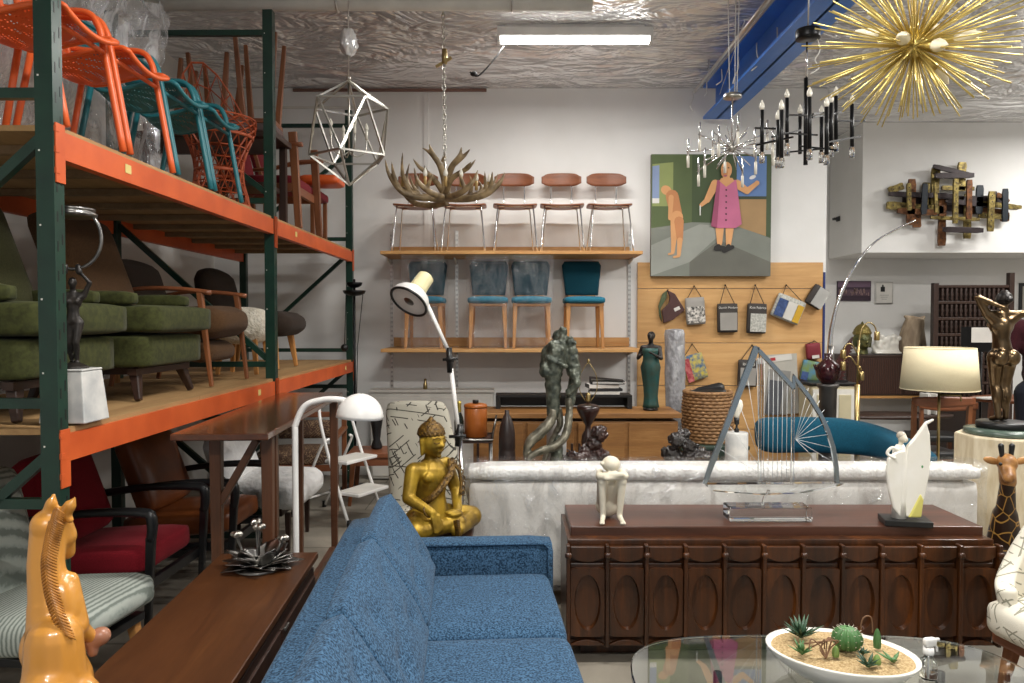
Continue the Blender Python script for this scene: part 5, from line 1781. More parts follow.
def painting():
    Y = 7.25
    p0, p1 = P(651, 276, Y), P(772, 154, Y)
    w, h = p1.x - p0.x, p1.z - p0.z
    t = thing('painting', 'large square oil painting of a bald bather and a dancer in a pink dress', 'painting', (p0.x, Y, p0.z))
    MB().box(w / 2, .035, h / 2, w, .05, h).build('canvas', plain('canvas_edge', c('#6d6a5e'), .8), t)
    cols = ['#3f4f2f', '#55643c', '#7b7f76', '#5e7fb4', '#a7865a', '#8f9a5e', '#d9a06b', '#c46a8e', '#1f1b1a', '#94978f', '#68685f', '#c38455', '#e2e0dc', '#9d4a6a', '#333d26', '#8a9cc0']
    ms = [plain('oil_paint', c(x), .6, 0, (3.5, tuple(k * .86 for k in c(x)[:3]) + (1,))) for x in cols]
    b = MB()
    lay = [0]
    def X(px): return (px - 651) / 121 * w
    def Z(py): return (276 - py) / 122 * h
    def poly(pts, mi):
        lay[0] += 1
        y = .0095 - .00025 * lay[0]
        b.add([(X(x), y, Z(z)) for x, z in pts], [tuple(range(len(pts)))], None, mi)
    def blob(cx, cy, rx, ry, mi, rot=0, n=18):
        poly([(cx + rx * math.cos(a) * math.cos(rot) - ry * math.sin(a) * math.sin(rot), cy + rx * math.cos(a) * math.sin(rot) + ry * math.sin(a) * math.cos(rot)) for a in [2 * PI * k / n for k in range(n)]], mi)
    def limb(p, q, r0, r1, mi):
        p, q = V((p[0], p[1])), V((q[0], q[1]))
        d = (q - p).normalized(); nn = V((-d.y, d.x))
        poly([tuple(p + nn * r0), tuple(q + nn * r1), tuple(q - nn * r1), tuple(p - nn * r0)], mi)
        blob(p.x, p.y, r0, r0, mi, 0, 12); blob(q.x, q.y, r1, r1, mi, 0, 12)
    poly([(651, 154), (651, 276), (772, 276), (772, 154)], 0)
    poly([(651, 154), (651, 228), (692, 222), (692, 154)], 1)
    poly([(651, 228), (692, 222), (730, 223), (772, 238), (772, 276), (651, 276)], 2)
    poly([(651, 245), (700, 224), (730, 226), (690, 262), (651, 276)], 9)
    poly([(690, 262), (720, 240), (772, 262), (772, 276), (690, 276)], 10)
    poly([(737, 156), (767, 156), (767, 236), (737, 226)], 3)
    poly([(737, 198), (767, 198), (767, 236), (737, 226)], 4)
    poly([(737, 196), (767, 196), (767, 199), (737, 199)], 14)
    blob(753, 177, 3.5, 1.8, 12, -.4)
    poly([(652, 164), (673, 162), (673, 206), (652, 206)], 5)
    poly([(652, 166), (659, 165), (659, 198), (652, 198)], 15)
    poly([(652, 198), (659, 198), (659, 203), (652, 203)], 12)
    # bather seen from the side, head bowed
    blob(666, 190, 5.5, 4.6, 6, .5)
    limb((672, 196), (676, 213), 6.5, 6.0, 11)
    limb((671, 197), (670, 218), 2.6, 2.0, 6)
    blob(677, 217, 6.2, 6.5, 6)
    limb((675, 220), (674, 238), 4.6, 3.0, 6)
    limb((674, 238), (673, 252), 2.8, 1.8, 6)
    limb((679, 221), (680, 240), 4.8, 3.0, 11)
    limb((680, 240), (679, 255), 2.8, 1.8, 6)
    limb((673, 253), (669, 254), 1.2, 1.0, 6); limb((679, 256), (674, 257), 1.3, 1.0, 6)
    # shadow on the painted floor, dancer
    limb((717, 248), (724, 248), 2.8, 2.2, 8); limb((725, 250), (733, 247), 2.8, 2.0, 8)
    limb((720, 228), (720, 243), 4.2, 2.6, 6); limb((730, 228), (729, 244), 4.2, 2.6, 6)
    limb((719, 246), (716, 249), 2.2, 1.8, 8); limb((729, 246), (727, 250), 2.2, 1.8, 8)
    limb((715, 184), (707, 200), 4.4, 3.0, 6); limb((707, 200), (701, 205), 2.6, 1.8, 6)
    limb((737, 184), (747, 191), 4.4, 3.2, 6); limb((747, 191), (756, 184), 3.0, 2.2, 6)
    blob(757, 183, 2.4, 2.4, 6)
    limb((700, 206), (700, 215), .7, .5, 12)
    poly([(717, 180), (736, 180), (742, 224), (736, 228), (718, 228), (711, 226)], 7)
    poly([(717, 180), (720, 180), (717, 228), (711, 226)], 13)
    poly([(719, 181), (726, 187), (734, 181), (732, 178), (721, 178)], 6)
    for k in range(6):
        blob(726, 190 + k * 6, .9, .9, 8, 0, 8)
    blob(726, 170, 5.6, 8.0, 6); limb((726, 176), (726, 181), 3.4, 4.0, 6)
    blob(724, 173, 3.4, 4.2, 11); blob(723, 168, .9, .6, 8, 0, 8); blob(728, 168, .9, .6, 8, 0, 8); blob(725, 176, 2.0, .8, 13, 0, 10)
    b.build('painted_scene', ms, t)
painting()

def sample_bags():
    Y = 7.315
    def cord(b, apex, l, r):
        b.tube([l, apex], .0035, 6); b.tube([apex, r], .0035, 6)
    def bag(px, py, w, h, rot, mats, label, apex, cat='bag', text=None, depth=.045, group='sample bags hung on the plywood'):
        k = Y / FL
        p = P(px, py, Y)
        t = thing('sample_bag', label, cat, (p.x, Y - .028, p.z), 0, group)
        T = roty(R(rot))
        W, H_ = w * k, h * k
        MB().rbox(0, 0, 0, W, depth, H_, .012, (0, .008, 0), 6, T).build('pouch', mats[0], t)
        ap = P(apex[0], apex[1], Y)
        a = V((ap.x - p.x, 0.018, ap.z - p.z))
        cd = MB()
        cord(cd, a, T @ V((-W * .36, 0, H_ * .49)), T @ V((W * .36, 0, H_ * .49)))
        cd.build('cord', M['cable'], t)
        MB().tube([a + V((0, .022, .0)), a + V((0, -.01, .0))], .005, 8).build('hook', M['black_metal'], t)
        if len(mats) > 1:
            for (x0, x1, z0, z1, m) in mats[1:]:
                b = MB().box((x0 + x1) / 2 * W, -depth / 2 - .010, (z0 + z1) / 2 * H_, (x1 - x0) * W, .006, (z1 - z0) * H_, T)
                b.build('front_panel', m, t)
        if text:
            for ln, z, s in text:
                cu = bpy.data.curves.new('lettering', 'FONT')
                cu.body = ln; cu.size = s; cu.align_x = 'CENTER'; cu.extrude = .0005
                o = bpy.data.objects.new('lettering', cu)
                COL.objects.link(o)
                dg = bpy.context.evaluated_depsgraph_get()
                me = bpy.data.meshes.new_from_object(o.evaluated_get(dg))
                bpy.data.objects.remove(o)
                me.materials.append(M['paper_white'])
                o = bpy.data.objects.new('lettering', me); COL.objects.link(o)
                o.parent = t
                o.matrix_local = T @ tr(0, -depth / 2 - .0115, z * H_) @ rotx(PI / 2)
        return t
    grey = plain('grey_cloth_sample', c('#9c9892'), .7); pale = plain('patterned_pale_sample', c('#c9c8c0'), .7, 0, (60, c('#9a9a92')))
    dark = plain('charcoal_bag', c('#3a3431'), .7)
    specks = plain('speckled_red_black_sample', c('#d9d4cc'), .7, 0, (45, c('#1f1c1c')))
    navy = plain('navy_sample', c('#2a3f6b'), .7, 0, (40, c('#41598c'))); yel = plain('yellow_sample', c('#d3a62a'), .6)
    multi = plain('multicolour_print', c('#c9b64a'), .7, 0, (26, c('#3d5f86')))
    redp = plain('red_print', c('#9c2d3a'), .7, 0, (40, c('#c4736f')))
    olive = plain('olive_sample', c('#6f8338'), .7, 0, (12, c('#4d7f9a')))
    # folded brown purse
    p = P(668, 306, Y)
    t = thing('hanging_pouch', 'folded brown leather pouch hanging first on the plywood row', 'bag', (p.x, Y - .03, p.z), 0, 'sample bags hung on the plywood')
    k = Y / FL
    pl = lambda pts: [(x * k, -y * k) for x, y in pts]
    RT = Matrix(((1, 0, 0, 0), (0, 0, -1, 0), (0, 1, 0, 0), (0, 0, 0, 1)))
    lea = plain('dark_red_brown_leather', c('#4a2a26'), .45)
    MB().prism(pl([(-2, -16), (6, -12), (16, 4), (4, 14), (-5, 17), (-7, 5), (0, -3), (1, -9)])[::-1], .03, RT @ tr(0, 0, -.015)).build('pouch', lea, t, bevel=.004)
    MB().prism(pl([(-1, -16), (-2, -8), (-8, 3), (-6, 16), (-9, 10), (-10, 0), (-6, -12)])[::-1], .02, RT @ tr(0, 0, -.025)).build('strap', plain('green_strap', c('#4d5a3a'), .6), t, bevel=.003)
    MB().box(6 * k, -.017, -6 * k, 6 * k, .003, 3.4 * k, roty(R(-25))).build('label_patch', M['paper_white'], t)
    MB().tube([(-1 * k, .02, 16 * k), (-1 * k, -.02, 16 * k)], .005, 8).build('hook', M['black_metal'], t)
    bag(694.5, 311, 19, 27, -4, [grey, (-.46, .46, -.44, .16, specks)], 'grey hanging bag with black, white and red speckled swatch', (694, 286))
    bag(726.5, 318, 20, 29, -1, [dark, (-.4, .44, -.42, .18, grey)], 'charcoal hanging bag with plain grey swatch and white lettering', (725, 285), text=[('Danish Modern', .32, .030)])
    bag(755.5, 318.5, 19, 30, 2, [dark, (-.36, .46, -.44, .16, pale)], 'charcoal hanging bag with pale mottled swatch and white lettering', (755, 285), text=[('Knit Fabrics', .32, .034)])
    bag(787, 309, 29, 24, 22, [pale, (-.44, -.12, -.44, .30, navy), (-.10, .22, -.44, .30, M['paper_white']), (.24, .46, -.44, .30, yel)], 'tilted hanging bag striped navy, white and yellow', (786, 285))
    bag(816, 297, 17, 21, 32, [dark, (-.2, .5, -.46, .46, plain('silver_grey_sample', c('#b3b2ae'), .5))], 'tilted black folder of grey swatches at the end of the plywood row', (818, 285))
    bag(694, 367, 21, 26, -16, [multi, (-.5, -.2, -.5, .4, redp)], 'tilted multicoloured print bag hanging above the wicker basket', (692, 344))
    bag(746.5, 373, 19, 27, 2, [dark, (-.42, .40, -.44, .2, grey)], 'charcoal swatch bag hanging behind the acrylic sailboat mast', (752, 345), text=[('ROMO', .28, .04)])
    p = P(780, 384, Y)
    t = thing('hanging_cloth_sample', 'pale grey cloth panels with a red label pinned on the plywood', 'cloth', (p.x, Y - .02, p.z))
    MB().box(0, 0, 0, 34 * k, .012, 60 * k, roty(R(-3)), taper=1).build('back_panel', plain('pale_grey_board', c('#b9b5ab'), .8), t)
    MB().box(-3 * k, -.012, -8 * k, 22 * k, .01, 44 * k, roty(R(6))).build('cloth_panel', plain('mid_grey_cloth', c('#8e8c88'), .9), t)
    MB().box(-5 * k, -.022, -14 * k, 14 * k, .008, 34 * k, roty(R(8))).build('cloth_panel', plain('charcoal_grey_cloth', c('#55575c'), .9), t)
    MB().box(-3 * k, -.008, 26 * k, 34 * k, .008, 6 * k, roty(R(-8))).build('header_card', M['paper_white'], t)
    MB().box(-5 * k, -.014, 26 * k, 5 * k, .004, 3 * k, roty(R(-8))).build('label_patch', plain('red_label', c('#b3282d'), .6), t)
    bag(812, 351, 14, 16, -6, [plain('maroon_swatch', c('#7a1f2c'), .7), (-.2, .3, -.44, -.25, M['paper_white'])], 'small maroon swatch bag hanging over the green one', (814, 341))
    bag(811, 371, 22, 20, 12, [olive, (-.5, -.2, -.5, -.1, navy)], 'olive and blue print bag hanging under the maroon swatch', (813, 360))
sample_bags()

def basket():
    p = P(711, 440, 6.3)
    zb = .50
    b0 = thing('dark_chest', 'dark green low chest under the wicker basket', 'chest', (p.x, 6.42, 0))
    MB().box(0, 0, .23, .56, .5, .46).build('body', plain('dark_green_chest', c('#26352c'), .5), b0, bevel=.008)
    MB().box(0, 0, .478, .58, .52, .034).build('lid', plain('dark_green_lid', c('#2c3d33'), .5), b0, bevel=.008)
    MB().box(0, -.256, .40, .06, .01, .05).build('clasp', M['brass'], b0)
    t = thing('wicker_basket', 'round brown wicker basket filled with black bags below the plywood', 'basket', (p.x, 6.42, zb))
    b = MB()
    n, rows = 44, 15
    for i in range(rows):
        z = .01 + i * .028
        r = .155 + .05 * math.sin(PI * (.25 + .5 * i / rows))
        pts = [( (r + .007 * (1 if (j + i) % 2 else -1)) * math.cos(2 * PI * j / n), (r + .007 * (1 if (j + i) % 2 else -1)) * math.sin(2 * PI * j / n), z) for j in range(n)]
        b.tube(pts, .016, 6, True)
    b.build('weave', M['wicker'], t)
    MB().lathe([(.15, 0), (.16, .02), (.16, .04), (.02, .04)], 24).build('base', M['wicker'], t)
    MB().tube([(.20 * math.cos(2 * PI * j / 40), .20 * math.sin(2 * PI * j / 40), .425) for j in range(40)], .017, 8, True).build('rim', M['wicker'], t)
    o = MB().ell((0, 0, .40), (.17, .17, .06)).cap((-.08, -.02, .43), (.1, 0, .46), .04, .05).cap((.02, -.08, .42), (.12, -.06, .43), .04, .03).build('black_bag', M['black'], None, (p.x, 6.42, zb), remesh=.012, smooth=3)
    tag(o, 'crumpled black bag stuffed into the wicker basket', 'bag')
basket()

def white_low_cabinet():
    xl, xr = P(372, 400, 7.2).x, P(493, 400, 7.2).x
    w = xr - xl
    z1 = CAMH - (389 - 320) * 7.2 / FL
    t = thing('white_low_cabinet', 'low white panelled cabinet on the back wall below the shelf, by the rack', 'cabinet', ((xl + xr) / 2, 7.33, 0))
    MB().box(0, -.10, z1 / 2, w, .2, z1 - .03).build('body', M['pale_trim'], t)
    MB().box(0, -.11, z1 - .014, w + .03, .23, .026).build('top', M['pale_trim'], t, bevel=.004)
    for k in range(2):
        dr = MB().box(-w / 4 + k * w / 2, -.206, z1 / 2 - .02, w / 2 - .03, .012, z1 - .12).build('door', M['pale_trim'], t, bevel=.004)
        MB().box(-.04 + k * .08, -.215, z1 - .14, .012, .012, .08).build('handle', M['steel'], dr)
    p = P(425, 388, 7.15)
    o = MB().lathe([(.018, 0), (.02, .004), (.02, .05), (.012, .066), (.013, .1), (.003, .102)], 16).build('small_jar', M['brass'], None, (p.x, 7.18, z1))
    tag(o, 'small brass-capped jar on the white low cabinet', 'jar')
white_low_cabinet()

def side_table_and_bucket():
    Y = 5.35
    k = Y / FL
    p = P(472, 437, Y)
    zt = p.z
    t = thing('serving_table', 'dark metal tray table with looped handle, holding the orange ice bucket', 'table', (p.x, Y, 0))
    MB().box(0, 0, zt - .012, .30, .30, .02).build('tray', plain('dark_wood_tray', c('#3a2620'), .35), t, bevel=.004)
    MB().tube([(-.15, -.15, zt), (.15, -.15, zt), (.15, .15, zt), (-.15, .15, zt)], .010, 8, True).build('tray_rail', M['gunmetal'], t)
    for x in (-.135, .135):
        for y in (-.135, .135):
            MB().tube([(x, y, zt - .01), (x * 1.05, y * 1.05, 0)], .011, 8).build('leg', M['gunmetal'], t)
    MB().tube(smooth_path([(.145, -.1, zt), (.17, -.1, zt + .12), (.175, 0, zt + .15), (.17, .1, zt + .12), (.145, .1, zt)], 6), .008, 8).build('handle', M['gunmetal'], t)
    pb = P(475.5, 433, Y)
    b = thing('ice_bucket', 'orange cylindrical ice bucket with a black knob lid on the tray table', 'bucket', (pb.x, Y + .02, zt + .002))
    MB().lathe([(.075, 0), (.083, .004), (.083, .205), (.08, .21), (.02, .21)], 32).build('body', M['copper_bucket'], b)
    MB().lathe([(.085, .212), (.086, .222), (.082, .234), (.06, .24), (.01, .24)], 32).build('lid', M['copper_bucket'], b)
    MB().lathe([(.022, .241), (.022, .262), (.018, .266), (.004, .266)], 16).build('knob', M['black'], b)
    pb = P(453, 437, Y)
    b = thing('champagne_bottle', 'dark champagne bottle with gold foil neck beside the orange bucket', 'bottle', (pb.x + .05, Y - .08, zt + .002))
    MB().lathe([(.03, 0), (.034, .004), (.035, .12), (.03, .15), (.018, .18), (.013, .2), (.004, .2)], 20).build('body', M['bottle'], b)
    MB().lathe([(.0155, .185), (.0165, .20), (.0145, .235), (.016, .245), (.017, .262), (.01, .27), (.003, .27)], 16).build('foil', M['foil_gold'], b)
side_table_and_bucket()

def back_console_group():
    # long low table standing behind the white sofa, with sculptures and lamps on it
    ztop = .52
    t = thing('long_low_table', 'long low dark table behind the white sofa carrying sculptures and lamps', 'table', (.875, 5.16, 0))
    MB().box(0, 0, ztop - .02, 1.95, .52, .035).build('tabletop', M['dark_wood_x'], t, bevel=.004)
    MB().box(0, 0, ztop - .07, 1.75, .42, .06).build('apron', M['dark_wood_x'], t)
    for x in (-.9, .9):
        for y in (-.2, .2):
            MB().box(x, y, (ztop - .04) / 2, .05, .05, ztop - .04).build('leg', M['dark_wood'], t)
    z0 = ztop
    # shell shaped dark post
    p = P(507, 440, 5.3)
    tag(MB().lathe([(.055, 0), (.06, .01), (.06, .09), (.056, .10), (.06, .11), (.058, .22), (.048, .28), (.03, .335), (.016, .36), (.016, .385), (.004, .386)], 24).build('turned_shell', M['shell_wood'], None, (p.x, 5.28, z0)),
        'dark bullet-shaped turned wood piece in front of the oak sideboard', 'ornament')
    # entwined sea figures
    Y = 5.0
    k = Y / FL
    def q(px, py, d=0):
        p = P(px, py, Y + d)
        return V((p.x - cx, d, p.z - z0))
    cx = P(556, 440, Y).x
    t = thing('sea_figures_sculpture', 'tall green-black bronze of entwined figures with long curling fish tails', 'sculpture', (cx, Y, z0))
    b = MB()
    b.cap(q(563, 330), q(562, 344), .028, .032)                     # upper heads
    b.ell(q(557, 336, .02), (.034, .036, .042))
    b.ell(q(570, 342, -.02), (.032, .034, .04))
    b.cap(q(557, 350), q(553, 372), .075, .066)                      # upper torso and spread arms
    b.cap(q(548, 352, .03), q(545, 372, -.03), .045, .04)
    b.cap(q(571, 350), q(574, 372), .045, .05)
    b.cap(q(553, 372), q(553, 412), .058, .045)
    b.cap(q(574, 372, -.02), q(577, 384, -.06), .034, .03)
    b.cap(q(577, 384, -.06), q(569, 392, -.05), .028, .024)
    b.cap(q(575, 376, .03), q(570, 402, .02), .04, .034)
    b.cap(q(548, 358, -.05), q(565, 366, -.07), .024, .02)
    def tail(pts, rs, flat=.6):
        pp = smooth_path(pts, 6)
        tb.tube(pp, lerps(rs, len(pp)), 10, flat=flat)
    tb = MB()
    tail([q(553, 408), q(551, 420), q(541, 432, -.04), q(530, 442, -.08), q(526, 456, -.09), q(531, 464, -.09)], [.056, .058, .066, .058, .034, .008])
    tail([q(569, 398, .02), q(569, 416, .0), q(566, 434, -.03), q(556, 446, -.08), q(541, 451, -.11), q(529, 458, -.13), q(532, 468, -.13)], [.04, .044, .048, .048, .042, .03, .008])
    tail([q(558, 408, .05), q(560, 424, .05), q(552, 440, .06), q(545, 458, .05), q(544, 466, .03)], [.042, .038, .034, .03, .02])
    tb.build('fish_tails', plain('pale_grey_bronze', c('#5d5a4e'), .38, .5, (16, c('#8f8a7a')), (50, .4, .004)), t, remesh=.008, smooth=2, rough=(30, .004), floor=.002)  # tails in a paler grey bronze than the figures
    b.cap(q(558, 440, .05), V((.0, .03, .02)), .035, .05)
    b.lathe([(.11, 0), (.115, .01), (.1, .02), (.02, .03)], 20)
    gg = random.Random(4)
    for _ in range(26):
        b.ell(q(gg.uniform(546, 578), gg.uniform(338, 392), gg.uniform(-.06, .03)), (gg.uniform(.012, .022),) * 3, n=8, m=6)
    b.build('figures', M['bronze_green'], t, remesh=.008, smooth=2, rough=(38, .006), floor=.002)
    # white marble drum
    p = P(556.5, 445, 5.25)
    def marble_lamp(px, Y, label, h, r, bulb):
        p = P(px, 445, Y)
        t = thing('marble_table_lamp', label, 'lamp', (p.x, Y, z0), 0, 'white marble drum lamps on the low table')
        MB().lathe([(r * .97, 0), (r, .004), (r, h - .004), (r * .97, h), (.005, h)], 32).build('base', M['marble'], t)
        MB().lathe([(.016, h), (.017, h + .02), (.008, h + .03), (.007, h + .05), (.016, h + .055), (.018, h + .10), (.004, h + .10)], 16).build('socket', M['brass'] if not bulb else M['black'], t)
        if bulb:
            MB().lathe([(.017, h + .10), (.02, h + .12), (.036, h + .155), (.041, h + .185), (.034, h + .215), (.016, h + .23), (.003, h + .233)], 20).build('bulb', M['frost'], t)
    marble_lamp(556.5, 5.3, 'white marble drum lamp behind the curling fish tails', .335, .072, False)
    marble_lamp(736.5, 5.0, 'white marble drum lamp with a bare frosted bulb behind the acrylic sailboat', .27, .076, True)
    # dark baluster lamp with a harp
    Y = 5.3
    p = P(588, 440, Y + .08)
    Y += .08
    t = thing('baluster_lamp', 'dark turned baluster lamp without a shade, wire harp on top', 'lamp', (p.x, Y, z0))
    MB().lathe([(.08, 0), (.085, .01), (.075, .03), (.04, .07), (.05, .14), (.046, .19), (.022, .23), (.02, .26), (.05, .31), (.082, .37), (.086, .395), (.07, .41), (.05, .415), (.02, .42), (.01, .43)], 28).build('body', M['aged_red'], t)
    MB().lathe([(.012, .43), (.018, .44), (.018, .49), (.012, .5), (.003, .5)], 14).build('socket', M['brass'], t)
    MB().tube(smooth_path([(-.02, 0, .44), (-.062, 0, .52), (-.06, 0, .62), (-.02, 0, .70), (0, 0, .715), (.02, 0, .70), (.06, 0, .62), (.062, 0, .52), (.02, 0, .44)], 5), .0035, 6).build('harp', M['brass'], t)
    MB().lathe([(.006, .715), (.01, .73), (.006, .745), (.003, .748)], 10).build('finial', M['brass'], t)
    # gnarled root carvings
    def carving(name, pxs, Y, m, label, seed, blobs):
        cx = P(pxs, 450, Y).x
        g = random.Random(seed)
        b = MB()
        for (px, py, r, d) in blobs:
            p = P(px, py, Y)
            b.ell((p.x - cx, d, max(p.z - z0, r * .6)), (r * g.uniform(.9, 1.3), r * 1.1, r * g.uniform(.8, 1.1)), rot=(g.uniform(-.5, .5), g.uniform(-.5, .5), 0))
            for _ in range(4):
                v = V((g.uniform(-1, 1), g.uniform(-1, .3), g.uniform(-.4, 1))).normalized()
                s = V((p.x - cx, d, max(p.z - z0, r * .6)))
                b.cap(s + v * r * .6, s + v * r * 1.25, r * .34, r * .14, 8)
        b.cap((-.10, 0, .02), (.11, 0, .02), .04, .04)
        return tag(b.build(name, m, None, (cx, Y, z0), remesh=.007, smooth=1, rough=(30, .018), floor=.002), label, 'carving')
    carving('red_brown_carving', 586, 5.12, M['aged_red'], 'gnarled red-brown carved beast behind the white sofa, right of the fish tails'.replace(', right of', ' beside'), 5,
            [(569, 463, .05, .02), (573, 457, .05, 0), (579, 459, .05, -.02), (585, 452, .05, 0), (594, 443, .055, 0), (599, 433, .05, -.02), (590, 462, .06, 0), (602, 455, .05, 0)])
    carving('black_root_carving', 689, 4.97, M['root_black'], 'glossy black root-wood carving behind the white sofa, in front of the basket', 9,
            [(672, 455, .06, .02), (676, 440, .055, 0), (684, 436, .045, .02), (688, 446, .05, -.02), (700, 455, .06, 0), (708, 458, .05, 0), (692, 460, .07, 0), (680, 462, .06, 0)])
back_console_group()
# ------------------------------------------------------------------ hanging lights and the wall sculpture
def chain(b, p0, p1, s=.022, r=.0028):
    p0, p1 = V(p0), V(p1)
    L = (p1 - p0).length
    n = int(L / s)
    for i in range(n):
        z = p0.z + (p1.z - p0.z) * (i + .5) / n
        x = p0.x + (p1.x - p0.x) * (i + .5) / n
        y = p0.y + (p1.y - p0.y) * (i + .5) / n
        pts = []
        for a in range(10):
            u, w = s * .36 * math.cos(2 * PI * a / 10), s * .72 * math.sin(2 * PI * a / 10)
            pts.append((x + (u if i % 2 else 0), y + (0 if i % 2 else u), z + w))
        b.tube(pts, r, 5, True)

def flame_bulb(b, p, d, s, mi=0):
    """candle bulb of length s starting at p along d"""
    q = V(d).normalized().to_track_quat('Z', 'Y').to_matrix().to_4x4()
    b.lathe([(s * .16, 0), (s * .24, s * .18), (s * .26, s * .34), (s * .2, s * .6), (s * .08, s * .88), (s * .02, s)], 12, tr(*p) @ q, mi)

def geometric_pendant():
    Y = 4.9
    k = Y / FL
    p = P(349, 133, Y)
    t = thing('geometric_chandelier', 'silver icosahedron-frame chandelier hanging in front of the far rack post', 'chandelier', (p.x, Y, p.z))
    R_, h = 38.5 * k, 51.5 * k
    A = [V((R_ * math.cos(R(a)), R_ * math.sin(R(a)), 27 * k)) for a in [18 + 72 * i for i in range(5)]]
    B = [V((R_ * math.cos(R(a)), R_ * math.sin(R(a)), -24 * k)) for a in [54 + 72 * i for i in range(5)]]
    top, bot = V((0, 0, h)), V((0, 0, -h))
    b = MB()
    for i in range(5):
        for p0, p1 in ((top, A[i]), (A[i], A[(i + 1) % 5]), (A[i], B[i]), (A[(i + 1) % 5], B[i]), (B[i], B[(i + 1) % 5]), (B[i], bot)):
            b.bar(p0, p1, .012, .012)
    b.build('frame', M['nickel'], t)
    MB().tube([(0, 0, h), (0, 0, h + .03)], .016, 10).build('collar', M['nickel'], t)
    MB().tube([(0, 0, h + .02), (0, 0, HC - p.z)], .004, 6).build('cord', M['steel'], t)
    b = MB().tube([(0, 0, h), (0, 0, -.12)], .007, 8)
    for i in range(4):
        a = R(30 + 90 * i)
        d = V((math.cos(a), math.sin(a), 0))
        arm = MB().tube(smooth_path([V((0, 0, -.12)), d * .05 + V((0, 0, -.15)), d * .11 + V((0, 0, -.11)), d * .12 + V((0, 0, -.03))], 5), .005, 6)
        arm.build('arm', M['nickel'], t)
        MB().tube([d * .12 + V((0, 0, -.03)), d * .12 + V((0, 0, .03))], .009, 10).build('candle_sleeve', M['frost'], t)
        f = MB(); flame_bulb(f, d * .12 + V((0, 0, .03)), (0, 0, 1), .05); f.build('bulb', M['frost'], t)
    b.build('stem', M['nickel'], t)
    # torn foil round the hook
    def fl(u, v):
        a = 2 * PI * u
        r = .02 + .10 * v ** 1.5 + .03 * noise.noise(V((math.cos(a) * 2, math.sin(a) * 2, v * 4)))
        r = .012 + .055 * v ** .8 * (1.15 - v) * 2 + .02 * abs(noise.noise(V((math.cos(a) * 2, math.sin(a) * 2, v * 6))))
        return V((r * math.cos(a), r * math.sin(a), P(349, 30, Y).z - p.z - .17 * (1 - v) + .02 * noise.noise(V((u * 9, v * 5, 3)))))
    tag(MB().grid(fl, 24, 8, closed_u=True).build('hanging_foil', M['foil'], None, (p.x, Y, p.z)), 'crumpled silver foil gathered round the cord of the geometric chandelier', 'foil')
geometric_pendant()

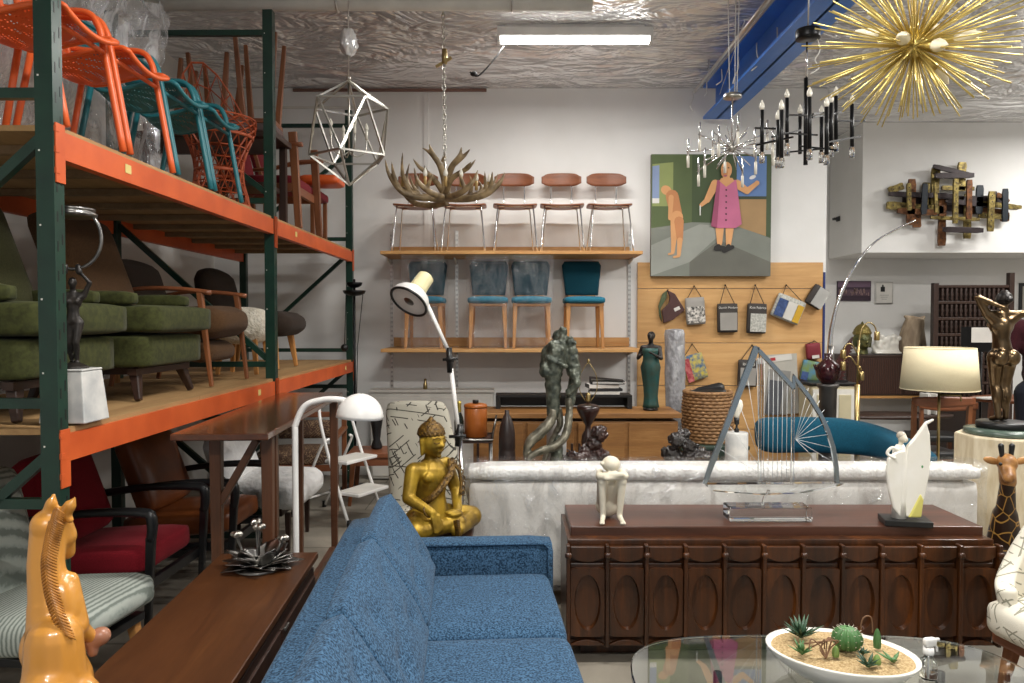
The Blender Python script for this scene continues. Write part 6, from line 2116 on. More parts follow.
def antler_chandelier():
    Y = 5.2
    k = Y / FL
    p = P(445, 199, Y)
    t = thing('antler_chandelier', 'antler chandelier hanging on a chain in front of the wall shelves', 'chandelier', (p.x, Y, p.z))
    def q(px, py, d): return V(((px - 445) * k, d, (199 - py) * k))
    def antler(main, tines, r0, name='antler'):
        b = MB()
        pp = smooth_path(main, 6)
        rs = lerps([r0, r0 * .95, r0 * .85, r0 * .6, r0 * .12], len(pp))
        b.tube(pp, rs, 8)
        for at, tip, mid in tines:
            s = pp[int(at * (len(pp) - 1))]
            tp = smooth_path([s, s.lerp(tip, .5) + mid, tip], 5)
            b.tube(tp, lerps([r0 * .75, r0 * .55, r0 * .1], len(tp)), 8)
        return b.build(name, M['antler'], t, remesh=.0055, smooth=2)
    Z = V((0, 0, 0))
    # low ring of sweeping antlers
    antler([q(440, 199, -.05), q(420, 200, -.12), q(405, 195, -.16), q(394, 180, -.18), q(390, 165, -.18)],
           [(.55, q(397, 168, -.22), V((-.01, 0, .0))), (.35, q(408, 160, -.24), V((-.03, 0, 0)))], .026)
    antler([q(442, 198, .02), q(425, 196, .02), q(412, 190, .03), q(406, 178, .05), q(409, 162, .04)], [(.4, q(421, 172, .0), V((-.02, 0, 0)))], .024)
    antler([q(448, 200, -.06), q(470, 202, -.14), q(488, 198, -.18), q(500, 188, -.2), q(505, 178, -.2)],
           [(.5, q(493, 178, -.24), V((.01, 0, 0))), (.7, q(499, 183, -.15), V((.01, 0, 0)))], .026)
    antler([q(450, 198, .05), q(468, 196, .1), q(482, 188, .14), q(488, 178, .16), q(489, 171, .16)], [(.45, q(477, 176, .16), V((.02, 0, 0)))], .024)
    antler([q(446, 200, .1), q(430, 201, .2), q(410, 197, .28), q(398, 186, .3), q(396, 172, .3)], [(.5, q(404, 176, .3), Z)], .024)
    antler([q(444, 200, -.12), q(440, 201, -.24), q(432, 198, -.32), q(424, 190, -.35), q(421, 178, -.35)], [(.5, q(438, 184, -.36), Z)], .024)
    antler([q(448, 200, -.1), q(458, 201, -.24), q(468, 198, -.33), q(476, 190, -.35), q(480, 180, -.34)], [(.5, q(462, 182, -.37), Z)], .024)
    antler([q(444, 199, .03), q(432, 199, .0), q(418, 196, -.06), q(402, 188, -.08), q(393, 176, -.06)], [(.45, q(412, 178, -.1), V((-.02, 0, 0))), (.65, q(404, 172, -.03), Z)], .022)
    antler([q(446, 199, .0), q(460, 199, -.03), q(478, 195, -.05), q(492, 186, -.04), q(498, 174, -.02)], [(.4, q(470, 177, -.08), V((.02, 0, 0))), (.65, q(485, 174, -.1), Z)], .022)
    # crown of upright antlers
    antler([q(443, 198, 0), q(445, 184, 0), q(441, 168, -.02), q(434, 156, -.04), q(430, 146, -.05)], [(.55, q(423, 150, -.05), V((0, 0, .02))), (.5, q(444, 150, .03), V((.01, 0, 0)))], .028)
    antler([q(447, 198, .01), q(447, 182, .01), q(452, 168, -.02), q(460, 158, -.05), q(462, 149, -.05)], [(.55, q(471, 151, -.06), V((.01, 0, 0))), (.35, q(454, 156, .08), Z)], .028)
    antler([q(446, 194, -.02), q(452, 182, -.08), q(462, 176, -.12), q(470, 172, -.14), q(477, 164, -.15)], [(.6, q(473, 168, -.2), Z)], .022)
    antler([q(444, 194, .02), q(436, 182, -.04), q(428, 175, -.08), q(421, 170, -.1), q(415, 162, -.1)], [(.5, q(425, 166, -.02), Z)], .022)
    for i, (px, py, d) in enumerate(((405, 190, -.12), (429, 192, -.22), (449, 193, -.26), (463, 192, -.2), (477, 193, -.1), (489, 190, .06))):
        s = q(px, py, d)
        cs = MB().tube([s, s + V((0, 0, .065))], .011, 10).build('candle_sleeve', M['antler_tip'], t)
        f = MB(); flame_bulb(f, s + V((0, 0, .065)), (0, 0, 1), .06); f.build('bulb', M['frost'], cs)
    b = MB(); chain(b, (0, 0, .24), (-.01, 0, HC - p.z - .02), .034, .0042)
    b.tube([(0, 0, .1), (0, 0, .25)], .008, 8)
    o = b.build('chain', M['nickel'], t)
    MB().bar((-.06, 0, HC - p.z - .52), (.05, -.01, HC - p.z - .46), .012, .02).tube([(0, 0, HC - p.z - .5), (.0, .0, HC - p.z - .4)], .02, 8).build('chain_clip', M['brass'], t)
antler_chandelier()

def sputnik():
    Y = 5.0
    k = Y / FL
    p = P(732, 148, Y)
    t = thing('rod_chandelier', 'slim chrome starburst chandelier with upright glass tubes, in front of the painting', 'chandelier', (p.x, Y, p.z))
    MB().ell((0, 0, 0), .028).build('hub', M['nickel'], t)
    MB().tube([(0, 0, .02), (0, 0, 50 * k)], .006, 8).build('stem', M['chrome'], t)
    MB().lathe([(.06, 49 * k), (.062, 50 * k), (.055, 53 * k), (.01, 55 * k)], 24).build('canopy', M['nickel'], t)
    b = MB()
    for dx in (-.02, .015, .03):
        b.tube([(dx, 0, 54 * k), (dx * 1.6, .02, HC - p.z)], .003, 6)
    b.build('hanging_wire', M['white_cable'], t)
    g = random.Random(12)
    n = 14
    for i in range(n):
        a = 2 * PI * i / n + .1
        el = (.0, .35, -.42)[i % 3]
        d = V((math.cos(a) * math.cos(el), math.sin(a) * math.cos(el), math.sin(el)))
        L = (.30, .25, .29)[i % 3]
        MB().tube([V((0, 0, 0)), d * L], .0042, 8).build('rod', M['chrome'], t)
        e = d * (L - .012)
        s = MB().tube([e + V((0, 0, -.03)), e + V((0, 0, .085))], .0065, 8)
        s.build('lamp_tube', M['chrome'], t)
        MB().tube([e + V((0, 0, -.032)), e + V((0, 0, -.11))], .0095, 10).build('glass_tube', M['frost'], t)
    for i in range(10):
        a = 2 * PI * i / 10 + .4
        el = (.75, -.8)[i % 2]
        d = V((math.cos(a) * math.cos(el), math.sin(a) * math.cos(el), math.sin(el)))
        MB().tube([V((0, 0, 0)), d * .17], .0038, 6).build('rod', M['chrome'], t)
sputnik()

def stick_chandelier():
    Y = 4.5
    k = Y / FL
    p = P(807, 117, Y)
    t = thing('candle_stick_chandelier', 'black chandelier of crossed bars and vertical candle tubes with glass tips', 'chandelier', (p.x, Y, p.z))
    m = M['black_metal']
    def q(px, py, d=0):
        w_ = P(px, py, Y + d)
        return V((w_.x - p.x, d, w_.z - p.z))
    MB().tube([q(805.5, 165), q(806, 78)], .0125, 12).build('centre_tube', m, t)
    MB().tube([q(806.5, 78), q(807, 42)], .006, 10).build('stem', M['chrome'], t)
    MB().lathe([(.07, 0), (.072, .004), (.072, .05), (.068, .056), (.005, .056)], 28).build('canopy', m, t, q(808, 39))
    b = MB().tube([q(808, 30), (0.005, 0, HC - p.z)], .0045, 6)
    b.build('cord', M['steel'], t)
    cb = MB().tube(smooth_path([q(817, 38), q(820, 50), q(815, 60), q(819, 68), q(810, 74)], 5), .0035, 6)
    cb.build('loose_wire', M['white_cable'], t)
    # candle tubes: (px, top of bulb, bottom of black, bottom of glass, depth)
    for i, (px, y0, y1, y2, d) in enumerate(((762, 100, 152, 163, .05), (778, 110, 157, 168, -.12), (781.5, 100, 158, 168, -.2), (787, 88, 143, 156, .18),
                        (800, 104, 154, 154, .22), (809.5, 87, 149, 160, -.24), (821.5, 105, 152, 163, .14), (826.5, 97, 155, 165, -.22),
                        (831, 93, 146, 157, -.10), (836, 86, 142, 152, .06), (852, 94, 147, 158, .02))):
        ct = MB().tube([q(px, y1, d), q(px, y0 + 10, d)], .0115, 10).build('candle_tube', m, t)
        f = MB(); flame_bulb(f, q(px, y0 + 10, d), (0, 0, 1), 10 * k); f.build('bulb', M['frost'], ct)
        if y2 > y1:
            MB().tube([q(px, y1 + .3, d), q(px, y2, d)], .0165, 10).build('glass_tip', M['acrylic'], ct)
    for (x0, y0, x1, y1, d0, d1) in ((755, 128, 783, 129, .05, .05), (757, 145, 793, 137, .02, -.2), (772, 137, 801, 130, -.12, .2), (783, 133, 817, 135, .18, -.24),
                                     (790, 115, 812, 115.5, .2, -.22), (812, 117.5, 843, 112, -.24, .08), (813, 114, 834, 111.5, -.1, .1), (838, 121, 865, 121, .0, .03),
                                     (828, 142, 860, 136.5, -.2, .05), (790, 152, 830, 148, .2, -.2), (800, 146, 836, 150, .1, -.2)):
        MB().bar(q(x0, y0, d0), q(x1, y1, d1), .010, .010).build('cross_bar', m, t)
stick_chandelier()

def urchin():
    Y = 3.2
    k = Y / FL
    p = P(914, 46, Y)
    t = thing('urchin_chandelier', 'large brass urchin chandelier of radiating rods with clear bulbs, high above the alcove', 'chandelier', (p.x, Y, p.z))
    MB().ell((0, 0, 0), .05).build('hub', M['gold_rod'], t)
    MB().tube([(0, 0, .04), (0, 0, .12)], .018, 12).build('collar', M['gold_rod'], t)
    MB().tube([(0, 0, .10), (0, 0, HC - p.z)], .0085, 10).build('stem', M['gold_rod'], t)
    n = 185
    ga = PI * (3 - math.sqrt(5))
    g = random.Random(2)
    rods = []
    for i in range(n):
        z = 1 - 2 * (i + .5) / n
        r = math.sqrt(1 - z * z)
        d = V((r * math.cos(ga * i), r * math.sin(ga * i), z))
        if d.z > .93:
            continue
        L = .445 * (.9 + .14 * g.random()) * (1 - .30 * abs(d.z) ** 1.5)
        rods.append((d, L))
    rods.sort(key=lambda r_: r_[0].y)
    for d, L in rods[:100]:
        MB().tube([d * .03, d * L], .0031, 6).build('rod', M['gold_rod'], t)
    b = MB()
    for d, L in rods[100:]:
        b.tube([d * .03, d * L], .0031, 6)
    o = b.build('rods', M['gold_rod'], t); o['kind'] = 'stuff'
    for (px, py, d) in ((890, 50, -.12), (915, 62, -.2), (947, 47, -.12), (880, 28, .08), (946, 20, .1), (942, 65, .05), (905, 30, .18), (930, 35, .2)):
        e = V(((px - 914) * k, d, (46 - py) * k))
        dd = e.normalized()
        so = MB().tube([dd * .04, dd * .15], .0125, 10).build('socket', M['gold_rod'], t)
        f = MB(); flame_bulb(f, dd * .15, dd, .105); f.build('bulb', bulbm, so)
bulbm = plain('pearl_clear_bulb', c('#e9dfc4'), .15)
urchin()

def brass_wall_sculpture():
    Y = 8.585
    k = Y / FL
    p = P(947, 205, Y)
    t = thing('brass_wall_sculpture', 'welded brass and dark metal relief of crossed pierced bars on the white soffit', 'sculpture', (p.x, Y, p.z))
    ms = {'g': plain('pale_brass_bar', c('#94834a'), .4, .6, (30, c('#4f4224')), (60, .5, .004)), 'c': plain('copper_brown_bar', c('#7d5231'), .4, .6, (25, c('#4a2f1e')), (50, .4, .004)),
          'd': plain('dark_oxide_bar', c('#241a1c'), .45, .3, (20, c('#33282a'))), 'b': plain('blue_black_bar', c('#262c33'), .4, .4)}
    def bar(x0, y0, x1, y1, w, lay, m, holes=0, bow=0):
        yy = -.03 - .035 * lay
        a, b_ = V(((x0 - 947) * k, yy, (205 - y0) * k)), V(((x1 - 947) * k, yy, (205 - y1) * k))
        b = MB()
        W = w * k
        d = (b_ - a).normalized(); s = V((d.z, 0, -d.x))
        n = 8
        out = []
        for i in range(n + 1):
            u = i / n
            ww = W / 2 * (1 - .18 * math.sin(PI * u) if holes else 1) * (.75 if i in (0, n) else 1)
            out.append((a.lerp(b_, u), ww))
        vs = []
        for q_, ww in out:
            for sg, dy in ((-1, -.014), (1, -.014), (1, .014), (-1, .014)):
                vs.append(q_ + s * sg * ww + V((0, dy, 0)))
        fs = [(3, 2, 1, 0), (4 * n, 4 * n + 1, 4 * n + 2, 4 * n + 3)]
        for i in range(n):
            for j in range(4):
                fs.append((4 * i + j, 4 * i + (j + 1) % 4, 4 * i + 4 + (j + 1) % 4, 4 * i + 4 + j))
        b.add(vs, fs)
        for h in range(holes):
            q_ = a.lerp(b_, (h + .7) / (holes + .4))
            b.lathe([(.010, -.0155), (.0105, -.0145), (.010, -.0135)], 8, tr(*q_) @ rotx(PI / 2) @ tr(0, 0, .029) , mi=1) if False else b.box(q_.x, q_.y - .0145, q_.z, .014, .002, .014, mi=1)
        b.build('bar', [ms[m], ms['d']], t, bevel=.003)
    # long horizontals
    bar(883, 196, 945, 198, 5, 3, 'd'); bar(886, 192, 900, 187, 8, 1, 'g', 2); bar(884, 206, 940, 211, 9, 1, 'g', 6); bar(893, 212, 932, 214, 6, 2, 'c')
    bar(926, 169, 964, 180 - 2, 4.5, 3, 'd'); bar(926, 179, 964, 178.5, 5.5, 4, 'd'); bar(935, 231, 974, 232, 5.5, 4, 'd')
    bar(938, 189, 970, 190, 5, 1, 'g', 3); bar(940, 202, 985, 207, 5, 2, 'd'); bar(924, 219, 972, 221, 3.5, 3, 'g'); bar(958, 200, 1000, 202, 5, 2, 'd')
    bar(972, 204, 1011, 209, 6, 2, 'g', 2); bar(975, 216, 1005, 218, 6, 1, 'g', 3); bar(990, 196, 1002, 204, 6, 2, 'c'); bar(998, 209, 1013, 209, 4, 3, 'g'); bar(968, 210, 1003, 213, 6, 0, 'c')
    # verticals
    bar(907, 181, 906, 226, 8, 2, 'c'); bar(899, 187, 900, 213, 4.5, 5, 'g', 4); bar(915, 187, 914, 217, 5.5, 5, 'b'); bar(923, 184, 921, 213, 8, 1, 'g', 4); bar(925, 186, 926, 215, 3, 5, 'g')
    bar(932, 169, 931, 206, 9, 1, 'g', 5); bar(943, 183, 943, 226, 5.5, 6, 'g', 7); bar(958, 164, 957, 192, 9, 1, 'g', 3); bar(956, 184, 956, 222, 6, 6, 'c', 5)
    bar(939, 200, 939, 246, 8.5, 1, 'c', 4); bar(964, 195, 964, 239, 8, 1, 'g', 5); bar(914, 213, 914, 228, 9, 1, 'c', 2); bar(974, 187, 973, 215, 7, 2, 'b')
    bar(982, 194, 981, 233, 7, 4, 'g', 6); bar(993, 192, 993, 224, 5.5, 5, 'b'); bar(988, 193, 988, 203, 5, 2, 'd'); bar(1001, 213, 1001, 222, 8, 1, 'c')
    MB().box(0, -.012, 0, 90 * k, .016, 18 * k).build('backplate', ms['d'], t)
brass_wall_sculpture()
# ------------------------------------------------------------------ right side
def arc_lamp():
    Y = 6.62
    k = Y / FL
    p = P(832, 380, Y)
    t = thing('arc_floor_lamp', 'tall chrome arc floor lamp bowing up in front of the soffit', 'lamp', (p.x, Y, 0))
    def q(px, py, d=0): return V(((px - 512) * k - p.x, d, CAMH - (py - 319.5) * k))
    pts = smooth_path([V((0, 0, .05)), q(831, 420), q(830, 350), q(833, 320), q(841, 292), q(856, 263), q(876, 240), q(905, 222, -.15)], 8)
    MB().tube(pts, lerps([.024, .024, .024, .02, .016, .014, .011, .008, .007], len(pts)), 10).build('arc', M['chrome'], t)
    e = q(905, 222, -.15)
    MB().lathe([(.14, 0), (.145, .01), (.14, .05), (.03, .06)], 28).build('base', M['grey_marble'], t)
    MB().tube([q(831, 376), q(831, 345)], .03, 12).build('sleeve', M['gunmetal'], t)
arc_lamp()

def alcove():
    # tambour cabinet on the far wall
    Y = 9.0
    xl, xr = P(846, 370, Y).x, P(960, 370, Y).x
    w = xr - xl
    z1, z0 = P(900, 355, Y).z, P(900, 397, Y).z
    t = thing('tambour_cabinet', 'dark slatted tambour cabinet on tall legs against the far wall', 'cabinet', ((xl + xr) / 2, Y, 0))
    MB().box(0, .22, (z0 + z1) / 2, w, .44, z1 - z0 - .04).build('carcass', M['dark_wood_x'], t)
    for s in (-1, 1):
        MB().box(s * w / 4, -.006, (z0 + z1) / 2, w / 2 - .03, .012, z1 - z0 - .07).build('tambour_door', M['tambour'], t)
    MB().box(0, .22, z1 - .012, w + .01, .46, .024).build('top', M['dark_wood_x'], t, bevel=.003)
    MB().box(0, .2, z0 - .0, w, .42, .03).build('bottom_rail', M['pine'], t)
    for x in (-w / 2 + .08, w / 2 - .08):
        for y in (.05, .4):
            MB().bar((x, y, z0), (x * 1.02, y, 0), .03, .03, (0, 1, 0)).build('leg', M['dark_wood'], t)
    def top(px): return P(px, 355, Y + .2).x
    # brass head
    hx = P(862, 350, Y + .2).x
    o = thing('bust', 'green-gold bust of a head with topknot on the tambour cabinet', 'bust', (hx, Y + .2, z1 + .002))
    b = MB().ell((0, 0, .20), (.10, .11, .15)).ell((0, -.03, .14), (.075, .09, .09)).cap((0, 0, .0), (0, 0, .1), .075, .06).cap((0, -.10, .2), (0, -.13, .15), .012, .022, 8)
    b.ell((0, 0, .33), (.05, .05, .05)).cap((0, 0, .35), (0, 0, .40), .03, .012)
    for s in (-1, 1):
        b.cap((s * .105, 0, .20), (s * .1, 0, .09), .02, .016)
        b.ell((s * .035, -.105, .19), (.018, .012, .009)); 
    b.ell((0, -.11, .10), (.03, .014, .012))
    b.build('head', plain('green_gold_patina', c('#6f6a3a'), .4, .5, (20, c('#4b5236')), (60, .4, .004)), o, remesh=.012, smooth=2, floor=.002)
    b = MB()
    for i in range(5):
        for j in range(16):
            th, an = R(12 + i * 14), 2 * PI * j / 16
            q = V((.10 * math.sin(th) * math.cos(an), .112 * math.sin(th) * math.sin(an) + .004, .205 + .155 * math.cos(th)))
            if q.z > .255 or q.y > .05:
                b.ell(q, .02, n=8, m=6)
    b.ell((0, .004, .21), (.094, .104, .144))
    b.build('hair_curls', plain('gilt_hair', c('#8a7a3f'), .45, .5), o, remesh=.011, smooth=1)
    # white coral-like group
    hx = P(886, 350, Y + .15).x
    b = MB().box(0, 0, .02, .32, .14, .03)
    gg = random.Random(8)
    for i in range(9):
        x = -.12 + .03 * i
        h = .09 + .12 * abs(math.sin(i * 1.3))
        b.cap((x, 0, .03), (x + gg.uniform(-.04, .04), gg.uniform(-.04, .04), h), .04, .028)
        b.ell((x + .02, -.02, h + .01), (.035, .03, .035))
    tag(b.build('white_figure_group', M['porcelain'], None, (hx, Y + .14, z1 + .002), remesh=.012, smooth=2, floor=.002), 'small white porcelain group on the tambour cabinet beside the driftwood', 'figurine')
    # driftwood
    hx = P(914, 350, Y + .2).x
    b = MB()
    pp = [V((-.06, 0, .0)), V((-.05, 0, .2)), V((0, 0, .38)), V((.02, 0, .46))]
    b.tube(smooth_path(pp, 5), lerps([.11, .13, .12, .09], 16), 10)
    b.cap((-.02, 0, .42), (-.13, -.02, .47), .06, .02); b.cap((.03, 0, .4), (.12, 0, .46), .05, .02); b.cap((.06, 0, .3), (.14, 0, .02), .06, .03)
    tag(b.build('driftwood', M['driftwood'], None, (hx, Y + .2, z1 + .002), remesh=.014, smooth=3, floor=.002), 'pale upright driftwood piece at the lampshade end of the tambour cabinet', 'driftwood')
    # pictures
    def pic(name, px0, py0, px1, py1, label, mk):
        a, b_ = P(px0, py1, 9.48), P(px1, py0, 9.48)
        t = thing(name, label, 'picture', ((a.x + b_.x) / 2, 9.485, (a.z + b_.z) / 2))
        mk(t, b_.x - a.x, b_.z - a.z)
    def photo(t, w, h):
        MB().box(0, 0, 0, w, .02, h).build('print_board', plain('dark_purple_print', c('#3b2a38'), .35), t)
        b = MB().box(0, -.0115, -.02, w * .96, .002, h * .3)
        g = random.Random(1)
        for i in range(40):
            x = (-.46 + .92 * g.random()) * w
            b.box(x, -.013, -.06 * h + g.uniform(-.1, .12) * h, .02 * w, .002, g.uniform(.05, .2) * h, mi=1)
        b.build('city_print', [plain('night_city_print', c('#5a4450'), .4), plain('night_light_print', c('#9a7f78'), .4)], t)
        b = MB().box(0, -.0112, .33 * h, w * .96, .002, h * .28)
        b.build('sky_print', plain('mauve_sky_print', c('#6b5468'), .4), t)
    pic('city_picture', 837, 281, 871, 301, 'dark mauve city photograph on the far wall behind the chrome arc', photo)
    def cert(t, w, h):
        MB().box(0, 0, 0, w, .02, h).build('frame', M['steel'], t, bevel=.003)
        MB().box(0, -.011, 0, w * .9, .003, h * .9).build('sheet', M['paper_white'], t)
        b = MB().box(-.02, -.0135, .17 * h, w * .24, .002, h * .22)
        b.ell((-.02, -.0135, .32 * h), (.05 * w, .002, .06 * h))
        b.build('portrait_print', M['black'], t)
        for i in range(3):
            MB().box(0, -.0132, (-.1 - .09 * i) * h, w * (.5 - .1 * i), .001, .02 * h).build('text_line', plain('grey_ink', c('#8b8a88'), .7), t)
    pic('framed_certificate', 875, 282, 893, 304, 'small framed white sheet with a dark portrait beside the city photograph', cert)
    def dark(t, w, h):
        MB().box(0, 0, 0, w, .03, h).build('frame', M['black'], t, bevel=.004)
        MB().box(0, -.016, 0, w * .8, .003, h * .8).build('sheet', plain('pale_print', c('#b9b4aa'), .6), t)
        MB().box(0, -.0185, 0, w * .5, .002, h * .5).build('print_block', M['book_black'], t)
    pic('dark_picture', 1019, 283, 1046, 316, 'small dark-framed print on the far wall past the lattice screen', dark)
    # carved lattice screen
    Ys = 8.7
    a, b_ = P(931, 372, Ys), P(1013, 283, Ys)
    w, h = b_.x - a.x, b_.z
    t = thing('lattice_screen', 'dark carved wooden screen with rows of turned spindles behind the bronze statue', 'screen', ((a.x + b_.x) / 2, Ys, 0))
    MB().box(0, .05, h / 2, w - .06, .02, h - .04).build('back_board', M['lattice'], t)
    for x in (-w / 2 + .03, w / 2 - .03):
        MB().box(x, 0, h / 2 + (.06 if x > 0 else 0), .06, .07, h + (.12 if x > 0 else 0)).build('stile', M['dark_wood'], t, bevel=.006)
    rows = 7
    for i in range(rows + 1):
        z = .62 + (h - .66) * i / rows
        MB().box(0, 0, z, w - .12, .05, .035).build('rail', M['dark_wood_x'], t, bevel=.004)
    for i in range(rows):
        z = .62 + (h - .66) * (i + .5) / rows
        hh = (h - .66) / rows * .5
        b = MB()
        nsp = 14
        for j in range(nsp):
            x = -w / 2 + .09 + (w - .18) * (j + .5) / nsp
            b.lathe([(.01, -hh + .01), (.022, -hh * .6), (.012, -hh * .3), (.026, 0), (.012, hh * .3), (.022, hh * .6), (.01, hh - .01)], 8, tr(x, 0, z))
        b.box(0, .012, z, w - .12, .006, .012)
        b.build('spindle_row', M['dark_wood'], t)
    # music stand with white sheet
    p = P(981, 372, 7.6)
    t = thing('music_stand', 'black music stand holding white sheets beside the bronze statue', 'stand', (p.x, 7.6, 0))
    z = P(980, 346, 7.6).z
    MB().tube([(0, 0, .35), (0, 0, z - .06)], .011, 8).build('pole', M['black_metal'], t)
    for a_ in range(3):
        an = 2 * PI * a_ / 3 + .3
        MB().tube([(0, 0, .4), (.28 * math.cos(an), .28 * math.sin(an), .01)], .009, 8).build('leg', M['black_metal'], t)
    MB().box(0, 0, z + .07, .42, .012, .26, rotx(R(-0))).build('desk', M['black_metal'], t)
    sp = P(980, 335, 7.58)
    MB().box(0, -.012, sp.z + .0, 22 * 7.6 / FL, .004, 15 * 7.6 / FL).build('sheet', M['paper_white'], t)
    # brown table with papers
    Yt = 7.0
    p = P(1000, 398, Yt)
    t = thing('oval_table', 'brown oval dining table with papers behind the bronze statue', 'table', (5.02, Yt, 0))
    MB().lathe([(.62, p.z - .03), (.65, p.z - .022), (.65, p.z - .005), (.64, p.z), (.01, p.z)], 40, None, 0, True, 1, .55).build('tabletop', M['teak_x'], t)
    for x in (-.35, .35):
        for y in (-.18, .18):
            MB().bar((x, y, p.z - .03), (x * 1.1, y * 1.1, 0), .04, .04, (0, 1, 0), w1=.026, d1=.026).build('leg', M['teak'], t)
    pp = P(988, 396, 6.95)
    t2 = tag(MB().box(0, 0, .006, .24, .17, .01).build('paper_stack', M['paper_white'], None, (pp.x, 6.92, p.z + .002), (0, 0, .3)), 'small stack of white paper on the oval table', 'paper')
    pp = P(996, 390, 7.1)
    t3 = thing('white_mug', 'white mug standing on the oval table behind the statue', 'mug', (pp.x, 7.1, p.z + .002))
    MB().lathe([(.03, 0), (.038, .005), (.042, .085), (.039, .088), (.035, .01), (.003, .008)], 20).build('cup', M['porcelain'], t3)
    MB().tube(smooth_path([(.038, 0, .07), (.065, 0, .065), (.065, 0, .03), (.038, 0, .02)], 4), .006, 6).build('handle', M['porcelain'], t3)
alcove()

def teak_dining_chairs():
    def ch(label, px, py_top, Y, rz):
        p = P(px, py_top, Y)
        t = thing('teak_dining_chair', label, 'chair', (p.x, Y, 0), rz, 'teak chairs by the lampshade')
        zt = p.z
        b = MB()
        def rail(u, v):
            k = -1 + 2 * u
            return V((k * .25, .22 - .06 * k * k * -1, zt - .09 * (1 - v) * (1 - .35 * k * k)))
        b.grid(rail, 14, 4)
        b.build('back_rail', M['teak_x'], t, solid=.022)
        MB().rbox(0, 0, .44, .44, .42, .06, .02, (0, 0, .01), 6).build('seat', M['black'], t)
        MB().box(0, -.19, .385, .4, .025, .05).build('front_apron', M['teak_x'], t)
        MB().box(0, .0, .22, .4, .022, .03).build('stretcher', M['teak_x'], t)
        for s in (-1, 1):
            MB().bar((s * .205, .20, 0), (s * .225, .25, zt - .03), .03, .034, (0, 1, 0)).build('rear_leg', M['teak'], t)
            MB().bar((s * .2, -.18, .41), (s * .2, -.19, 0), .034, .034, (0, 1, 0), w1=.024, d1=.024).build('front_leg', M['teak'], t)
            MB().bar((s * .205, -.18, .2), (s * .205, .2, .2), .02, .03).build('side_stretcher', M['teak'], t)
    ch('teak dining chair with curved top rail directly under the cream lampshade', 925, 394, 6.2, R(180))
    ch('teak dining chair with curved top rail, further back towards the tambour cabinet', 936, 399, 7.05, R(172))
    # low boat-shaped bench and books
    p = P(885, 414, 7.9)
    t = thing('slatted_coffee_table', 'low dark coffee table below the tambour cabinet', 'table', (p.x, 7.9, 0))
    MB().lathe([(.70, p.z - .03), (.72, p.z - .02), (.72, p.z), (.01, p.z)], 36, None, 0, True, 1, .35).build('tabletop', M['dark_wood_x'], t)
    for x in (-.4, .4):
        for y in (-.12, .12):
            MB().bar((x, y, p.z - .03), (x * 1.15, y * 1.2, 0), .03, .03, (0, 1, 0)).build('leg', M['dark_wood'], t)
    for k, (px, l) in enumerate(((925, 'upright white book on the dark coffee table, chair side'), (932, 'upright white book on the dark coffee table, next to its twin'))):
        q = P(px, 410, 7.9)
        tag(MB().box(0, 0, .11, .035, .16, .22).build('book', M['paper_white'], None, (q.x - .0, 7.9, p.z + .002), (0, 0, R(10 * k)), bevel=.003), l, 'book') if abs(q.x - p.x) < .6 else None
teak_dining_chairs()

def shade_lamp():
    Y = 5.75
    k = Y / FL
    p = P(939.5, 370, Y)
    t = thing('drum_shade_lamp', 'brass floor lamp with a large cream drum shade behind the angel figure', 'lamp', (p.x, Y, 0))
    z0, z1 = P(940, 389, Y).z, P(940, 348, Y).z
    r0, r1 = 35.5 * k, 32 * k
    MB().lathe([(r0, z0), (r1, z1), (r1 - .004, z1), (r0 - .004, z0), (r0, z0)], 48).build('shade', M['shade_cream'], t)
    b = MB()
    for r, z in ((r0 - .002, z0), (r1 - .002, z1)):
        b.tube([(r * math.cos(2 * PI * j / 48), r * math.sin(2 * PI * j / 48), z) for j in range(48)], .004, 6, True)
        b.build('shade_ring', M['shade_cream'], t); b = MB()
    MB().tube([(0, 0, .03), (0, 0, z1 - .05)], .011, 12).build('pole', M['brass'], t)
    MB().tube([(.0, 0, z0 - .045), (.14, -.05, z0 - .045), (.14, -.05, z0 - .09)], .008, 8).build('swing_arm', M['brass'], t)
    MB().lathe([(.15, 0), (.155, .008), (.15, .022), (.02, .03)], 32).build('base', M['brass'], t)
    b = MB()
    for j in range(3):
        a = 2 * PI * j / 3
        b.tube([(0, 0, z1 - .05), ((r1 - .004) * math.cos(a), (r1 - .004) * math.sin(a), z1 - .008)], .003, 6)
    b.build('spider', M['brass'], t)
    MB().lathe([(.018, z0 + .06), (.035, z0 + .11), (.04, z0 + .14), (.02, z0 + .18), (.004, z0 + .185)], 16).build('bulb', M['frost'], t)
shade_lamp()

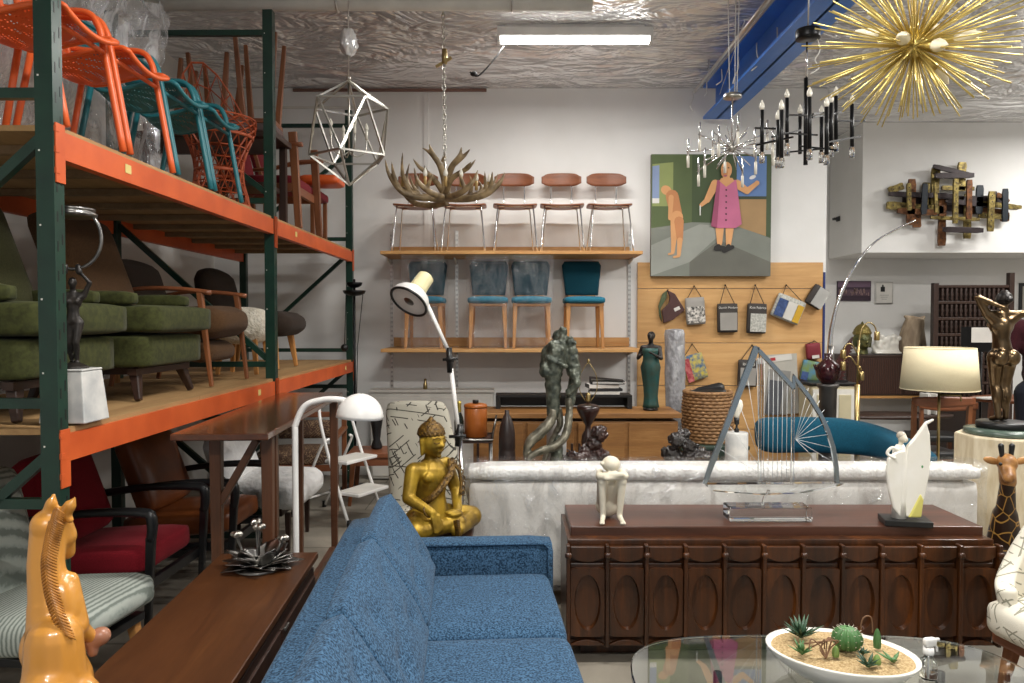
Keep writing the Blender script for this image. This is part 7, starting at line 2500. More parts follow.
def vase_group():
    # cream cabinet, marble column, oxblood vase and fan carving
    Y = 6.92
    k = Y / FL
    xl, xr = P(812, 385, Y).x, P(856, 385, Y).x
    z1 = P(830, 383, Y).z
    w = xr - xl
    t = thing('cream_cabinet', 'cream panelled cabinet with a thin dark top behind the marble column', 'cabinet', ((xl + xr) / 2, Y, 0))
    cm = plain('cream_cabinet_paint', c('#c9bf9f'), .5)
    MB().box(0, .16, z1 / 2 - .015, w, .3, z1 - .035).build('body', cm, t)
    MB().box(0, .16, z1 - .01, w + .04, .34, .02).build('top', M['black'], t, bevel=.003)
    for s in (-1, 1):
        dr = MB().box(s * w / 4, .004, z1 / 2, w / 2 - .02, .014, z1 - .12).build('door', M['pale_trim'], t)
        MB().box(s * w / 4, -.006, z1 / 2, w / 2 - .09, .01, z1 - .22).build('door_panel', cm, dr, bevel=.004)
    Y2 = 6.32
    p = P(829, 400, Y2)
    k2 = Y2 / FL
    zc = P(829, 384, Y2).z
    t = thing('marble_stand', 'dark grey marble column with a rough surface carrying the oxblood vase', 'pedestal', (p.x - .01, Y2, 0))
    MB().lathe([(.10, 0), (.105, .02), (.085, .05), (.075, .1), (.07, zc * .6), (.072, zc - .04), (.09, zc - .02), (.09, zc), (.01, zc)], 20).build('column', M['grey_marble'], t)
    t = thing('oxblood_vase', 'round oxblood vase with spiky rim on the dark marble column', 'vase', (p.x - .01, Y2, zc + .002))
    MB().lathe([(.05, 0), (.06, .01), (.095, .06), (.105, .11), (.09, .16), (.05, .2), (.03, .22), (.035, .26), (.01, .26)], 28).build('body', M['red_glaze'], t)
    b = MB()
    for j in range(14):
        a = 2 * PI * j / 14
        b.cap((.095 * math.cos(a), .095 * math.sin(a), .12), (.118 * math.cos(a), .118 * math.sin(a), .16), .014, .004, 8)
        b.build('spike', M['red_glaze'], t); b = MB()
    # fan carving on the cabinet top
    p = P(847, 378, Y + .1)
    t = thing('fan_carving', 'dark red serrated fan-shaped carving behind the oxblood vase', 'carving', (p.x - .07, Y + .15, z1 + .002))
    out = [(-.05, 0), (.05, 0)]
    n = 11
    for i in range(n):
        u = i / n
        out.append((.05 + .10 * u + .015, .02 + .36 * u)); out.append((.05 + .10 * u - .012, .04 + .36 * u))
    out += [(.14, .43), (.06, .33), (-.02, .18), (-.06, .06)]
    MB().prism(out, .03, Matrix(((1, 0, 0, 0), (0, 0, -1, .015), (0, 1, 0, 0), (0, 0, 0, 1)))).build('blade', plain('dark_red_lacquer', c('#3d1714'), .4), t, bevel=.004)
    MB().box(0, 0, .008, .16, .1, .016).build('base', M['black'], t)
    # brass lantern floor lamp
    Y3 = 6.2
    k3 = Y3 / FL
    p = P(858, 400, Y3)
    t = thing('brass_lantern_lamp', 'brass floor lamp with hooked arms carrying small lantern cups, before the tambour cabinet', 'lamp', (p.x, Y3, 0))
    def q(px, py, d=0): return V(((px - 512) * k3 - p.x, d, CAMH - (py - 319.5) * k3))
    MB().lathe([(.09, 0), (.095, .01), (.09, .02), (.03, .04)], 28).build('base', M['brass'], t)
    MB().tube([V((0, 0, .03)), q(858, 384)], .022, 12).build('lower_pole', M['brass'], t)
    MB().tube([q(858, 384), q(859, 340)], .009, 10).build('upper_pole', M['brass'], t)
    arms = [([q(859, 342), q(862, 328), q(868, 322), q(874, 325), q(876.5, 331)], q(877, 331)), ([q(857, 352), q(852, 344), q(847, 344), q(844, 349)], q(843.5, 349)),
            ([q(858, 375), q(860, 366), q(862, 370)], q(862, 371)), ([q(858, 366), q(850, 356), q(844, 360)], q(843.5, 361))]
    for pts, e in arms:
        MB().tube(smooth_path(pts, 5), .006, 8).build('arm', M['brass'], t)
        MB().lathe([(.018, 0), (.022, -.004), (.022, -.07), (.019, -.075), (.003, -.075)], 14).build('lantern_cup', M['brass'], t, e)
vase_group()

def curved_sofa():
    Y = 5.55
    t = thing('curved_teal_sofa', 'curved teal sofa facing the room, behind the acrylic sailboat', 'sofa', (0, 0, 0))
    # centre of curvature in plan; the backrest is an arc
    x0, x1 = P(752, 430, 6.1).x, P(940, 440, 5.2).x
    pts = [V((x0, 6.06, 0)), V((x0 + .5, 6.08, 0)), V((x0 + .95, 5.86, 0)), V((x1 - .02, 5.2, 0))]
    pp = smooth_path(pts, 10)
    t.location = pts[1]
    o = pts[1]
    def sweep(prof, name, m, r=None):
        b = MB()
        vs = []
        n = len(prof)
        for i, p in enumerate(pp):
            tg = (pp[min(i + 1, len(pp) - 1)] - pp[max(i - 1, 0)]).normalized()
            nn = V((tg.y, -tg.x, 0))     # towards the viewer
            end = 1.0
            e = min(i, len(pp) - 1 - i)
            f = 1 - .35 * max(0, 1 - e / 3) ** 2
            cz = sum(z for _, z in prof) / n
            cd = sum(d for d, _ in prof) / n
            tt = i / (len(pp) - 1)
            lo = min(z for _, z in prof)
            fz = 1 - (.62 * max(0, (tt - .45) / .55) ** 1.4 if name == 'backrest' else 0)
            for d, z in prof:
                z = lo + (z - lo) * fz
                vs.append(p - o + nn * (cd + (d - cd) * f) + V((0, 0, cz + (z - cz) * f)))
        fs = []
        for i in range(len(pp) - 1):
            for j in range(n):
                fs.append((i * n + j, (i + 1) * n + j, (i + 1) * n + (j + 1) % n, i * n + (j + 1) % n))
        fs.append(tuple(range(n))); fs.append(tuple(range((len(pp) - 1) * n, len(pp) * n))[::-1])
        b.add(vs, fs, None, 0, True)
        b.build(name, m, t, sub=1)
    zt = P(800, 416, 6.1).z
    zl = .47
    sweep([(0, zl), (.16, zl), (.18, zl + .05), (.15, zt - .04), (.10, zt), (-.02, zt), (-.06, zt - .04), (-.03, zl + .05)], 'backrest', M['teal_fabric'])
    sweep([(.10, .25), (.62, .25), (.68, .29), (.68, .40), (.62, .45), (.10, .45)], 'seat', M['teal_fabric'])
    sweep([(.05, .16), (.55, .16), (.55, .24), (.05, .24)], 'base', M['dark_wood_x'])
    for i in (3, 14, 27):
        p = pp[min(i, len(pp) - 1)] - o
        for d in (.1, .42):
            MB().bar((p.x - .05, p.y - d, .17), (p.x - .05, p.y - d, 0), .04, .04, (0, 1, 0)).build('leg', M['dark_wood'], t)
curved_sofa()

def statue_pedestal():
    Y = 4.35
    p = P(1003, 430, Y)
    zt = P(1000, 434, Y).z
    t = thing('travertine_pedestal', 'octagonal cream travertine pedestal under the bronze nude', 'pedestal', (p.x, Y, 0))
    MB().lathe([(.25, 0), (.25, zt - .01), (.245, zt), (.001, zt)], 8, rotz(R(22.5)), 0, False).build('shaft', M['travertine'], t, bevel=.004)
    t = thing('bronze_nude', 'bronze nude figure seen from behind, one arm bent behind the head, on travertine', 'statue', (p.x, Y, zt + .002), R(180))
    MB().lathe([(.20, 0), (.205, .006), (.2, .03), (.16, .036), (.005, .036)], 36).build('marble_disc', M['green_marble'], t)
    MB().lathe([(.135, .037), (.14, .04), (.14, .07), (.13, .075), (.005, .075)], 32).build('black_disc', M['black'], t)
    H = .80
    b = MB()
    # facing -Y locally, turned away from the camera; local +x is the photo's left
    J = dict(anL=(.028, .012, .045), anR=(-.035, .0, .045), toL=(.03, -.075, .025), toR=(-.045, -.08, .025), knL=(.03, -.028, .28), knR=(-.034, -.012, .28),
             hpL=(.052, 0, .49), hpR=(-.052, 0, .49), pel=(0, 0, .515), wai=(.012, 0, .62), che=(.012, .0, .72), nek=(.0, .0, .825), hed=(-.012, -.012, .905),
             shL=(.115, 0, .80), shR=(-.11, 0, .80), elL=(.19, .0, .925), wrL=(.07, .05, .865), elR=(-.23, .02, .825), wrR=(-.34, .01, .875))
    human(b, H, J, .98, .03, hands=True)
    for s in (-1, 1):
        b.ell((s * .043 * H, .045 * H, .485 * H), (.056 * H, .05 * H, .062 * H))
    b.build('figure', M['bronze'], t, (.012, 0, .062), remesh=.0065, smooth=4)
    h = MB()
    hc = V((-.012 * H, -.008 * H, .918 * H))
    h.ell(hc, (.054 * H, .06 * H, .055 * H))
    for j in range(16):
        a = 2 * PI * j / 16
        h.cap(hc + V((.045 * H * math.cos(a), .045 * H * math.sin(a), -.01 * H)), hc + V((.015 * H * math.cos(a + .9), .02 * H * math.sin(a + .9), .052 * H)), .014 * H, .010 * H, 8)
    h.ell(hc + V((0, .058 * H, -.01 * H)), (.028 * H, .02 * H, .024 * H))
    h.build('hair', M['bronze_dark'], t, (.012, 0, .062), remesh=.0055, smooth=1)
statue_pedestal()

def giraffe():
    Y = 3.50
    k = Y / FL
    p = P(1004, 560, Y)
    t = thing('carved_giraffe', 'tall carved giraffe with dark patches between credenza and travertine pedestal', 'statue', (p.x, Y, 0), 0)
    def q(px, py, d=0):
        w_ = P(px, py, Y + d)
        return V((w_.x - p.x, d, w_.z))
    b = MB()
    b.cap(q(1008, 478, -.06), q(1005, 520, .0), .030, .048)          # neck
    b.cap(q(1005, 515, .0), q(1004, 560, .06), .055, .095)
    b.cap(q(1004, 555, .04), q(1003, 575, .18), .095, .085)          # barrel
    for sx in (-1, 1):
        b.cap(V((sx * .05, .05, .36)), V((sx * .05, .04, .18)), .04, .025)
        b.cap(V((sx * .05, .04, .18)), V((sx * .05, .04, .02)), .023, .024)
        b.cap(V((sx * .05, .20, .36)), V((sx * .05, .23, .2)), .042, .024)
        b.cap(V((sx * .05, .23, .2)), V((sx * .05, .2, .02)), .022, .024)
    b.cap(V((0, .26, .36)), V((0, .275, .2)), .014, .008)
    b.build('body', M['giraffe'], t, remesh=.008, smooth=4)
    h = MB()
    h.ell(q(1007, 463, -.09), (.042, .05, .045))
    h.cap(q(1007, 468, -.10), q(1009, 478, -.16), .036, .026)
    h.cap(q(1007, 470, -.08), q(1008, 482, -.05), .036, .036)
    h.build('head', M['giraffe_face'], t, remesh=.006, smooth=3)
    for sx in (-1, 1):
        c0 = q(1007 + sx * 8, 461, -.08)
        MB().ell(c0 + V((sx * .035, 0, .002)), (.04, .010, .017), rot=(0, R(-sx * 14), 0)).build('ear', M['giraffe_face'], t)
        MB().cap(q(1006.5 + sx * 4.5, 456, -.09), q(1006.5 + sx * 5.5, 446, -.09), .010, .013, 10).build('horn', M['black'], t)
        MB().ell(q(1007 + sx * 6.5, 464, -.128), .008).build('eye', M['black'], t)
    MB().tube([q(1005 , 480, -.01), q(1003, 520, .06)], .008, 6).build('mane', M['black'], t)
giraffe()

def right_chair():
    t = thing('scoop_armchair', 'cream armchair patterned with grey strokes at the end of the glass table', 'armchair', (2.31, 2.74, 0), R(-90) + R(12))
    # local faces -Y; turned so that it looks towards the glass table
    w, d = .62, .60
    MB().rbox(0, -.05, .37, w - .06, d + .06, .15, .05, (0, .02, .03), 10).build('seat', M['stroke_pale'], t)
    def shell(u, v):
        a = PI * (-.34 + 1.68 * u)
        x, y = math.cos(a), math.sin(a)
        s_ = max(0, min(1, (y + .75) / 1.5))
        top = .50 + .46 * s_ * s_ * (3 - 2 * s_)
        z = .33 + (top - .33) * v
        r = 1 + .08 * v
        return V((x * (w / 2 + .04) * r, -.02 + y * (d / 2 + .05) * r, z))
    MB().grid(shell, 36, 10).build('wrap_back', M['stroke_pale'], t, solid=.07, sub=1)
    MB().box(0, -.01, .268, w - .02, d, .05).build('frame', M['teak_x'], t, bevel=.012)
    for x in (-.25, .25):
        for y in (-.25, .24):
            MB().bar((x, y, .26), (x * 1.1, y * 1.15, 0), .05, .045, (0, 1, 0), w1=.026, d1=.026).build('leg', M['teak'], t, bevel=.005)
right_chair()

def person():
    Y = 6.25
    p = P(1043, 430, Y)
    t = thing('person', 'person in a maroon jumper and dark trousers standing at the edge of the alcove', 'person', (p.x, Y, 0), R(-20))
    H = 1.88
    b = MB(); q = human(b, H, None, 1.0)
    b.build('body', M['skin'], t, remesh=.016, smooth=3)
    k = H
    b = MB()
    b.cap(q['wai'], q['che'], .085 * k, .085 * k); b.cap(q['pel'] + V((0, 0, .06 * k)), q['wai'], .086 * k, .082 * k); b.ell(q['che'], (.105 * k, .075 * k, .095 * k))
    for s in 'LR':
        b.cap(q['che'] + V((0, 0, .03)), q['sh' + s], .075 * k, .044 * k); b.cap(q['sh' + s], q['el' + s], .043 * k, .034 * k); b.cap(q['el' + s], q['wr' + s], .034 * k, .025 * k)
    b.build('jumper', M['maroon_knit'], t, remesh=.014, smooth=4)
    b = MB()
    b.ell(q['pel'] - V((0, 0, .02 * k)), (.096 * k, .078 * k, .085 * k))
    for s in 'LR':
        b.cap(q['hp' + s], q['kn' + s], .066 * k, .046 * k); b.cap(q['kn' + s], q['an' + s] + V((0, 0, .01 * k)), .046 * k, .034 * k)
    b.build('trousers', M['denim_dark'], t, remesh=.014, smooth=4)
    for s in 'LR':
        MB().cap(q['an' + s] + V((0, .01 * k, -.018 * k)), q['to' + s] + V((0, -.015 * k, .002)), .027 * k, .022 * k).build('shoe', M['black'], t)
    b = MB().ell(q['hed'] + V((0, .014 * k, .028 * k)), (.05 * k, .054 * k, .052 * k)).ell(q['hed'] + V((0, .03 * k, -.005 * k)), (.044 * k, .036 * k, .05 * k))
    b.build('hair', M['hair'], t)
person()

# ------------------------------------------------------------------ on the credenza
def acrylic_boat():
    Y = 3.50
    k = Y / FL
    zt = .602
    p = P(767, 515, Y)
    t = thing('acrylic_sailboat', 'clear acrylic sailing boat sculpture strung with threads on the carved credenza', 'sculpture', (p.x, Y, zt))
    def q(px, py, d=0): return V(((px - 767) * k, d, max(.0, (519 - py) * k)))
    MB().box(0, 0, .035, 82 * k, .12, .066).build('base_block', M['acrylic'], t, bevel=.006)
    MB().tube(smooth_path([q(762, 505), q(764, 497), q(768, 489)], 4), .006, 8).build('post', M['acrylic'], t)
    out = [(706, 483), (842, 482), (836, 485), (800, 492), (760, 493.5), (712, 490), (706, 486)]
    XZ = Matrix(((1, 0, 0, 0), (0, 0, -1, .0), (0, 1, 0, 0), (0, 0, 0, 1)))
    def slab(pts, name, th, m, dep=0):
        o = [((a - 767) * k, (519 - b_) * k) for a, b_ in pts]
        ar = sum(o[i][0] * o[(i + 1) % len(o)][1] - o[(i + 1) % len(o)][0] * o[i][1] for i in range(len(o)))
        if ar < 0: o = o[::-1]
        MB().prism(o, th, tr(0, th / 2 + dep, 0) @ XZ).build(name, m, t, bevel=.002)
    slab(out, 'hull', .05, M['acrylic'])
    slab([(752, 344), (758, 346), (713, 465), (706, 483), (702, 483), (708, 463)], 'sail_spar', .02, M['acrylic_dark'])
    slab([(754, 344), (760, 349), (794, 385), (791, 388), (757, 352)], 'sail_spar', .02, M['acrylic_dark'])
    slab([(790.5, 384), (793.5, 384), (793.5, 483), (790.5, 483)], 'mast', .014, M['acrylic'])
    slab([(757.5, 350), (760.5, 350), (760.5, 483), (757.5, 483)], 'mast', .014, M['acrylic'])
    arcp = [(791.5, 372), (800, 382), (811, 396), (821, 412), (829, 429), (834.5, 446), (838, 466), (839, 483)]
    arci = [(835, 483), (834, 466), (830.5, 447), (825.5, 431), (818, 415), (808, 399), (798, 386), (793.5, 380)]
    slab(arcp + arci, 'curved_spar', .02, M['acrylic_dark'])
    slab([(791, 374), (794, 374), (794, 388), (791, 388)], 'spar_tip', .014, M['acrylic_dark'])
    thread = plain('white_thread', c('#d9dcdc'), .4)
    b = MB()
    for i in range(6):
        px = 763 + i * 4.6
        yt = 350 + (px - 757) * (36 / 36)
        b.tube([q(px, yt + 3), q(px, 483)], .0011, 5)
    for i in range(5):
        a, c2 = (755 - i * 9, 352 + i * 24), (757, 470)
        b.tube([q(*a), q(758, 440 + i * 8)], .0011, 5)
    for a in range(15, 91, 9):
        e = (793 + 42 * math.sin(R(a)) ** .8, 483 - 100 * math.cos(R(a)))
        b.tube([q(794.5, 438), q(*e)], .0011, 5)
    o = b.build('threads', thread, t)
    o['kind'] = 'stuff'
acrylic_boat()

def angel():
    Y = 3.42
    k = Y / FL
    zt = .602
    p = P(905, 518, Y)
    t = thing('winged_porcelain_figure', 'white porcelain robed figure with a sweeping wing, on a black base', 'figurine', (p.x, Y, zt), R(0))
    MB().box(0, 0, .0145, 44 * k, .13, .027, rotz(R(-12))).build('base', M['black'], t, bevel=.003)
    def q(px, py, d=0): return V(((px - 905) * k, d, (513.5 - py) * k + .029))
    # robe body
    b = MB()
    lay = [(0.00, 7, 7), (.2, 6.5, 7), (.45, 7, 7), (.62, 7.5, 7), (.74, 7, 5.5), (.80, 3.5, 3.5)]
    n, vs, fs = 24, [], []
    H = 88 * k
    for f, w_, d_ in lay:
        for j in range(n):
            a = 2 * PI * j / n
            vs.append((q(899, 500).x + w_ * k * math.cos(a) * (1 + .05 * math.sin(5 * a)), d_ * k * math.sin(a), .029 + f * H * 1.05))
    for i in range(len(lay) - 1):
        for j in range(n):
            fs.append((i * n + j, i * n + (j + 1) % n, (i + 1) * n + (j + 1) % n, (i + 1) * n + j))
    fs.append(tuple(range(n))[::-1]); fs.append(tuple(range((len(lay) - 1) * n, len(lay) * n)))
    b.add(vs, fs, None, 0, True)
    b.build('robe', M['porcelain'], t)
    # big swept wing to the right, smaller cloak wing to the left
    def wing(outline, name, m, d0, bulge):
        o = [((x - 905) * k, (513.5 - y) * k + .029) for x, y in outline]
        ar = sum(o[i][0] * o[(i + 1) % len(o)][1] - o[(i + 1) % len(o)][0] * o[i][1] for i in range(len(o)))
        if ar < 0: o = o[::-1]
        MB().prism(o, .022, Matrix(((1, 0, 0, 0), (0, 0, -1, d0), (0, 1, 0, 0), (0, 0, 0, 1)))).build(name, m, t, bevel=.008, seg=3)
    wing([(897, 512), (904, 440), (911, 432), (918, 422), (922, 416), (926, 428), (927.5, 448), (926, 470), (922, 492), (918, 511)], 'wing', M['porcelain'], -.004, 0)
    wing([(897, 512), (901, 444), (892, 446), (884, 452), (882.5, 466), (885, 485), (890, 503)], 'cloak', M['porcelain'], -.012, 0)
    wing([(905, 512), (917, 488), (920, 494), (918, 512)], 'hem', M['yellow_glaze'], -.012, 0)
    MB().ell(q(918.5, 461, -.024), (.006, .003, .009)).build('leaf_mark', plain('green_leaf_glaze', c('#3f8f4a'), .3), t)
    h = MB()
    h.ell(q(900.5, 432.5, -.005), (.019, .022, .024)).cap(q(900, 436), q(899, 446), .010, .013).ell(q(901.5, 434, -.024), (.012, .01, .014))
    h.build('head', M['plaster'], t, remesh=.0035, smooth=2)
    MB().ell(q(900, 430.5, .0), (.0205, .023, .019)).build('hair', plain('grey_hair_glaze', c('#b9b0a0'), .4), t)
    b = MB().tube(smooth_path([q(896, 446, -.02), q(889, 442, -.02), q(884, 448, -.02), q(890, 452, -.04)], 5), .0075, 8)
    b.build('arm', M['porcelain'], t)
    MB().cap(q(925, 418, 0), q(931, 415, 0), .008, .006, 8).build('dove', M['porcelain'], t)
angel()

def seated_figure():
    Y = 3.46
    k = Y / FL
    zt = .602
    p = P(610, 518, Y)
    t = thing('seated_plaster_figure', 'cream plaster seated figure hugging its knees with bowed head, on the credenza', 'figurine', (p.x, Y, zt))
    def q(px, py, d=0): return V(((px - 610) * k, d, (519 - py) * k))
    b = MB()
    for sx, kx, fx in ((-1, 601, 602.5), (1, 621, 619)):
        kn = q(kx, 477, -.03)
        b.cap(kn, q(fx, 513, -.015), .021, .014)
        b.cap(q(fx, 513, -.015), q(fx + sx * 2, 516.5, -.06), .014, .011)
        for j in range(4):
            b.cap(q(fx + sx * 2 + (j - 1.5) * 1.3, 517, -.055), q(fx + sx * 2 + (j - 1.5) * 1.5, 517.4, -.07), .0055, .0045, 6)
        b.cap(kn, q(610 + sx * 5, 505, .09), .024, .032)
    b.ell(q(610, 508, .09), (.06, .055, .05))
    b.cap(q(610, 500, .1), q(610, 480, .05), .052, .05)
    # folded arms on the knees, bowed head
    b.cap(q(600, 470, .02), q(598, 471.5, -.035), .018, .017); b.cap(q(622, 470, .02), q(624, 471.5, -.035), .018, .017)
    b.cap(q(598, 471, -.045), q(620, 469, -.055), .016, .014); b.cap(q(624, 471.5, -.04), q(604, 472.5, -.06), .016, .013)
    b.ell(q(610.5, 460.5, -.01), (.044, .05, .038)); b.cap(q(603, 460, -.02), q(600.5, 459, -.03), .014, .009)
    b.build('body', M['plaster'], t, (0, 0, 0), remesh=.005, smooth=3)
seated_figure()

# ------------------------------------------------------------------ glass table and what stands on it
def glass_table():
    zt = .42
    cx, cy, a, bb = 1.025, 2.20, .645, .43
    t = thing('oval_glass_table', 'oval glass coffee table on a carved driftwood base in front of the credenza', 'table', (cx, cy, 0))
    N = 56
    def rim(r, e=3.8):
        o = []
        for i in range(N):
            an = 2 * PI * i / N
            ca, sa = math.cos(an), math.sin(an)
            o.append((a * r * math.copysign(abs(ca) ** (2 / e), ca), bb * r * math.copysign(abs(sa) ** (2 / e), sa)))
        return o
    MB().prism(rim(1), .022, tr(0, 0, zt - .022)).build('glass_top', M['table_glass'], t, bevel=.004)
    MB().prism(rim(.62), .014, tr(0, 0, .19)).build('lower_glass', M['table_glass'], t, bevel=.003)
    b = MB()
    g = random.Random(21)
    for i in range(34):
        an, r = g.uniform(0, 2 * PI), g.uniform(.0, .34)
        b.ell((r * 1.2 * math.cos(an), r * .7 * math.sin(an), g.uniform(.06, .13)), (g.uniform(.05, .1), g.uniform(.04, .08), g.uniform(.04, .07)), rot=(g.uniform(-.6, .6), g.uniform(-.6, .6), g.uniform(0, 3)))
    b.lathe([(.42, 0), (.43, .02), (.38, .06), (.05, .08)], 32, None, 0, True, 1, .65)
    b.build('driftwood_base', plain('mossy_driftwood', c('#8d846a'), .7, 0, (9, c('#4f5340')), (22, .6, .02)), t, remesh=.016, smooth=1)
    for x in (-.36, .36):
        for y in (-.16, .16):
            MB().tube([(x, y, .03), (x, y, zt - .023)], .014, 12).build('leg', M['acrylic'], t)
glass_table()

def cactus_dish():
    zt = .4215
    Y = 2.30
    p = P(846, 655, Y)
    t = thing('cactus_dish', 'oval white ceramic dish of sand planted with cacti on the glass table', 'planter', (1.035, Y, zt), R(-22))
    a, bb = .225, .165
    def dish(r, z): return [(a * r * math.cos(2 * PI * i / 40), bb * r * math.sin(2 * PI * i / 40), z) for i in range(40)]
    rings = [dish(.45, 0), dish(.62, .012), dish(.86, .05), dish(1.0, .085), dish(1.0, .09), dish(.955, .09), dish(.90, .07), dish(.4, .062)]
    b = MB()
    vs = [p_ for r_ in rings for p_ in r_]
    fs = []
    for i in range(len(rings) - 1):
        for j in range(40):
            fs.append((i * 40 + j, i * 40 + (j + 1) % 40, (i + 1) * 40 + (j + 1) % 40, (i + 1) * 40 + j))
    fs.append(tuple(range(40))[::-1]); fs.append(tuple(range(280, 320)))
    b.add(vs, fs, None, 0, True)
    b.build('dish', M['porcelain'], t)
    s = MB()
    def sand(u, v):
        an = 2 * PI * u
        r = .925 * v
        return V((a * r * math.cos(an), bb * r * math.sin(an), .082 + .004 * noise.noise(V((u * 7, v * 8, 2))) + .006 * (1 - v)))
    s.grid(sand, 48, 16, closed_u=True)
    o = s.build('sand', M['sand'], t); o['kind'] = 'stuff'
    zs = zt + .096
    def at(px, py):
        # point on the sand surface seen at that pixel
        yy = (CAMH - zs) * FL / (py - 320)
        q = P(px, py, yy)
        return (q.x, yy, zs - .002)
    def rosette(name, px, py, n, L, w, m, label, up=.9, g0=1):
        g = random.Random(g0)
        b = MB()
        for i in range(n):
            an = 2 * PI * i / n * 1.618 * 3 + g.random()
            el = up * (.45 + .75 * i / n)
            d = V((math.cos(an) * math.cos(el), math.sin(an) * math.cos(el), math.sin(el)))
            l = L * g.uniform(.8, 1.1)
            b.tube([d * .003, d * l * .5 + V((0, 0, .02 * l)), d * l], [w * .8, w, w * .08], 6, flat=.5)
        b.ell((0, 0, .004), (w * 1.4, w * 1.4, .008), n=8, m=6)
        return tag(b.build(name, m, None, at(px, py)), label, 'plant')
    rosette('spiky_aloe', 801, 640, 22, .082, .0065, M['plant_dark'], 'largest spiky aloe at the far end of the cactus dish')
    rosette('small_aloe', 802, 657, 12, .05, .005, M['plant_green'], 'small aloe in front of the largest aloe in the dish', .95, 3)
    rosette('small_haworthia', 868, 670, 12, .045, .0055, M['plant_dark'], 'dark small rosette at the near side of the cactus dish', .9, 4)
    rosette('tiny_rosette', 863, 657, 12, .028, .004, M['plant_dark'], 'tiny dark rosette behind the near dark rosette in the dish', .7, 5)
    rosette('leaf_sprout', 893, 665, 4, .055, .006, M['plant_green'], 'slanting green leaf sprout near the spray bottle end of the dish', .5, 6)
    # barrel cactus with ribs
    b = MB()
    n, m_ = 48, 14
    def barrel(u, v):
        an = 2 * PI * u
        th = PI * (.03 + .9 * v)
        r = .042 * math.sin(th) * (1 + .12 * math.cos(13 * an))
        return V((r * math.cos(an), r * math.sin(an), .036 + .038 * math.cos(th)))
    b.grid(barrel, 78, 14, closed_u=True)
    bt = thing('barrel_cactus', 'round ribbed barrel cactus in the middle of the dish', 'cactus', at(847, 653))
    b.build('body', M['plant_green'], bt)
    b = MB()
    for i in range(13):
        an = 2 * PI * i / 13
        for th in (30, 55, 80, 105):
            r = .047 * math.sin(R(th))
            s_ = V((r * math.cos(an), r * math.sin(an), .036 + .038 * math.cos(R(th))))
            b.cap(s_, s_ + V((math.cos(an), math.sin(an), .5)) * .006, .0014, .0005, 5)
    o = b.build('spines', M['fleece'], bt); o['kind'] = 'stuff'
    for (px, py, h, r, l) in ((877, 651, .062, .0115, 'tall columnar cactus behind the barrel cactus'), (835.5, 660, .034, .0105, 'stubby pale cactus in front of the barrel cactus'), (877, 668, .030, .011, 'short green cactus beside the near dark rosette')):
        b = MB()
        b.grid(lambda u, v: V((r * (1 + .1 * math.cos(16 * PI * u)) * math.sin(min(PI, .9 + v * 2.2)) ** .6 * math.cos(2 * PI * u), r * (1 + .1 * math.cos(16 * PI * u)) * math.sin(min(PI - .02, .9 + v * 2.2)) ** .6 * math.sin(2 * PI * u), h * v)), 32, 12, closed_u=True)
        tag(b.build('column_cactus', M['plant_pale'] if h < .05 else M['plant_green'], None, at(px, py)), l + ' in the dish', 'cactus')
    b = MB()
    x0, y0, z0 = at(826, 662)
    for i in range(6):
        g = random.Random(i)
        b.tube(smooth_path([(0, 0, 0), (g.uniform(-.02, .02), .01, .03), (g.uniform(-.05, .04), g.uniform(0, .03), .055), (g.uniform(-.07, .05), g.uniform(0, .03), .02 + .02 * g.random())], 4), .0022, 5)
    tag(b.build('dry_stems', M['stem_brown'], None, (x0, y0, z0)), 'tangle of dry brown stems between the aloe and the barrel cactus', 'plant')
    b = MB().tube(smooth_path([(0, 0, 0), (0, 0, .06), (.012, 0, .082), (.03, 0, .08), (.036, 0, .05), (.036, 0, .03)], 5), .0022, 6)
    tag(b.build('bent_stem', M['stem_brown'], None, at(861, 645)), 'thin bent bare stem arching over to the tall columnar cactus', 'plant')
cactus_dish()

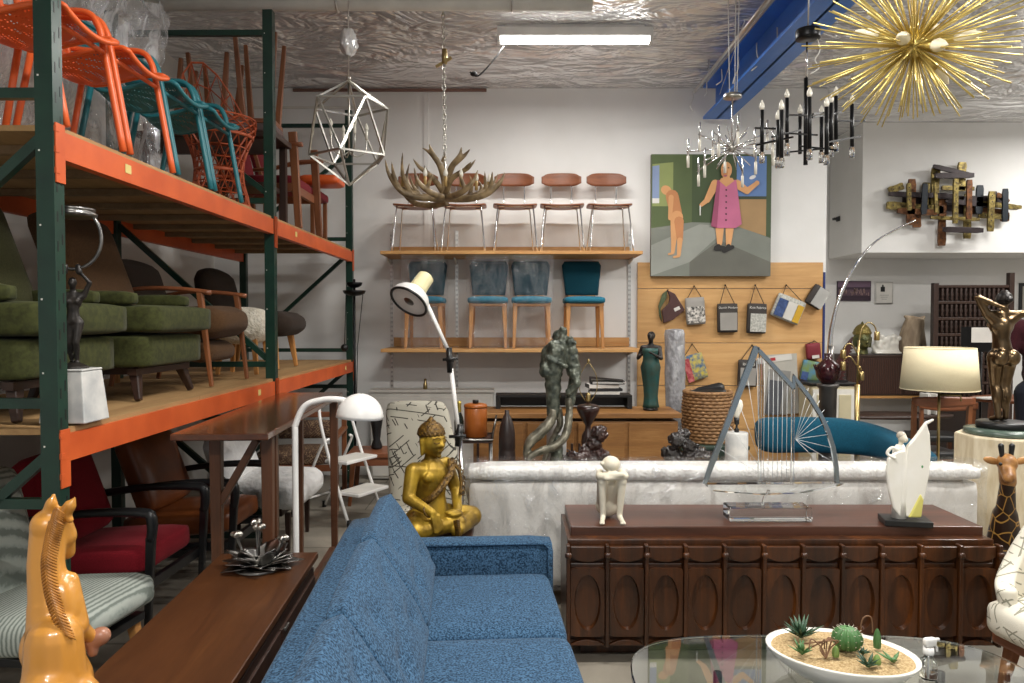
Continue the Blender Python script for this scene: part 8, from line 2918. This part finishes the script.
def spray_bottle():
    Y = 2.30
    k = Y / FL
    p = P(928, 680, Y)
    t = thing('spray_bottle', 'small clear spray bottle with a white trigger head beside the cactus dish', 'bottle', (p.x, Y, .4215), R(10))
    MB().lathe([(.022, 0), (.026, .004), (.026, .045), (.022, .06), (.013, .07), (.013, .078), (.003, .078)], 24).build('body', M['acrylic'], t)
    MB().lathe([(.0155, .078), (.0165, .082), (.0155, .1), (.003, .1)], 20).build('collar', M['white_enamel'], t)
    MB().rbox(.004, 0, .116, .042, .02, .028, .008, n=5).cap((.02, 0, .122), (.034, 0, .122), .006, .005).build('spray_head', M['white_enamel'], t)
    MB().tube(smooth_path([(.018, 0, .106), (.028, 0, .098), (.03, 0, .084)], 4), .004, 8).build('trigger', M['white_enamel'], t)
    MB().tube([(0, 0, .08), (0, 0, .006)], .002, 6).build('dip_tube', M['white_enamel'], t)
spray_bottle()

# ------------------------------------------------------------------ odd lamps by the far rack post
def dish_uplighter():
    Y = 6.85
    k = Y / FL
    p = P(355, 400, Y)
    t = thing('dish_floor_lamp', 'black floor lamp with two stacked dish shades beside the far rack post', 'lamp', (p.x + .01, Y - .05, 0))
    def q(px, py): return V(((px - 355) * k, 0, CAMH - (py - 319.5) * k))
    MB().lathe([(.13, 0), (.135, .01), (.12, .02), (.02, .03)], 24).build('base', M['black_metal'], t)
    MB().tube([V((0, 0, .02)), q(355, 279)], .011, 8).build('pole', M['black_metal'], t)
    for py, r in ((292, .105), (284, .075)):
        z = q(355, py).z
        MB().lathe([(.01, z - .035), (r * .5, z - .03), (r * .9, z - .01), (r, z + .015), (r - .006, z + .017), (r * .85, z - .003), (.01, z - .022)], 24).build('dish_shade', M['black_metal'], t)
    b = MB().tube([q(347, 290), q(345, 345)], .004, 6)
    b.build('cord', M['cable'], t)
    MB().tube([q(364, 290), q(358, 345), q(356, 420)], .004, 6).build('cord', M['cable'], t)
    MB().ell(q(345, 347), .035).build('counterweight', M['black'], t)
dish_uplighter()

def misc():
    # curved loose wire at the strip light and small bracket on the soffit side
    Y = 5.8
    p = P(503, 52, Y)
    b = MB().tube(smooth_path([P(505, 45, Y) - p, P(492, 62, Y) - p, P(478, 76, Y) - p, P(470, 72, Y) - p], 5), .006, 6)
    b.ell(P(474, 74, Y) - p, (.03, .02, .02))
    tag(b.build('hanging_cable', M['cable'], None, p), 'black cable drooping from the end of the lit fluorescent strip', 'cable')
    p = P(829, 220, 9.3)
    t = thing('wall_bracket', 'small black bracket on the shaded side of the white soffit', 'bracket', (4.045, 9.2, p.z))
    MB().box(-.035, 0, 0, .07, .06, .03).box(-.01, 0, 0, .02, .08, .06).build('plate', M['black'], t, bevel=.006)
misc()
